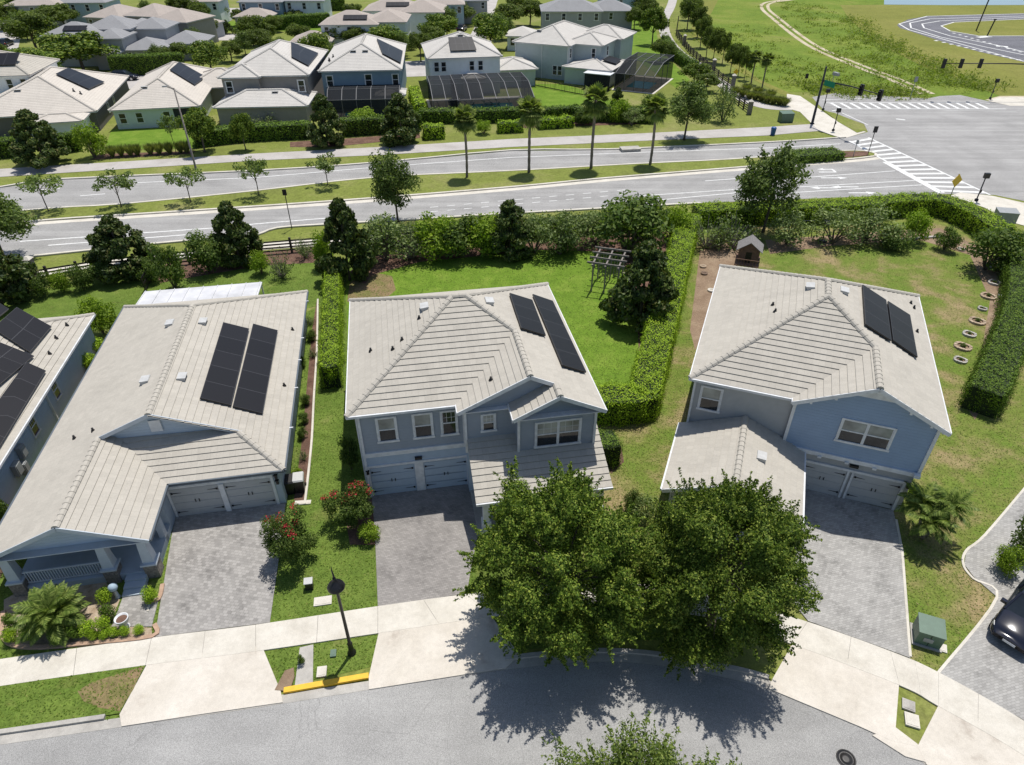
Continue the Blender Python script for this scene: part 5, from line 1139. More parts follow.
# ================================================================ the neighbourhood across the arterial road
k = NT('pool_screen'); k.base((.03, .032, .035)); k.rough(.9, 0.0); tr_ = k.n('BsdfTransparent'); mx_ = k.n('MixShader'); mx_.inputs[0].default_value = .2
k.l(k.b.outputs[0], mx_.inputs[1]); k.l(tr_.outputs[0], mx_.inputs[2]); k.l(mx_.outputs[0], k.o.inputs[0]); M['screen'] = k.m
M['w_teal'] = m_plain('pale_aqua_stucco', (.55, .60, .59), .8, .05, 1.5); M['w_taupe'] = m_plain('taupe_stucco', (.27, .255, .24), .8, .06, 1.5); M['w_slate'] = m_plain('slate_blue_stucco', (.19, .27, .34), .8, .06, 1.5)
M['w_white'] = m_plain('white_stucco', (.70, .73, .75), .8, .05, 1.5); M['w_seafoam'] = m_plain('grey_aqua_stucco', (.41, .465, .475), .8, .06, 1.5); M['w_grey'] = m_plain('mid_grey_stucco', (.35, .36, .37), .8, .06, 1.5); M['w_blue'] = m_plain('light_blue_stucco', (.36, .46, .54), .8, .06, 1.5)
M['w_dark'] = m_plain('charcoal_stucco', (.13, .125, .12), .8, .06, 1.5)
def wing(par, x0, x1, y0, y1, E, wall, roof, pitch=.42, ov=.45, cap=True, z0=0, gable=None):
    """hip-roofed block; eave rectangle x0..x1, y0..y1 at height E"""
    W, D = x1 - x0, y1 - y0; mb = MB(); h = min(W, D) / 2; Z = E + h * pitch
    c = [(x0, y0, E), (x1, y0, E), (x1, y1, E), (x0, y1, E)]
    if W >= D: a, b = (x0 + h, y0 + h, Z), (x1 - h, y0 + h, Z); pl_ = ([c[0], c[1], b, a], [c[1], c[2], b], [c[2], c[3], a, b], [c[3], c[0], a])
    else: a, b = (x0 + h, y0 + h, Z), (x0 + h, y1 - h, Z); pl_ = ([c[0], c[1], a], [c[1], c[2], b, a], [c[2], c[3], b], [c[3], c[0], a, b])
    for p in pl_: tiled(mb, p, E, lift=.018)
    r_ = mb.build('roof', roof, par)
    if cap:
        ridges(((c[0], a), (a, b), (c[3], a if W >= D else b), (c[1], b if W >= D else a), (c[2], b)), roof, r_, .2)
    w_ = MB(); loop(w_, [(x0 + ov, y0 + ov), (x1 - ov, y0 + ov), (x1 - ov, y1 - ov), (x0 + ov, y1 - ov)], z0, E - .05); w_.build('wall', wall, par)
    so_ = MB(); so_.box(x0 + .02, x1 - .02, y0 + .02, y1 - .02, E - .16, E - .06); so_.build('fascia', 'white', par)
    return r_
def fwin(par, wins, y, face='y-', E=0, **kw):
    for x, z, w_, h_ in wins: window(par, face, x - w_ / 2, x + w_ / 2, z - h_ / 2, z + h_ / 2, y, blind=False, muntin=False, casing=.11, **kw)
def slope_quad(x0, x1, y0, y1, f): return [(x0, y1, f(x0, y1)), (x1, y1, f(x1, y1)), (x1, y0, f(x1, y0)), (x0, y0, f(x0, y0))]
def origin(px, E): p = G(*px, E); return (p.x, p.y, 0)
def rvents(par, pts, n):
    for p in pts: vent_box(par, p, n, .9, .35)
def cage(label, loc, rz, W, D, h0, h1, bays, frame='frame_grey', pool=True):
    """screened pool enclosure: mansard roof of mesh panels between frame ribs"""
    root = thing('pool_enclosure', label, 'pool enclosure', loc, rz, 'screened pool enclosures'); mb = MB(); fr = MB(); s = min(2.2, D / 3)
    prof = [(0, 0), (0, h0), (D * .42, h1), (D * .7, h1 + .02), (D, h1)]
    for (y0, z0), (y1, z1) in zip(prof, prof[1:]): mb.poly([(0, y0, z0), (W, y0, z0), (W, y1, z1), (0, y1, z1)])
    for x in (0, W): mb.poly([(x, y, z) for y, z in prof] + [(x, D, 0)])
    mb.build('mesh_screen', 'screen', root)
    for i in range(bays + 1):
        x = W * i / bays
        for (y0, z0), (y1, z1) in zip(prof, prof[1:]): fr.bar((x, y0, z0), (x, y1, z1 + .02), .1, .1)
    for y, z in prof[1:]: fr.bar((0, y, z), (W, y, z + .001), .08, .08)
    for x in (0, W):
        for y in (D * .42, D * .7): fr.bar((x, y, 0), (x, y, h1 - .2), .1)
    fr.build('frame', frame, root); mb = MB(); mb.box(-.4, W + .4, -.6, D, 0, .06); mb.build('deck', 'concrete', root)
    if pool: mb = MB(); mb.box(W * .2, W * .8, D * .2, D * .62, .062, .08); mb.build('pool', 'bluewater', root)
    return root
def house(label, px, E, rz, name='suburban_house'): return thing(name, label, 'house', origin(px, E), rad(rz), 'houses across the main road')

h = house('white two-storey house cut off at the upper left edge', (-60, 78), 5.9, 9); wing(h, 0, 12.4, 0, 12, 5.9, 'w_white', 'tile')
fwin(h, [(9, 4.6, .8, 1.4), (11, 4.6, .8, 1.4)], .45); fwin(h, [(3.5, 4.6, .8, 1.4), (5, 4.6, .8, 1.4)], 11.95, 'x+'); fwin(h, [(2.2, 1.4, .8, .8), (3.4, 1.4, .8, .8)], 11.95, 'x+'); wing(h, 12.0, 16, 5, 11, 2.9, 'w_white', 'tile')
solar(h, slope_quad(5, 10, 2.2, 5, lambda x, y: 5.98 + y * .42), 3, 1)
h = house('tan-roofed single-storey house with black panels on its right slope, left end of the row', (0, 117), 2.8, 14.6); wing(h, -5, 12.4, 0, 24, 2.8, 'w_dark', 'tile_tan', .40); wing(h, 4, 11.5, -4.2, 1.0, 2.6, 'w_white', 'tile_tan', .2)
solar(h, [(5.6, 17.0, 5.6), (10.6, 15.2, 3.6), (9.8, 8.8, 3.92), (5.2, 11.6, 5.76)], 3, 4); rvents(h, [(1.5, 5.5, 5.02)], (0, -.40, 1)); fwin(h, [(8, 1.5, .8, 1.2), (12, 1.5, .8, 1.2)], 11.95, 'x+')
for p in ((8.5, 6.2, 4.4), (9.4, 5.9, 4.05)): vent_pipe(h, p, .4, .1)
h = house('aqua single-storey house with tan roof and a dark blue solar rack', (108, 110.6), 2.8, 12); wing(h, 0, 12.6, 0, 25, 2.8, 'w_teal', 'tile_tan', .45); wing(h, 8, 19, 12, 22, 2.8, 'w_taupe', 'tile_tan', .38)
solar(h, [(7.0, 19.5, 5.35), (11.2, 16.4, 3.46), (10.6, 9.2, 3.73), (6.8, 12.6, 5.44)], 3, 4); rvents(h, [(4.6, 4.4, 4.8)], (0, -.45, 1))
fwin(h, [(1.5, 1.5, .9, 1.3), (3.8, 1.5, .9, 1.3), (7.6, 1.5, .9, 1.3)], .45); mb = MB(); mb.box(8.6, 12.1, .42, .46, .05, 2.5); mb.build('patio_screen', 'screen', h)
h = house('taupe two-storey house with a lower tiled wing and blue solar strip', (217, 78), 5.9, 4.5); wing(h, .25, 13.4, 0.9, 21, 5.9, 'w_taupe', 'tile_pale', .42); wing(h, 0, 6.3, 0, 6.3, 5.9, 'w_taupe', 'tile_pale', .42); wing(h, -.2, 13.6, -4.7, 3.8, 2.8, 'w_taupe', 'tile_pale', .34, z0=0)
fwin(h, [(1.4, 4.5, .9, 1.5), (12.1, 4.5, .9, 1.5)], .44); fwin(h, [(9.7, 1.5, 1.0, 1.4), (11.0, 1.5, 1.0, 1.4)], -4.15); rvents(h, [(8.4, -1.2, 4.0)], (0, -.34, 1))
solar(h, [(8.4, 15.5, 8.04), (12.6, 15.5, 6.28), (12.6, 5.2, 6.28), (10.0, 6.4, 7.37)], 2, 6); mb = MB(); mb.box(.3, 4.6, -4.2, -4.14, .05, 2.5); mb.build('patio_screen', 'screen', h)
h = house('slate-blue two-storey house with twin roof vents behind a dark pool enclosure', (317.6, 71.4), 5.9, 5.5); wing(h, 0, 13, 0, 22, 5.9, 'w_slate', 'tile_pale', .43); wing(h, 8.6, 13.4, -3.4, .6, 2.9, 'w_slate', 'tile_pale', .3)
fwin(h, [(1.6, 4.4, .9, 1.4), (7.6, 4.4, 1.0, 1.6), (11.8, 4.4, .9, 1.5)], .45); rvents(h, [(5.3, 4.5, 7.9), (7.2, 4.5, 7.9)], (0, -.43, 1)); solar(h, [(8.3, 14.5, 7.98), (12.6, 13.5, 6.13), (12.6, 3.2, 6.13), (9.8, 4.5, 7.33)], 2, 6)
for x, y in ((1.5, 4), (1.2, 5.5), (1.7, 7)): vent_pipe(h, (x, y, 5.95 + x * .43), .4, .1)
cage('dark pool enclosure behind the slate-blue house, thin pale ribs', origin((327, 100.5), 2.6), rad(5.5), 11.0, 4.9, 2.6, 3.7, 5)
h = house('white two-storey house with a square black solar array on its rear slope', (426.7, 58.8), 5.9, 10); wing(h, 0, 12.9, 0, 14, 5.9, 'w_white', 'tile_pale', .43)
fwin(h, [(1.6, 4.5, .8, 1.4), (2.8, 4.5, .8, 1.4), (7.6, 4.5, .8, 1.4), (9.1, 4.5, .8, 1.4)], .45); fwin(h, [(5, 4.5, .8, 1.4), (8, 4.5, .8, 1.4)], .45, 'x-'); solar(h, [(4.2, 5.0, 8.1), (8.3, 5.0, 8.1), (8.6, 1.4, 6.6), (4.2, 1.4, 6.6)], 4, 2); rvents(h, [(6.4, 5.6, 8.4)], (0, -.43, 1)); wing(h, 5.5, 9.6, -2.6, .6, 3.0, 'w_white', 'tile_pale', .3); wing(h, 12, 20, 4, 13, 2.9, 'w_seafoam', 'tile_pale', .3)
cage('long dark pool enclosure with arched ribs and loungers behind the white house', origin((458, 100.5), 2.4), rad(10), 12.0, 11.5, 2.4, 3.8, 6); cage('low dark gabled enclosure at the left end of the long pool enclosure', origin((433, 101), 2.4), rad(10), 4.0, 11.2, 2.4, 3.7, 2, pool=False)
h = house('large aqua-grey two-storey house with stepped pale roofs and a blue panel', (512, 41.6), 5.9, -25.3); wing(h, 0, 11.6, 0, 17, 5.9, 'w_seafoam', 'tile_pale', .42); wing(h, 9, 16.9, 2.9, 12, 5.9, 'w_seafoam', 'tile_pale', .36); wing(h, 8, 18, 11, 20, 5.9, 'w_seafoam', 'tile_pale', .36); wing(h, 11, 20.5, -2.2, 8, 2.9, 'w_seafoam', 'tile_pale', .18)
fwin(h, [(2.9, 1.6, .8, 1.5), (3.9, 1.6, .8, 1.5), (8.6, 1.6, .8, 1.5), (9.6, 1.6, .8, 1.5)], .45); fwin(h, [(15, 4.5, .7, 1.5)], 3.35); fwin(h, [(1.6, 4.5, .8, 1.5)], 11.15, 'x+'); fwin(h, [(7, 4.5, .8, 1.5)], 16.45, 'x+'); rvents(h, [(4, 3.6, 7.5)], (0, -.42, 1))
solar(h, [(17.2, 6, 3.62), (19.6, 6, 3.2), (19.8, 2, 3.16), (17.2, 2, 3.62)], 3, 2); mb = MB(); mb.box(16, 21, -4.4, -1.9, 2.55, 2.66); mb.build('awning', 'white', h); mb = MB(); mb.box(16.2, 20.9, -4.2, -4.15, .05, 2.5); mb.build('patio_screen', 'screen', h)
for x in (.5, 5.9, 11.0): mb = MB(); mb.box(x, x + .1, .33, .44, 0, 5.7); mb.build('downspout', 'white', h)
p = h.matrix_basis @ Vector((21.3, -2.5, 0)); cage('barrel-topped pool enclosure over turquoise water beside the path', (p.x, p.y, 0), rad(-25.3), 7.0, 13, 2.7, 4.0, 4)

far = [  # label, left eave pixel, E, yaw, blocks (x0,x1,y0,y1,E), wall, roof
 ('grey-roofed townhouse with a long dark solar strip beyond the tall hedge', (37, 37), 5.5, 4, [(0, 11, 0, 10, 5.5), (6, 16, 5, 15, 6.0), (10, 16.5, -1, 7, 5.2), (14, 22, 8, 17, 5.6), (11, 16, -4, 1, 3)], 'w_grey', 'tile_grey', 1),
 ('grey-roofed lower house right of the townhouse with the solar strip', (119, 50.5), 3.0, 6, [(0, 8.5, 0, 9, 3.0), (6, 15, 5, 15, 3.2)], 'w_grey', 'tile_grey', 0),
 ('light blue house block peeking out right of the grey townhouse', (124, 27), 5.2, 10, [(0, 5, 0, 8, 5.2)], 'w_blue', 'tile_grey', 0),
 ('brown-roofed house at the top behind the grey townhouse', (82, 17), 5.5, -14, [(0, 10, 0, 12, 5.5), (9, 19, 2, 13, 5.8), (18, 28, -1, 10, 5.4), (5, 9, -2, 3, 3)], 'w_taupe', 'tile_brown', 0),
 ('second brown-roofed house at the top nearer the white van', (135, 26), 3.2, -14, [(0, 16, 0, 12, 3.2)], 'w_grey', 'tile_brown', 0),
 ('brown-roofed house with a black solar panel behind the slate-blue house', (318, 25), 5.3, 2, [(0, 13, 0, 11, 5.3), (10, 19, 2, 14, 5.5)], 'w_white', 'tile_brown', 1),
 ('low tan-roofed house left of the brown-roofed solar house', (289, 42), 2.8, 4, [(0, 9, 0, 8, 2.8)], 'w_grey', 'tile_brown', 0),
 ('brown-roofed house with grey solar panel at the top centre', (362, 11), 5.5, 2, [(0, 14, 0, 12, 5.5), (9, 20, -3, 10, 5.5)], 'w_white', 'tile_brown', 1),
 ('pale blue house at the top edge right of the brown roofs', (418, 5), 5.5, 5, [(0, 12, 0, 12, 5.5)], 'w_blue', 'tile_brown', 0),
 ('grey-roofed house at the top edge behind the large aqua-grey one', (541, 11.5), 5.5, 0, [(0, 15, 0, 12, 5.5)], 'w_grey', 'tile_grey', 0),
 ('grey-roofed house with dark garage near the top of the park path', (588, 11), 4.2, 0, [(0, 12, 0, 11, 4.2)], 'w_grey', 'tile_grey', 0),
 ('pale blue two-storey house at the top edge left of the brown roofs', (50, 3), 5.5, 3, [(0, 14, 0, 10, 5.5)], 'w_blue', 'tile_grey', 0),
 ('blue-grey house at the top edge above the small parking court', (236, 2), 5.5, 0, [(0, 12, 0, 10, 5.5)], 'w_slate', 'tile_grey', 0),
 ('tan-roofed house filling the top left corner behind the street trees', (2, 6), 5.5, 8, [(0, 13, 0, 11, 5.5)], 'w_grey', 'tile_brown', 0),
 ('pale house at the top edge between the van driveway and the lawn', (172, 2), 5.5, 4, [(0, 12, 0, 10, 5.5)], 'w_white', 'tile_brown', 0),
 ('grey house row end at the top edge right of the pale blue one', (455, 1), 5.5, 8, [(0, 9, 0, 10, 5.5)], 'w_grey', 'tile_grey', 0),
 ('small hip-roofed garage at the right end of the side street', (505, 36), 3.0, -6, [(0, 7, 0, 8, 3.0)], 'w_white', 'tile_pale', 0),
 ('grey tiled block at the top edge left of the path trees', (600, -4), 5.5, 0, [(0, 12, 0, 10, 5.5)], 'w_blue', 'tile_grey', 0),
 ('brown-roofed low house between the van and the brown-roofed solar house', (232, 17), 3.0, 3, [(0, 10, 0, 8, 3.0)], 'w_taupe', 'tile_brown', 0),
 ('white house at the top edge beside the parking court hedge', (282, 1), 5.5, 0, [(0, 11, 0, 10, 5.5)], 'w_white', 'tile_grey', 0),
]
for lb, px, E, yaw, blocks, wm, rm, sol in far:
    h = thing('distant_house', lb, 'house', origin(px, E), rad(yaw), 'houses in the far streets')
    for b in blocks: wing(h, *b, wm, rm, .40, cap=False)
    x1 = blocks[0][1]; n = int(x1 / 3.4)
    fwin(h, [(1.6 + i * (x1 - 3.2) / max(1, n - 1), E - 1.2, .9, 1.4) for i in range(n)], .45)
    if sol: solar(h, slope_quad(x1 * .4, x1 * .8, 1.6, 3.2, lambda x, y: E + .06 + y * .4), 5, 1)

# ---------------------------------------------------------------- hedges, shrubs and trees of the far side
def fh(label, pix, w, hgt, mat='lf_hedge_d', d=26, lf=.34): return hedge('far_hedge', label, spline(gp(*pix), 3), w, hgt, mat, d, lf, 'hedges across the main road', .16)
fh('dark hedge at the far left edge behind the far path', [(-60, 161), (0, 157), (28, 154)], 2, 2.2); fh('dark hedge between the conical tree and the leafy bright tree', [(62, 152), (82, 149)], 2, 2.2)
fh('dark hedge in front of the taupe house patio', [(196, 146), (250, 140), (312, 137)], 2.2, 2.0); fh('dark clipped hedge before the slate-blue house pool enclosure', [(343, 135), (390, 132), (420, 129)], 2, 2.2)
fh('long hedge before the long pool enclosure', [(420, 122), (470, 122), (535, 120)], 2, 1.8); fh('bright square hedge block left of the first fan palm', [(424, 138), (444, 137)], 2.2, 1.7, 'lf_hedge')
fh('bright narrow hedge between slate-blue and white houses', [(421, 115), (414, 96)], 1.6, 1.6, 'lf_hedge'); fh('bright low hedge right of the first fan palm', [(498, 132), (522, 131)], 1.8, 1.4, 'lf_hedge')
fh('dark hedge along the lawn behind the second fan palm', [(520, 120), (575, 117)], 1.8, 1.6); fh('bright low hedge left of the third fan palm', [(538, 128), (572, 126)], 2.0, 1.3, 'lf_hedge'); fh('mixed hedge behind the fourth fan palm', [(572, 120), (620, 121), (655, 122)], 2.2, 2)
fh('tall dark hedge behind the aqua house beside the black car', [(115, 75), (150, 74), (186, 72)], 2.5, 3.4); fh('dark hedge along the inner bend of the park path', [(664, 44), (672, 56), (684, 66), (694, 72)], 1.6, 1.8)
fh('clipped evergreen strip at the median tip', [(785, 161), (812, 159.5), (837, 157.5)], 3, 1.0, d=40, lf=.25); fh('far hedge at the top beyond the parking court', [(276, 14), (320, 11), (345, 10)], 3, 3); fh('hedge beside the van driveway', [(270, 30), (330, 26)], 3, 3)
F = [('magnolia0', 45, 164, 107, 40, 'dark conical tree across the road at the left'), ('bright0', 95, 158, 118, 26, 'bright bushy tree right of the left conical one'), ('young0', 176, 152, 112, 18, 'slim green tree in front of the aqua house'), ('oak1', 205, 152, 106, 32, 'loose green tree before the taupe patio'), ('oak2', 246, 150, 112, 20, 'tree between patio and taupe wing'),
     ('magnolia1', 328, 146, 92, 30, 'dark bronze conical tree left of the slate-blue pool enclosure'), ('magnolia2', 402, 143, 90, 34, 'dark bronze conical tree right of the slate-blue pool enclosure'), ('twiggy0', 266, 128, 108, 24, 'purplish bare shrub by the taupe wing wall'), ('bright1', 365, 124, 106, 24, 'small palm-like shrub before the slate-blue pool enclosure'),
     ('oak0', 85, 74, 30, 62, 'large dark tree between the tan roof and the grey townhouse'), ('oak1', 36, 90, 46, 62, 'dark spreading tree above the left tan roof'), ('fartree0', 38, 52, 10, 46, 'tall dark tree beside the left back street'), ('fartree1', 54, 34, 4, 36, 'yellow-green tree behind the left street tree'), ('fartree2', 12, 30, 2, 26, 'tree at the top left corner'), ('fartree2', 2, 64, 40, 18, 'tree at the left edge by the back street'),
     ('fartree0', 178, 66, 42, 28, 'tree left of the aqua house ridge'), ('oak2', 212, 74, 40, 36, 'round dark tree right of the aqua house ridge'), ('fartree1', 187, 27, -6, 30, 'tall tree above the white van'), ('fartree2', 203, 28, 2, 20, 'tree right of the tall one above the van'), ('fartree0', 212, 38, 16, 18, 'small tree beside the van driveway'), ('magnolia0', 228, 34, 19, 9, 'small reddish conical tree beyond the van'), ('fartree1', 240, 26, 8, 16, 'round tree before the parking court'), ('fartree2', 254, 46, 14, 26, 'dark leafy tree right of the parking court'), ('fartree0', 275, 32, 14, 18, 'tree on the lawn right of the van driveway'), ('fartree1', 296, 24, 8, 20, 'tree in the far lawn strip'), ('fartree2', 262, 54, 28, 26, 'bush behind the taupe roof peak'),
     ('oak0', 318, 72, 30, 28, 'dark tree left of the slate-blue roof'), ('fartree1', 338, 50, 20, 26, 'olive tree before the brown-roofed solar house'), ('oak2', 388, 56, 24, 38, 'olive tree right of the slate-blue roof ridge'), ('fartree0', 421, 62, 30, 24, 'street tree behind the white house, nearest'), ('oak1', 440, 44, 12, 34, 'street tree left of the side street, middle'), ('fartree2', 455, 26, 0, 34, 'street tree left of the side street, far'), ('fartree0', 470, 14, -8, 28, 'street tree left of the side street, farthest'),
     ('oak2', 490, 50, 12, 36, 'round light tree right of the side street'), ('fartree1', 508, 28, 2, 32, 'tree right of the side street behind the round light one'), ('fartree0', 520, 12, -8, 26, 'tree at the top edge right of the side street'), ('fartree2', 412, 50, 34, 10, 'little bush on the lawn left of the white house'),
     ('oak1', 652, 45, 4, 24, 'tall dark tree at the inner bend of the path'), ('fartree0', 660, 62, 38, 20, 'dark tree at the path hedge'), ('oak2', 694, 84, 62, 26, 'dark round shrub tree where the path straightens'), ('fartree1', 706, 92, 72, 22, 'dark shrub right of the round one at the path'), ('fartree2', 640, 18, -4, 22, 'tree at the top edge left of the path'),
     ('bright2', 618, 122, 94, 20, 'leafy shrub left of the fourth fan palm'), ('shrub0', 648, 116, 90, 18, 'dark shrub in front of the turquoise pool'), ('magnolia1', 616, 118, 86, 14, 'dark upright shrub before the barrel enclosure'), ('shrub1', 584, 124, 106, 20, 'shrub behind the third fan palm'), ('grey0', 632, 126, 106, 20, 'bronze-grey shrub in the bed before the barrel enclosure'),
     ('bright0', 484, 134, 118, 14, 'round bush left of the bright low hedge'), ('shrub2', 20, 8, -14, 30, 'tree beyond the top left corner'),
     ('fartree1', 66, 30, 2, 26, 'olive tree crowding the left end of the grey townhouse'), ('airy0', 28, 40, 10, 30, 'grey-green tree at the head of the left back street'), ('airy1', 60, 92, 60, 30, 'pale tree above the tan roof peak'), ('fartree0', 22, 96, 62, 26, 'low tree behind the far left white house'), ('airy2', 160, 70, 44, 20, 'pale tree at the right end of the tall hedge'),
     ('fartree1', 232, 62, 40, 22, 'tree behind the taupe ridge, left one'), ('airy0', 246, 56, 30, 22, 'tree behind the taupe ridge, right one'), ('fartree2', 268, 44, 22, 22, 'dense tree before the far lawn strip'), ('airy1', 285, 60, 36, 22, 'pale tree left of the low tan-roofed house'), ('fartree0', 300, 46, 22, 22, 'dark tree behind the low tan-roofed house'),
     ('airy2', 326, 70, 36, 26, 'pale tree over the low tan roof'), ('fartree1', 356, 52, 26, 22, 'tree under the front of the brown-roofed solar house'), ('fartree2', 372, 50, 26, 24, 'dense tree beside the brown-roofed solar house'), ('airy0', 404, 58, 32, 18, 'pale tree left of the white house roof'), ('fartree1', 432, 54, 24, 26, 'street tree above the white house left eave'),
     ('airy1', 447, 36, 6, 26, 'pale street tree in the left row of the side street'), ('fartree0', 463, 22, -4, 24, 'dark street tree near the far end of the side street'), ('airy2', 502, 40, 12, 26, 'pale tree right of the side street, front'), ('fartree1', 530, 26, -2, 26, 'dark tree left of the top grey roof'), ('airy0', 478, 60, 36, 20, 'pale tree behind the white house ridge'),
     ('fartree2', 634, 30, 6, 18, 'tree on the strip lawn left of the inner bend'), ('fartree1', 646, 24, -4, 20, 'second tree on the strip lawn near the top'), ('airy1', 670, 60, 40, 16, 'pale tree on the path verge'), ('fartree0', 308, 20, -2, 24, 'dark tree on the top lawn'), ('fartree2', 216, 22, -2, 22, 'dark tree at the top behind the van driveway'),
     ('airy0', 150, 22, 0, 20, 'pale tree behind the second brown roof'), ('fartree1', 4, 94, 66, 22, 'dark tree behind the far left white house roof'), ('airy2', 262, 22, 0, 22, 'pale tree at the parking court edge'), ('fartree0', 352, 22, 2, 18, 'small dark tree left of the top brown roofs'), ('airy1', 196, 50, 26, 20, 'pale tree before the van')]
for kd, x, yb, yt, w_, lb in F: veg(kd, 'far_tree' if kd[:3] in ('oak', 'far', 'you', 'mag', 'air') else 'far_shrub', x, yb, yt, w_, lb, 'tree' if kd[:3] in ('oak', 'far', 'you', 'mag', 'air') else 'shrub', 'trees across the main road', sx=1.3)
row = [(687, 30, -4, 26), (697, 38, 4, 22), (690, 20, -12, 22), (700, 48, 14, 20), (706, 58, 24, 20), (713, 62, 26, 18), (722, 64, 30, 18), (730, 74, 42, 20), (738, 76, 44, 16), (736, 62, 42, 14), (751, 84, 52, 18), (762, 88, 54, 18), (744, 80, 48, 14)]
ord_ = ['nearest to the pond of', 'second from the top of', 'topmost of', 'fourth from the top of', 'fifth from the top of', 'sixth from the top of', 'seventh from the top of', 'eighth from the top of', 'tenth from the top of', 'slim rear one in', 'twelfth from the top of', 'lowest and rightmost of', 'eleventh from the top of']
for i, ((x, yb, yt, w_), lb) in enumerate(zip(row, ord_)): veg(('palm%d' % (i % 2)) if i in (10, 11) else 'fartree%d' % (i % 3), 'path_tree', x, yb, yt, w_, lb + ' the trees lining the path fence', 'tree', 'trees along the park path', sx=1.8 if i in (10, 11) else 1)
gr = [(735, 93), (742, 95), (749, 97), (755, 98), (761, 99), (767, 101), (773, 102), (779, 103), (784, 104), (770, 96), (757, 93), (746, 90)]
for i, (x, y) in enumerate(gr): veg('tuft%d' % (i % 3), 'grass_clump', x, y + 2, y - 7, 11, 'feathery grass clump in the bed between the path and the meadow', 'grass clump', 'grass clumps beside the path', sx=1.25)
for i, x in enumerate((113, 122, 131, 138, 151, 160, 170, 181, 187)): veg('tuft%d' % (i % 3), 'grass_clump', x, 157 - (x - 110) * .06, 145 - (x - 110) * .06, 10, 'tan grass clump in the brown strip before the aqua house', 'grass clump', 'grass clumps before the aqua house', sx=1.3)
sheet('mulch_strip', 'mulch', [(90, 160), (190, 154), (196, 151), (100, 154)], .016); sheet('mulch_strip', 'mulch', [(290, 147), (330, 147), (420, 138), (420, 133), (340, 139), (290, 142)], .016); sheet('mulch_strip', 'mulch', [(520, 128), (640, 124), (640, 120), (520, 123)], .016)
sheet('far_lawn', 'grass_lush', [(104, 150), (112, 129), (170, 128), (215, 135), (200, 148)], .012); sheet('far_lawn', 'grass_lush', [(533, 108), (530, 84), (565, 84), (620, 104), (600, 116), (540, 116)], .012); sheet('far_lawn', 'grass_lush', [(628, 2), (650, 2), (656, 30), (660, 50), (690, 80), (676, 88), (632, 56), (622, 36)], .012)
sheet('far_lawn', 'grass_lush', [(200, 32), (360, 30), (360, 20), (180, 22)], .012)
# rough growth in the meadow: nobody could count it
r = np.random.default_rng(77); P = []
def strew(line, spread, n, hz):
    L = spline(gp(*line), 6)
    for _ in range(n):
        p = L[r.integers(len(L))] + Vector(r.normal(0, spread, 2)); m_ = 26; P.append(np.stack([p.x + r.normal(0, .7, m_), p.y + r.normal(0, .7, m_), np.abs(r.normal(0, hz, m_))], 1))
M['lf_weed'] = m_leaf('weed_leaves', [(0, (.14, .19, .03)), (.5, (.18, .235, .04)), (1, (.25, .28, .065))], .3)
strew([(850, 20), (868, 35), (890, 48), (925, 62), (950, 75), (985, 90)], 2.2, 260, .6); strew([(812, 86), (840, 90), (880, 93), (905, 92)], 2.2, 160, .5); strew([(860, 55), (900, 75), (940, 84)], 4, 120, .5); strew([(720, 30), (780, 62), (840, 80)], 7, 150, .3); strew([(790, 5), (820, 25), (860, 45)], 5, 120, .3)
P = np.concatenate(P); o = meshobj('tall_weeds', leafmesh('tall_weeds', P, sph(r, len(P)), .5, 'lf_weed', .35, r, .4, .9)); o['kind'] = 'stuff'; o['label'] = 'rank tall weeds in the rough meadow'; o['category'] = 'weeds'
# ================================================================ fences, street furniture, yard things, vehicles
def rail_fence(name, label, line, hgt=1.35, post=.14, rails=(.3, .62, .94, 1.24), step=2.4, mat='fence_dark', pick=None, cap=None):
    """post-and-rail fence along a world polyline; each post a part"""
    c = line[0]; root = thing(name, label, 'fence', (c.x, c.y, 0)); L = [p - c for p in line]; mb = MB()
    for a, b in zip(L, L[1:]):
        for z in rails: mb.bar((a.x, a.y, z), (b.x, b.y, z), .05, .14)
        if pick:
            n = int((b - a).length / pick)
            for i in range(n): q = a.lerp(b, (i + .5) / n); mb.bar((q.x, q.y, .1), (q.x, q.y, hgt * .95), .035)
    mb.build('rails', mat, root); done = []
    for a, b in zip(L, L[1:]):
        n = max(1, round((b - a).length / step))
        for i in range(n + 1):
            q = a.lerp(b, i / n)
            if any((q - d).length < .3 for d in done): continue
            done.append(q); p = MB(); p.box(-post / 2, post / 2, -post / 2, post / 2, 0, hgt); o = p.build('post', mat, root); o.location = (q.x, q.y, 0)
    return root
rail_fence('rail_fence', 'dark brown four-rail fence behind the left back yards along the road', gp((-40, 296), (20, 287), (110, 272), (190, 264), (262, 255), (322, 250)), 1.55, .18)
rail_fence('rail_fence', 'dark brown rail fence hidden among the shrubs behind the centre yard', gp((322, 249), (430, 243), (560, 236), (640, 232), (690, 228)), 1.5, .18)
rail_fence('rail_fence', 'dark picket fence with rails along the outer side of the curved path', gp((678, 22), (676, 36), (690, 54), (706, 68), (722, 82), (733, 90)), 1.5, .2, step=3, pick=.5)
rail_fence('rail_fence', 'short dark three-rail fence ending at a stone pillar by the path', gp((722, 92), (734, 102), (748, 113)), 1.6, .2)
rail_fence('mesh_fence', 'thin black metal fence around the aqua-grey house lawn', gp((516, 82), (545, 88), (575, 94), (604, 99)), 1.3, .06, (.15, 1.2), 2.5, 'black', .35)
rail_fence('mesh_fence', 'thin black metal yard fence between left and neighbouring back lawn', gp((146, 292), (158, 270)), 1.4, .07, (.2, .75, 1.3), 2.2, 'black', .3)
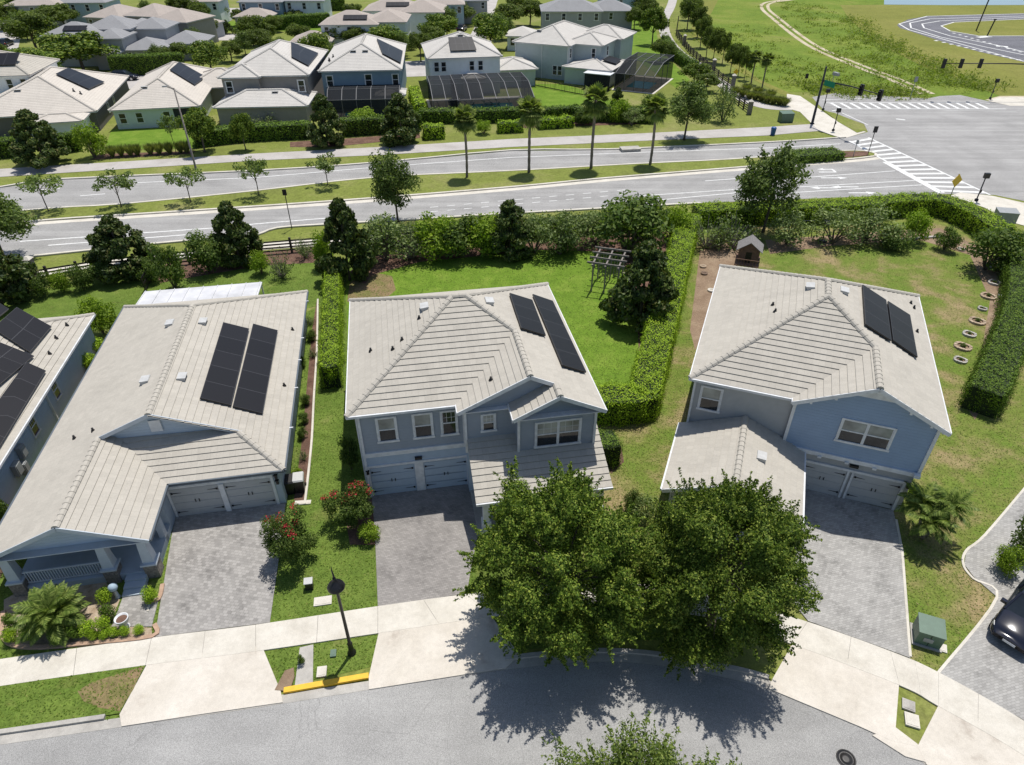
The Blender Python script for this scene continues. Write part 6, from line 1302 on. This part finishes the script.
def pillar(label, px, h=1.9, w=.6):
    p = G(*px); root = thing('gate_pillar', label, 'pillar', (p.x, p.y, 0), 0, 'stone fence pillars'); mb = MB(); mb.box(-w / 2, w / 2, -w / 2, w / 2, 0, h); mb.build('shaft', 'stone', root)
    mb = MB(); e = w / 2 + .08; mb.hexa([(-e, -e, h), (e, -e, h), (e, e, h), (-e, e, h), (-.1, -.1, h + .25), (.1, -.1, h + .25), (.1, .1, h + .25), (-.1, .1, h + .25)]); mb.build('cap', 'concrete', root)
pillar('pale-capped stone pillar on the rail fence at the left edge', (36, 278), 1.9); pillar('grey stone pillar at the near end of the short three-rail fence', (749, 114), 1.9); pillar('stone pillar where the path fence meets the grass clumps', (732, 90), 2.4); pillar('stone pillar midway along the path picket fence', (713, 72), 2.2); pillar('stone pillar at the upper bend of the path fence', (684, 45), 2.0)

# street lamp at the yellow kerb
p = G(352, 653); root = thing('street_lamp', 'black street lamp with bell shade and tall spike beside the yellow kerb', 'street lamp', (p.x, p.y, 0))
mb = MB(); mb.lathe([(.2, 0), (.2, .08), (.13, .16), (.11, .7), (.125, .74), (.075, .84), (.065, 4.55), (.085, 4.6), (.085, 4.68), (0, 4.7)], 14); mb.build('pole', 'black', root)
mb = MB(); mb.lathe([(.06, 4.68), (.36, 4.72), (.37, 4.78), (.30, 4.92), (.17, 5.05), (.10, 5.14), (.07, 5.22), (.07, 5.32), (0, 5.33)], 20); mb.build('lamp_shade', 'black', root)
mb = MB(); mb.tube([(0, 0, 5.3), (0, 0, 5.5), (-.03, .02, 5.75), (-.02, .05, 6.0)], [.05, .04, .028, .008], 8); mb.build('spike', 'black', root)
# utility boxes and lids in the grass
def ubox(name, label, px, w, d, h, mat, cat, rz=10, lid=None):
    p = G(*px); root = thing(name, label, cat, (p.x, p.y, 0), rad(rz)); mb = MB(); mb.hexa([(-w / 2, -d / 2, 0), (w / 2, -d / 2, 0), (w / 2, d / 2, 0), (-w / 2, d / 2, 0), (-w / 2, -d / 2, h * .9), (w / 2, -d / 2, h * .9), (w / 2, d / 2, h), (-w / 2, d / 2, h)]); mb.build('body', mat, root)
    mb = MB(); e = .03; mb.hexa([(-w / 2 - e, -d / 2 - e, h * .9 + .002), (w / 2 + e, -d / 2 - e, h * .9 + .002), (w / 2 + e, d / 2 + e, h + .002), (-w / 2 - e, d / 2 + e, h + .002), (-w / 2 - e, -d / 2 - e, h * .9 + .05), (w / 2 + e, -d / 2 - e, h * .9 + .05), (w / 2 + e, d / 2 + e, h + .05), (-w / 2 - e, d / 2 + e, h + .05)]); mb.build('lid', lid or mat, root); return root
ubox('utility_pedestal', 'small grey utility pedestal on the lawn right of the left driveway', (310, 588), .36, .3, .55, 'darkbronze', 'utility box', 10, 'steel_white')
o = ubox('transformer', 'green pad-mounted transformer cabinet beside the right driveway', (925, 638), 1.05, 1.0, .95, 'greenbox', 'transformer', -22)
mb = MB(); mb.box(-.62, .62, -.6, .6, 0, .08); mb.build('pad', 'concrete_d', o); mb = MB(); mb.box(-.25, .15, -.52, -.505, .35, .6); mb.build('warning_plate', 'greyplastic', o); mb = MB(); mb.box(-.01, .01, -.515, -.5, .08, .85); mb.build('door_seam', 'black', o)
def flat(name, label, px, w, d, mat, cat, rz=10, z=.07):
    p = G(*px); mb = MB(); mb.box(-w / 2, w / 2, -d / 2, d / 2, 0, z); mb.box(-w / 2 + .06, w / 2 - .06, -d / 2 + .06, d / 2 - .06, z, z + .015); o = mb.build(name, mat); o.location = (p.x, p.y, 0); o.rotation_euler = (0, 0, rad(rz)); return tag(o, label, cat)
flat('meter_lid', 'pale concrete pad on the lawn below the grey pedestal', (323, 601.5), .85, .5, 'concrete', 'meter lid'); flat('meter_lid', 'small green meter lid in the verge left of the street lamp', (333.5, 654), .26, .36, 'greenbox', 'meter lid', 8, .1); flat('meter_lid', 'square tan meter lid in the verge near the yellow kerb', (322, 672.5), .42, .5, 'concrete', 'meter lid', 8, .1)
flat('meter_lid', 'white square pad at the foot of the green transformer', (941, 648), .45, .45, 'concrete', 'meter lid', -25); flat('meter_lid', 'dark grey meter lid in the small right verge', (908, 706), .5, .5, 'concrete_d', 'meter lid', -25, .1); flat('meter_lid', 'tan meter lid in the small right verge below the dark one', (911.5, 721), .55, .6, 'concrete', 'meter lid', -20, .1)
p = G(285, 680); mb = MB(); mb.prism([(-.3, -.5), (.35, -.55), (.4, .1), (.25, .55), (-.1, .4)], 0, .08); o = mb.build('stepping_stone', 'soil'); o.location = (p.x, p.y, 0); tag(o, 'flat brown stone in the verge beside the left driveway apron', 'stone')
veg('shrub0', 'weed', 302, 664, 654, 9, 'green weed growing through the narrow concrete landing strip', 'weed')
p = G(846, 759); mb = MB(); mb.lathe([(.38, 0), (.38, .03), (.33, .03), (.33, .024), (.2, .024), (.2, .03), (.1, .03), (0, .03)], 24); o = mb.build('manhole_cover', 'darkbronze'); o.location = (p.x, p.y, .0); tag(o, 'round iron manhole cover in the street', 'manhole cover')
p = G(777, 427.5)
# bins by the left house
for i, (x, y, lid, lb) in enumerate(((291, 492, 'darkbronze', 'black wheeled bin beside the left house garage'), (301, 490, 'steel_white', 'wheeled bin with white lid beside the left house garage'))):
    p = G(x, y); root = thing('wheeled_bin', lb, 'bin', (p.x, p.y, 0), rad(12), 'bins by the left garage'); mb = MB(); mb.hexa([(-.24, -.28, .06), (.24, -.28, .06), (.24, .28, .06), (-.24, .28, .06), (-.3, -.36, 1.0), (.3, -.36, 1.0), (.3, .36, 1.0), (-.3, .36, 1.0)]); mb.build('body', 'black', root)
    mb = MB(); mb.hexa([(-.32, -.4, 1.002), (.32, -.4, 1.002), (.32, .38, 1.002), (-.32, .38, 1.002), (-.28, -.34, 1.08), (.28, -.34, 1.08), (.28, .36, 1.1), (-.28, .36, 1.1)]); mb.build('lid', lid, root)
    for s in (-1, 1): w_ = MB(); w_.tube([(s * .26, .3, .12), (s * .32, .3, .12)], .12, 12); w_.build('wheel', 'tyre', root)
# porch house front garden: edging, urn, ball
p = G(126, 627); root = thing('planter_urn', 'white pedestal urn planter with dark soil beside the garden walk', 'planter', (p.x, p.y, 0)); mb = MB(); mb.lathe([(.2, 0), (.2, .06), (.1, .12), (.08, .22), (.2, .34), (.27, .5), (.29, .66), (.32, .7), (.27, .7), (.25, .6), (0, .6)], 18); mb.build('urn', 'white', root); mb = MB(); mb.lathe([(.25, .605), (0, .66)], 14); mb.build('soil', 'mulch', root)
p = G(118, 597); root = thing('gazing_ball', 'pale blue glazed garden ball on a short stand by the porch steps', 'garden ball', (p.x, p.y, 0)); mb = MB(); mb.lathe([(.14, 0), (.1, .1), (.08, .5), (.14, .55)], 12); mb.build('stand', 'bluetrim', root); mb = MB(); mb.lathe([(.22 * math.sin(math.pi * k / 10), .75 - .22 * math.cos(math.pi * k / 10)) for k in range(11)], 16); mb.build('ball', 'w_blue', root)
def edging(label, pix, mat='terracotta', w=.14, h=.1, name='bed_edging'):
    L = spline(gp(*pix), 4); c = L[0]; A, B = offset([p - c for p in L], -w / 2), offset([p - c for p in L], w / 2); mb = MB(); n = len(L)
    for i in range(n - 1): mb.hexa([(A[i].x, A[i].y, 0), (A[i + 1].x, A[i + 1].y, 0), (B[i + 1].x, B[i + 1].y, 0), (B[i].x, B[i].y, 0), (A[i].x, A[i].y, h), (A[i + 1].x, A[i + 1].y, h), (B[i + 1].x, B[i + 1].y, h), (B[i].x, B[i].y, h)])
    o = mb.build(name, mat); o.location = (c.x, c.y, 0); return tag(o, label, 'edging')
edging('tan block edging around the gravel bed with the date palm', [(4, 612), (5, 640), (30, 648), (90, 644), (153, 637), (155, 625)], w=.2, h=.12); edging('tan block edging around the single bush at the driveway corner', [(146, 602), (159, 600), (163, 585)], w=.2, h=.12); edging('narrow pale edging strip between walk and driveway', [(148, 612), (151, 600)], 'concrete', .1, .08)
edging('pale curved edging along the strip bed beside the left house', [(318, 300), (317, 350), (314, 400), (312, 440), (308, 480), (305, 505)], 'concrete', .13, .12); edging('dark timber edging of the corner garden bed in the patchy yard', [(880, 243), (905, 240), (940, 237)], 'concrete_d', .3, .15)
flat('splash_block', 'white splash block on the grass below the bins', (303, 503), .9, .3, 'concrete', 'splash block', 5)
M['wood_pale'] = m_plain('silvery_timber_roof', (.20, .19, .18), .8, .2, 5)
# pergola and playhouse
p = G(606, 288); root = thing('pergola', 'weathered grey timber pergola with slatted roof on the lush backyard lawn', 'pergola', (p.x, p.y, 0), rad(-18))
for x in (-1.1, 0, 1.1):
    for y in (-1.0, 1.6): mb = MB(); mb.box(x - .055, x + .055, y - .055, y + .055, 0, 2.6); mb.build('post', 'wood_grey', root)
for x in (-1.1, 0, 1.1): mb = MB(); mb.box(x - .06, x + .06, -1.5, 2.1, 2.602, 2.78); mb.build('beam', 'wood_grey', root)
for k_ in range(4): y = -1.3 + k_ * 1.05; mb = MB(); mb.box(-1.6, 1.6, y, y + .08, 2.782, 2.92); mb.build('rafter', 'wood_grey', root)
mb = MB()
for k_ in range(9): mb.box(-1.0 + k_ * .25, -.94 + k_ * .25, 1.66, 1.72, .3, 2.5)
mb.build('back_slats', 'wood_grey', root)
for s in (-1, 1): mb = MB(); mb.bar((s * 1.1, -1.0, 1.7), (s * 1.1, -.2, 2.6), .08); mb.build('brace', 'wood_grey', root)
p = G(745, 271); root = thing('playhouse', 'raised red-brown wooden playhouse with a grey gable roof behind the right house', 'playhouse', (p.x, p.y, 0), rad(-20)); W = 1.1; z0 = 1.1
for x in (-1, 1):
    for y in (-1, 1): mb = MB(); mb.box(x * .85 - .06, x * .85 + .06, y * .75 - .06, y * .75 + .06, 0, z0); mb.build('leg', 'wood_red', root)
mb = MB(); mb.box(-1.05, 1.05, -1.5, .95, z0, z0 + .1); mb.build('deck', 'wood_red', root)
mb = MB(); mb.poly([(-.9, -.8, z0 + .1), (.9, -.8, z0 + .1), (.9, -.8, z0 + 1.3), (0, -.8, z0 + 1.95), (-.9, -.8, z0 + 1.3)]); mb.poly([(-.9, .8, z0 + .1), (.9, .8, z0 + .1), (.9, .8, z0 + 1.3), (0, .8, z0 + 1.95), (-.9, .8, z0 + 1.3)])
for x in (-.9, .9): mb.poly([(x, -.8, z0 + .1), (x, .8, z0 + .1), (x, .8, z0 + 1.3), (x, -.8, z0 + 1.3)])
mb.build('wall', 'wood_red', root); mb = MB(); mb.box(-.25, .25, -.83, -.8, z0 + .1, z0 + 1.1); mb.build('doorway', 'black', root)
for s in (-1, 1): mb = MB(); mb.extr([(0, -1.0, z0 + 2.02), (0, 1.0, z0 + 2.02), (s * 1.12, 1.0, z0 + 1.2), (s * 1.12, -1.0, z0 + 1.2)], (0, 0, .06)); mb.build('roof_panel', 'wood_pale', root)
mb = MB(); mb.box(-1.05, 1.05, -1.5, -1.45, z0 + .6, z0 + .68)
for k_ in range(9): mb.box(-1.03 + k_ * .25, -.98 + k_ * .25, -1.49, -1.46, z0 + .1, z0 + .6)
mb.build('railing', 'wood_red', root)
# stone rings, pots and feeder in the patchy yard
rings = [(992, 267, 14, 'concrete'), (994, 283.5, 12, 'concrete_d'), (988, 297, 15, 'gravel'), (982, 309.5, 9, 'concrete_d'), (977, 322, 16, 'gravel'), (969, 335, 13, 'concrete_d'), (962.5, 347.5, 17, 'gravel'), (960, 361, 13, 'concrete_d'), (961, 250, 8, 'concrete')]
rl = ['pale stone ring planter nearest the broad-leaved corner shrub', 'grey ring planter second from the far end of the ring line', 'large tan stone ring third from the far end', 'small grey stone cluster between two tan rings', 'large tan stone ring in the middle of the ring line', 'grey ring planter below the middle tan ring', 'biggest tan stone ring near the hedge end', 'dark grey ring planter, nearest of the ring line', 'pink-grey stone ring under the left side of the corner shrub']
for i, ((x, y, w_, mt), lb) in enumerate(zip(rings, rl)):
    p = G(x, y); R = w_ * (p.y * _cp + CAM_H * _sp) / CAM_F / 2; root = thing('stone_ring', lb, 'planter', (p.x, p.y, 0), 0, 'stone rings in the patchy yard'); mb = MB(); n = 14
    for k_ in range(n):
        a0, a1 = 2 * math.pi * k_ / n, 2 * math.pi * (k_ + .95) / n; q = lambda a, rr, z: (math.cos(a) * rr, math.sin(a) * rr, z); hh = .16 + .03 * math.sin(k_ * 5)
        mb.hexa([q(a0, R * .62, 0), q(a0, R, 0), q(a1, R, 0), q(a1, R * .62, 0), q(a0, R * .62, hh), q(a0, R * .97, hh), q(a1, R * .97, hh), q(a1, R * .62, hh)])
    mb.build('ring', mt, root); mb = MB(); mb.lathe([(R * .7, .05), (0, .1)], 12); mb.build('soil', 'soil', root)
    o = meshobj('seedling', PLANTS['shrub%d' % (i % 3)][0][1], root); o.scale = (R * .8, R * .8, R * .5); o.location = (0, 0, .08)
flat('paving_stone', 'small white block beside the right boundary hedge', (1001, 298), .5, .35, 'white', 'block', -20, .25)
p = G(822, 241); root = thing('bird_feeder', 'black pole with hanging bird feeder box in the back garden', 'bird feeder', (p.x, p.y, 0)); mb = MB(); mb.lathe([(.45, 0), (.5, .06), (.1, .1), (.045, .12), (.045, 2.4), (0, 2.42)], 12); mb.build('pole', 'black', root); mb = MB(); mb.box(-.25, .25, -.2, .2, 1.75, 2.05); mb.hexa([(-.34, -.3, 2.05), (.34, -.3, 2.05), (.34, .3, 2.05), (-.34, .3, 2.05), (-.02, -.3, 2.25), (.02, -.3, 2.25), (.02, .3, 2.25), (-.02, .3, 2.25)]); mb.build('feeder_box', 'greyplastic', root)
p = G(799, 237); root = thing('swing_frame', 'dark metal garden frame left of the bird feeder', 'frame', (p.x, p.y, 0), rad(5))
mb = MB(); mb.bar((-1.0, 0, 1.7), (1.2, 0, 1.7), .07); mb.build('top_bar', 'black', root)
for x in (-.9, 1.1): mb = MB(); mb.bar((x, -.35, 0), (x, 0, 1.7), .06); mb.bar((x, .35, 0), (x, 0, 1.7), .06); mb.build('leg', 'black', root)
for i, (x, y, lb) in enumerate(((703, 267, 'tan stone ring in the bare soil beside the bright hedge'), (704, 274, 'dark log piece on the bare soil beside the bright hedge'), (711, 291, 'pale stone lump by the corner of the right house'))):
    p = G(x, y); mb = MB(); mb.lathe([(.2, 0), (.32, .02), (.32, .14), (.2, .16), (.18, .04), (0, .04)], 12); o = mb.build('yard_stone', ('gravel', 'wood', 'concrete')[i]); o.location = (p.x, p.y, 0); tag(o, lb, 'stone', 'loose stones in the bare soil')
ubox('utility_cabinet', 'grey-green utility cabinet on the corner behind the curving hedge', (1003, 222), 1.9, 1.2, 1.3, 'greyplastic', 'utility cabinet', -12); ubox('utility_cabinet', 'green utility cabinet on the far verge left of the signal pole', (785, 121.5), 1.9, 1.3, 1.4, 'greenbox', 'utility cabinet', 5)
p = G(772.5, 135); root = thing('litter_bin', 'small blue bin beside the far path', 'bin', (p.x, p.y, 0)); mb = MB(); mb.lathe([(.3, 0), (.38, .9), (.4, .95), (.3, 1.1), (0, 1.15)], 12); mb.build('body', 'blueplastic', root)
ubox('drain_inlet', 'concrete storm drain inlet on the verge left of the fourth palm', (630, 150.5), 2.6, 1.3, .35, 'concrete_d', 'drain')

# ---------------------------------------------------------------- traffic signals and signs
def signal_head(par, x, z, y=-.1):
    mb = MB(); mb.box(x - .25, x + .25, y - .2, y + .12, z - .7, z + .7); h = mb.build('signal_head', 'black', par)
    for k_, zz in enumerate((.42, 0, -.42)): v = MB(); v.tube([(x, y - .2, z + zz), (x, y - .42, z + zz - .03)], .15, 10, cap=False); v.build('visor', 'black', h)
def arm_pole(label, px, hgt, arm, rz, heads, sign=False):
    p = G(*px); root = thing('traffic_signal', label, 'traffic light', (p.x, p.y, 0), rz); mb = MB(); mb.lathe([(.35, 0), (.35, .1), (.2, .2), (.13, hgt), (0, hgt + .02)], 12); mb.build('pole', 'black', root)
    mb = MB(); za = hgt - 1.9; mb.tube([(0, 0, za), (arm * .5, 0, za + .35), (arm, 0, za + .4)], [.12, .09, .06], 8); mb.build('mast_arm', 'black', root)
    for x in heads: signal_head(root, x, za + .35)
    if sign:
        mb = MB(); mb.box(.5, 2.6, -.12, -.08, za - .5, za + .25); s_ = mb.build('street_sign', 'signgreen', root); mb = MB(); mb.box(1.6, 2.6, -.1, .3, za + 1.1, za + 1.5); mb.bar((1.9, 0, za + .1), (1.9, 0, za + 1.1), .06); mb.build('camera_box', 'greyplastic', root)
    return root
a_ = G(812, 124); b_ = G(882, 96, 6.4) - a_; L_ = b_.xy.length
arm_pole('black signal mast with a green street sign at the far corner of the crossing', (812, 124), 8.0, L_, math.atan2(b_.y, b_.x), (L_ * .68, L_ - .2), True)
arm_pole('long black signal arm reaching in from the right edge', (1060, 100), 7.2, G(1060, 100).x - G(960, 70, 5.7).x, math.pi, [G(1060, 100).x - G(x_, 70, 5.7).x for x_ in (1000, 980, 962)])
def ped(label, px, hgt, top='head'):
    p = G(*px); root = thing('signal_post', label, 'signal post', (p.x, p.y, 0), 0, 'short signal posts'); mb = MB(); mb.lathe([(.2, 0), (.2, .25), (.07, .3), (.06, hgt), (0, hgt)], 10); mb.build('post', 'black', root); mb = MB(); mb.box(-.28, .28, -.25, .1, hgt - .55, hgt); mb.build('walk_signal', 'black', root); mb = MB(); mb.box(-.1, .1, -.16, -.05, 1.0, 1.35); mb.build('push_button', 'darkbronze', root)
ped('short black signal post left of the first crosswalk', (823, 110), 3.2); ped('black signal post on the corner sidewalk near the kerb', (833, 131), 3.2); ped('black signal post on the near corner right of the yellow sign', (976, 201), 3.2); ped('black signal post at the far right end of the top crosswalk', (990, 99), 3.2)
def sign(label, px, hgt, mat, shape='diamond', s=.55, pole='greyplastic', rz=0, cat='sign'):
    p = G(*px); root = thing('road_sign', label, cat, (p.x, p.y, 0), rz); mb = MB(); mb.bar((0, 0, 0), (0, 0, hgt), .07); mb.build('post', pole, root); mb = MB()
    pts = [(0, -s), (s, 0), (0, s), (-s, 0)] if shape == 'diamond' else [(-s * .7, -s), (s * .7, -s), (s * .7, s), (-s * .7, s)]
    mb.extr([(x, -.05, hgt - s + z) for x, z in pts], (0, -.03, 0)); mb.build('plate', mat, root); return root
sign('yellow diamond sign at the near right corner of the crossing', (949, 200), 3.0, 'signyellow', s=.75, rz=rad(20)); sign('small white sign on the near side of the far left crosswalk corner', (910, 98), 3.4, 'greyplastic', 'rect', .4); sign('orange-yellow sign beside the path fence pillar', (733, 88), 3.2, 'signyellow', s=.5)
sign('thin grey marker sign in the median mulch', (853, 157), 2.2, 'greyplastic', 'rect', .25); sign('dark thin sign post at the end of the median by the crosswalk', (868, 154), 3.6, 'black', 'rect', .4, 'black'); sign('dark sign post on the verge left of the narrow magnolia', (292, 229), 4.2, 'black', 'rect', .3, 'black'); sign('small dark sign in the meadow behind the signal mast', (804, 88), 2.4, 'black', 'rect', .4, 'black')
p = G(196, 169); root = thing('utility_pole', 'tall thin grey lighting pole on the verge before the aqua house', 'light pole', (p.x, p.y, 0)); mb = MB(); mb.lathe([(.2, 0), (.13, .4), (.07, 9.6), (0, 9.6)], 10); mb.build('pole', 'wood_grey', root); mb = MB(); mb.bar((0, 0, 9.5), (-.9, 0, 9.75), .08); mb.build('arm', 'wood_grey', root); mb = MB(); mb.box(-1.3, -.75, -.12, .12, 9.7, 9.82); mb.build('lamp_head', 'greyplastic', root)
for px, ht, lb in (((976, 31), 9, 'dark leaning light pole beside the kart track, taller one'), ((987, 36), 3.5, 'short dark post beside the kart track')):
    p = G(*px); root = thing('track_pole', lb, 'pole', (p.x, p.y, 0)); mb = MB(); mb.bar((0, 0, 0), (.5, 0, ht), .22); mb.build('pole', 'black', root); mb = MB(); mb.box(.2, .8, -.15, .15, ht, ht + .25); mb.build('lamp_head', 'black', root)

# ---------------------------------------------------------------- vehicles
def car(label, loc, rz, paint, L=4.7, W=1.88, Hc=1.68, van=False, group=None, cat='car', name='parked_car'):
    root = thing(name, label, cat, loc, rz, group); h = L / 2; w = W / 2
    def sec(x, ww, zb, zt, rr=.10): return [(x, -ww * .86, zb), (x, -ww, zb + .18), (x, -ww, zt - .22), (x, -ww * .96, zt - .07), (x, -ww * .84, zt), (x, 0, zt + .025), (x, ww * .84, zt), (x, ww * .96, zt - .07), (x, ww, zt - .22), (x, ww, zb + .18), (x, ww * .86, zb)]
    hood = 1.02 if not van else 1.15
    S = [sec(-h, w * .80, .42, .86), sec(-h + .1, w * .93, .30, 1.0), sec(-h + .5, w, .24, 1.06), sec(-h * .3, w, .22, 1.04), sec(h * .3, w, .22, 1.02), sec(h * .46, w, .22, hood), sec(h - .5, w * .98, .24, hood - .10), sec(h - .16, w * .9, .30, hood - .22), sec(h, w * .72, .40, hood - .40)]
    mb = MB()
    for a, b in zip(S, S[1:]):
        for i in range(len(a)): j = (i + 1) % len(a); mb.poly([a[i], a[j], b[j], b[i]], smooth=True)
    mb.poly(S[0]); mb.poly(S[-1][::-1]); body = mb.build('body', paint, root)
    def cab(x, ww, z): return [(x, -ww, z), (x, ww, z)]
    x0, x1, x2, x3 = (-h + .12, -h + .55, h * .08, h * .46) if not van else (-h + .05, -h + .25, h * .35, h * .62)
    zb = 1.0; T = Hc
    B = [(x0, -w * .9, zb), (x3, -w * .9, zb), (x3, w * .9, zb), (x0, w * .9, zb)]; R = [(x1, -w * .70, T - .05), (x2, -w * .70, T - .05), (x2, w * .70, T - .05), (x1, w * .70, T - .05)]
    g = MB()
    for i in range(4): j = (i + 1) % 4; g.poly([B[i], B[j], R[j], R[i]])
    g.build('windows', 'glass', root)
    rf_ = MB(); e = .03; K = [(x1 + .12, -w * .58, T + .02), (x2 - .12, -w * .58, T + .02), (x2 - .12, w * .58, T + .02), (x1 + .12, w * .58, T + .02)]; R2 = [(x1 - e, -w * .72, T - .06), (x2 + e, -w * .72, T - .06), (x2 + e, w * .72, T - .06), (x1 - e, w * .72, T - .06)]
    rf_.poly(K)
    for i in range(4): j = (i + 1) % 4; rf_.poly([R2[i], R2[j], K[j], K[i]])
    for sgn in (-1, 1):
        for xa, xb in ((x0, x1), (x3, x2), ((x0 + x3) / 2 - .1, (x1 + x2) / 2)): rf_.bar((xa, sgn * w * .905, zb), (xb, sgn * w * .71, T - .05), .09, .07)
    rf_.build('roof', paint, root)
    for sx in (-1, 1):
        for sy in (-1, 1):
            wx = sx * h * .60; t = MB(); t.tube([(wx, sy * (w - .2), .35), (wx, sy * (w + .015), .35)], .355, 18); wh = t.build('wheel', 'tyre', root); q = MB(); q.tube([(wx, sy * (w + .0), .35), (wx, sy * (w + .03), .35)], .22, 12); q.build('rim', 'alu', wh)
    for sy in (-1, 1):
        q = MB(); q.hexa([(h - .42, sy * w * .62, .68), (h - .10, sy * w * .52, .66), (h - .16, sy * w * .86, .66), (h - .42, sy * w * .97, .68), (h - .44, sy * w * .62, .84), (h - .16, sy * w * .52, .78), (h - .22, sy * w * .86, .78), (h - .44, sy * w * .96, .83)]); q.build('headlight', 'steel_white', root)
        q = MB(); q.box(x3 - .42, x3 - .24, min(sy * w * .95, sy * (w + .2)), max(sy * w * .95, sy * (w + .2)), 1.02, 1.18); q.build('wing_mirror', paint, root)
        q = MB(); q.box(-h + .02, -h + .2, min(sy * w * .7, sy * w * .95), max(sy * w * .7, sy * w * .95), .75, .95); q.build('tail_light', 'signyellow' if False else 'red_lens', root)
    q = MB(); q.box(h - .12, h + .0, -w * .45, w * .45, .42, .58); q.build('grille', 'black', root)
    q = MB(); q.box(h - .03, h + .03, -.26, .26, .44, .56); q.build('number_plate', 'white', root)
    return root
M['red_lens'] = m_plain('red_lens', (.35, .01, .01), .2, .05)
a, b = G(997.6, 598), G(939.6, 673.7); dr = (b - a).normalized(); fr_ = G(1003, 651); c = fr_ - dr * 2.3; c = Vector((c.x + .12, c.y + .1, .05))
car('dark navy car parked on the right driveway with its front to the street', c, math.atan2(dr.y, dr.x), 'carpaint', 4.75, 1.9, 1.66)
p = G(126, 80); car('black car in the back street beside the tall hedge', p, rad(4), 'carpaint', group='cars in the far streets'); p = G(188, 38); car('white van in the far driveway beyond the grey roofs', p, rad(185), 'carwhite', 5.6, 2.05, 2.2, True, 'cars in the far streets', 'van', 'parked_van')
for px, rz, mt, lb in (((4, 24), 100, 'carwhite', 'white car at the top of the left back street'), ((7, 46), 100, 'carpaint', 'dark car on the left back street'), ((12, 21), 95, 'carsilver', 'silver car beside the white one on the left back street'), ((310, 75), 8, 'carsilver', 'grey car half hidden between taupe and slate-blue houses'), ((341, 9), 5, 'carwhite', 'white car by the far hedge at the top'), ((462, 31), 80, 'carpaint', 'dark car under the side-street trees')):
    car(lb, G(*px), rad(rz), mt, group='cars in the far streets')
# loungers under the long pool enclosure
for i, (x, lb) in enumerate(((487, 'left white lounger under the long pool enclosure'), (494, 'middle white lounger under the long pool enclosure'), (469, 'white chair alone at the left of the long pool enclosure'))):
    p = G(x, 105); root = thing('pool_lounger', lb, 'lounger', (p.x, p.y, .06), rad(200), 'loungers by the long pool'); mb = MB(); mb.box(-.9, .35, -.3, .3, .28, .36); mb.build('seat', 'white', root); mb = MB(); mb.hexa([(.35, -.3, .28), (.95, -.3, .7), (.95, .3, .7), (.35, .3, .28), (.33, -.3, .36), (.92, -.3, .78), (.92, .3, .78), (.33, .3, .36)]); mb.build('backrest', 'white', root)
    for xx in (-.8, .3):
        for yy in (-.26, .26): mb = MB(); mb.box(xx - .03, xx + .03, yy - .03, yy + .03, 0, .28); mb.build('leg', 'white', root)
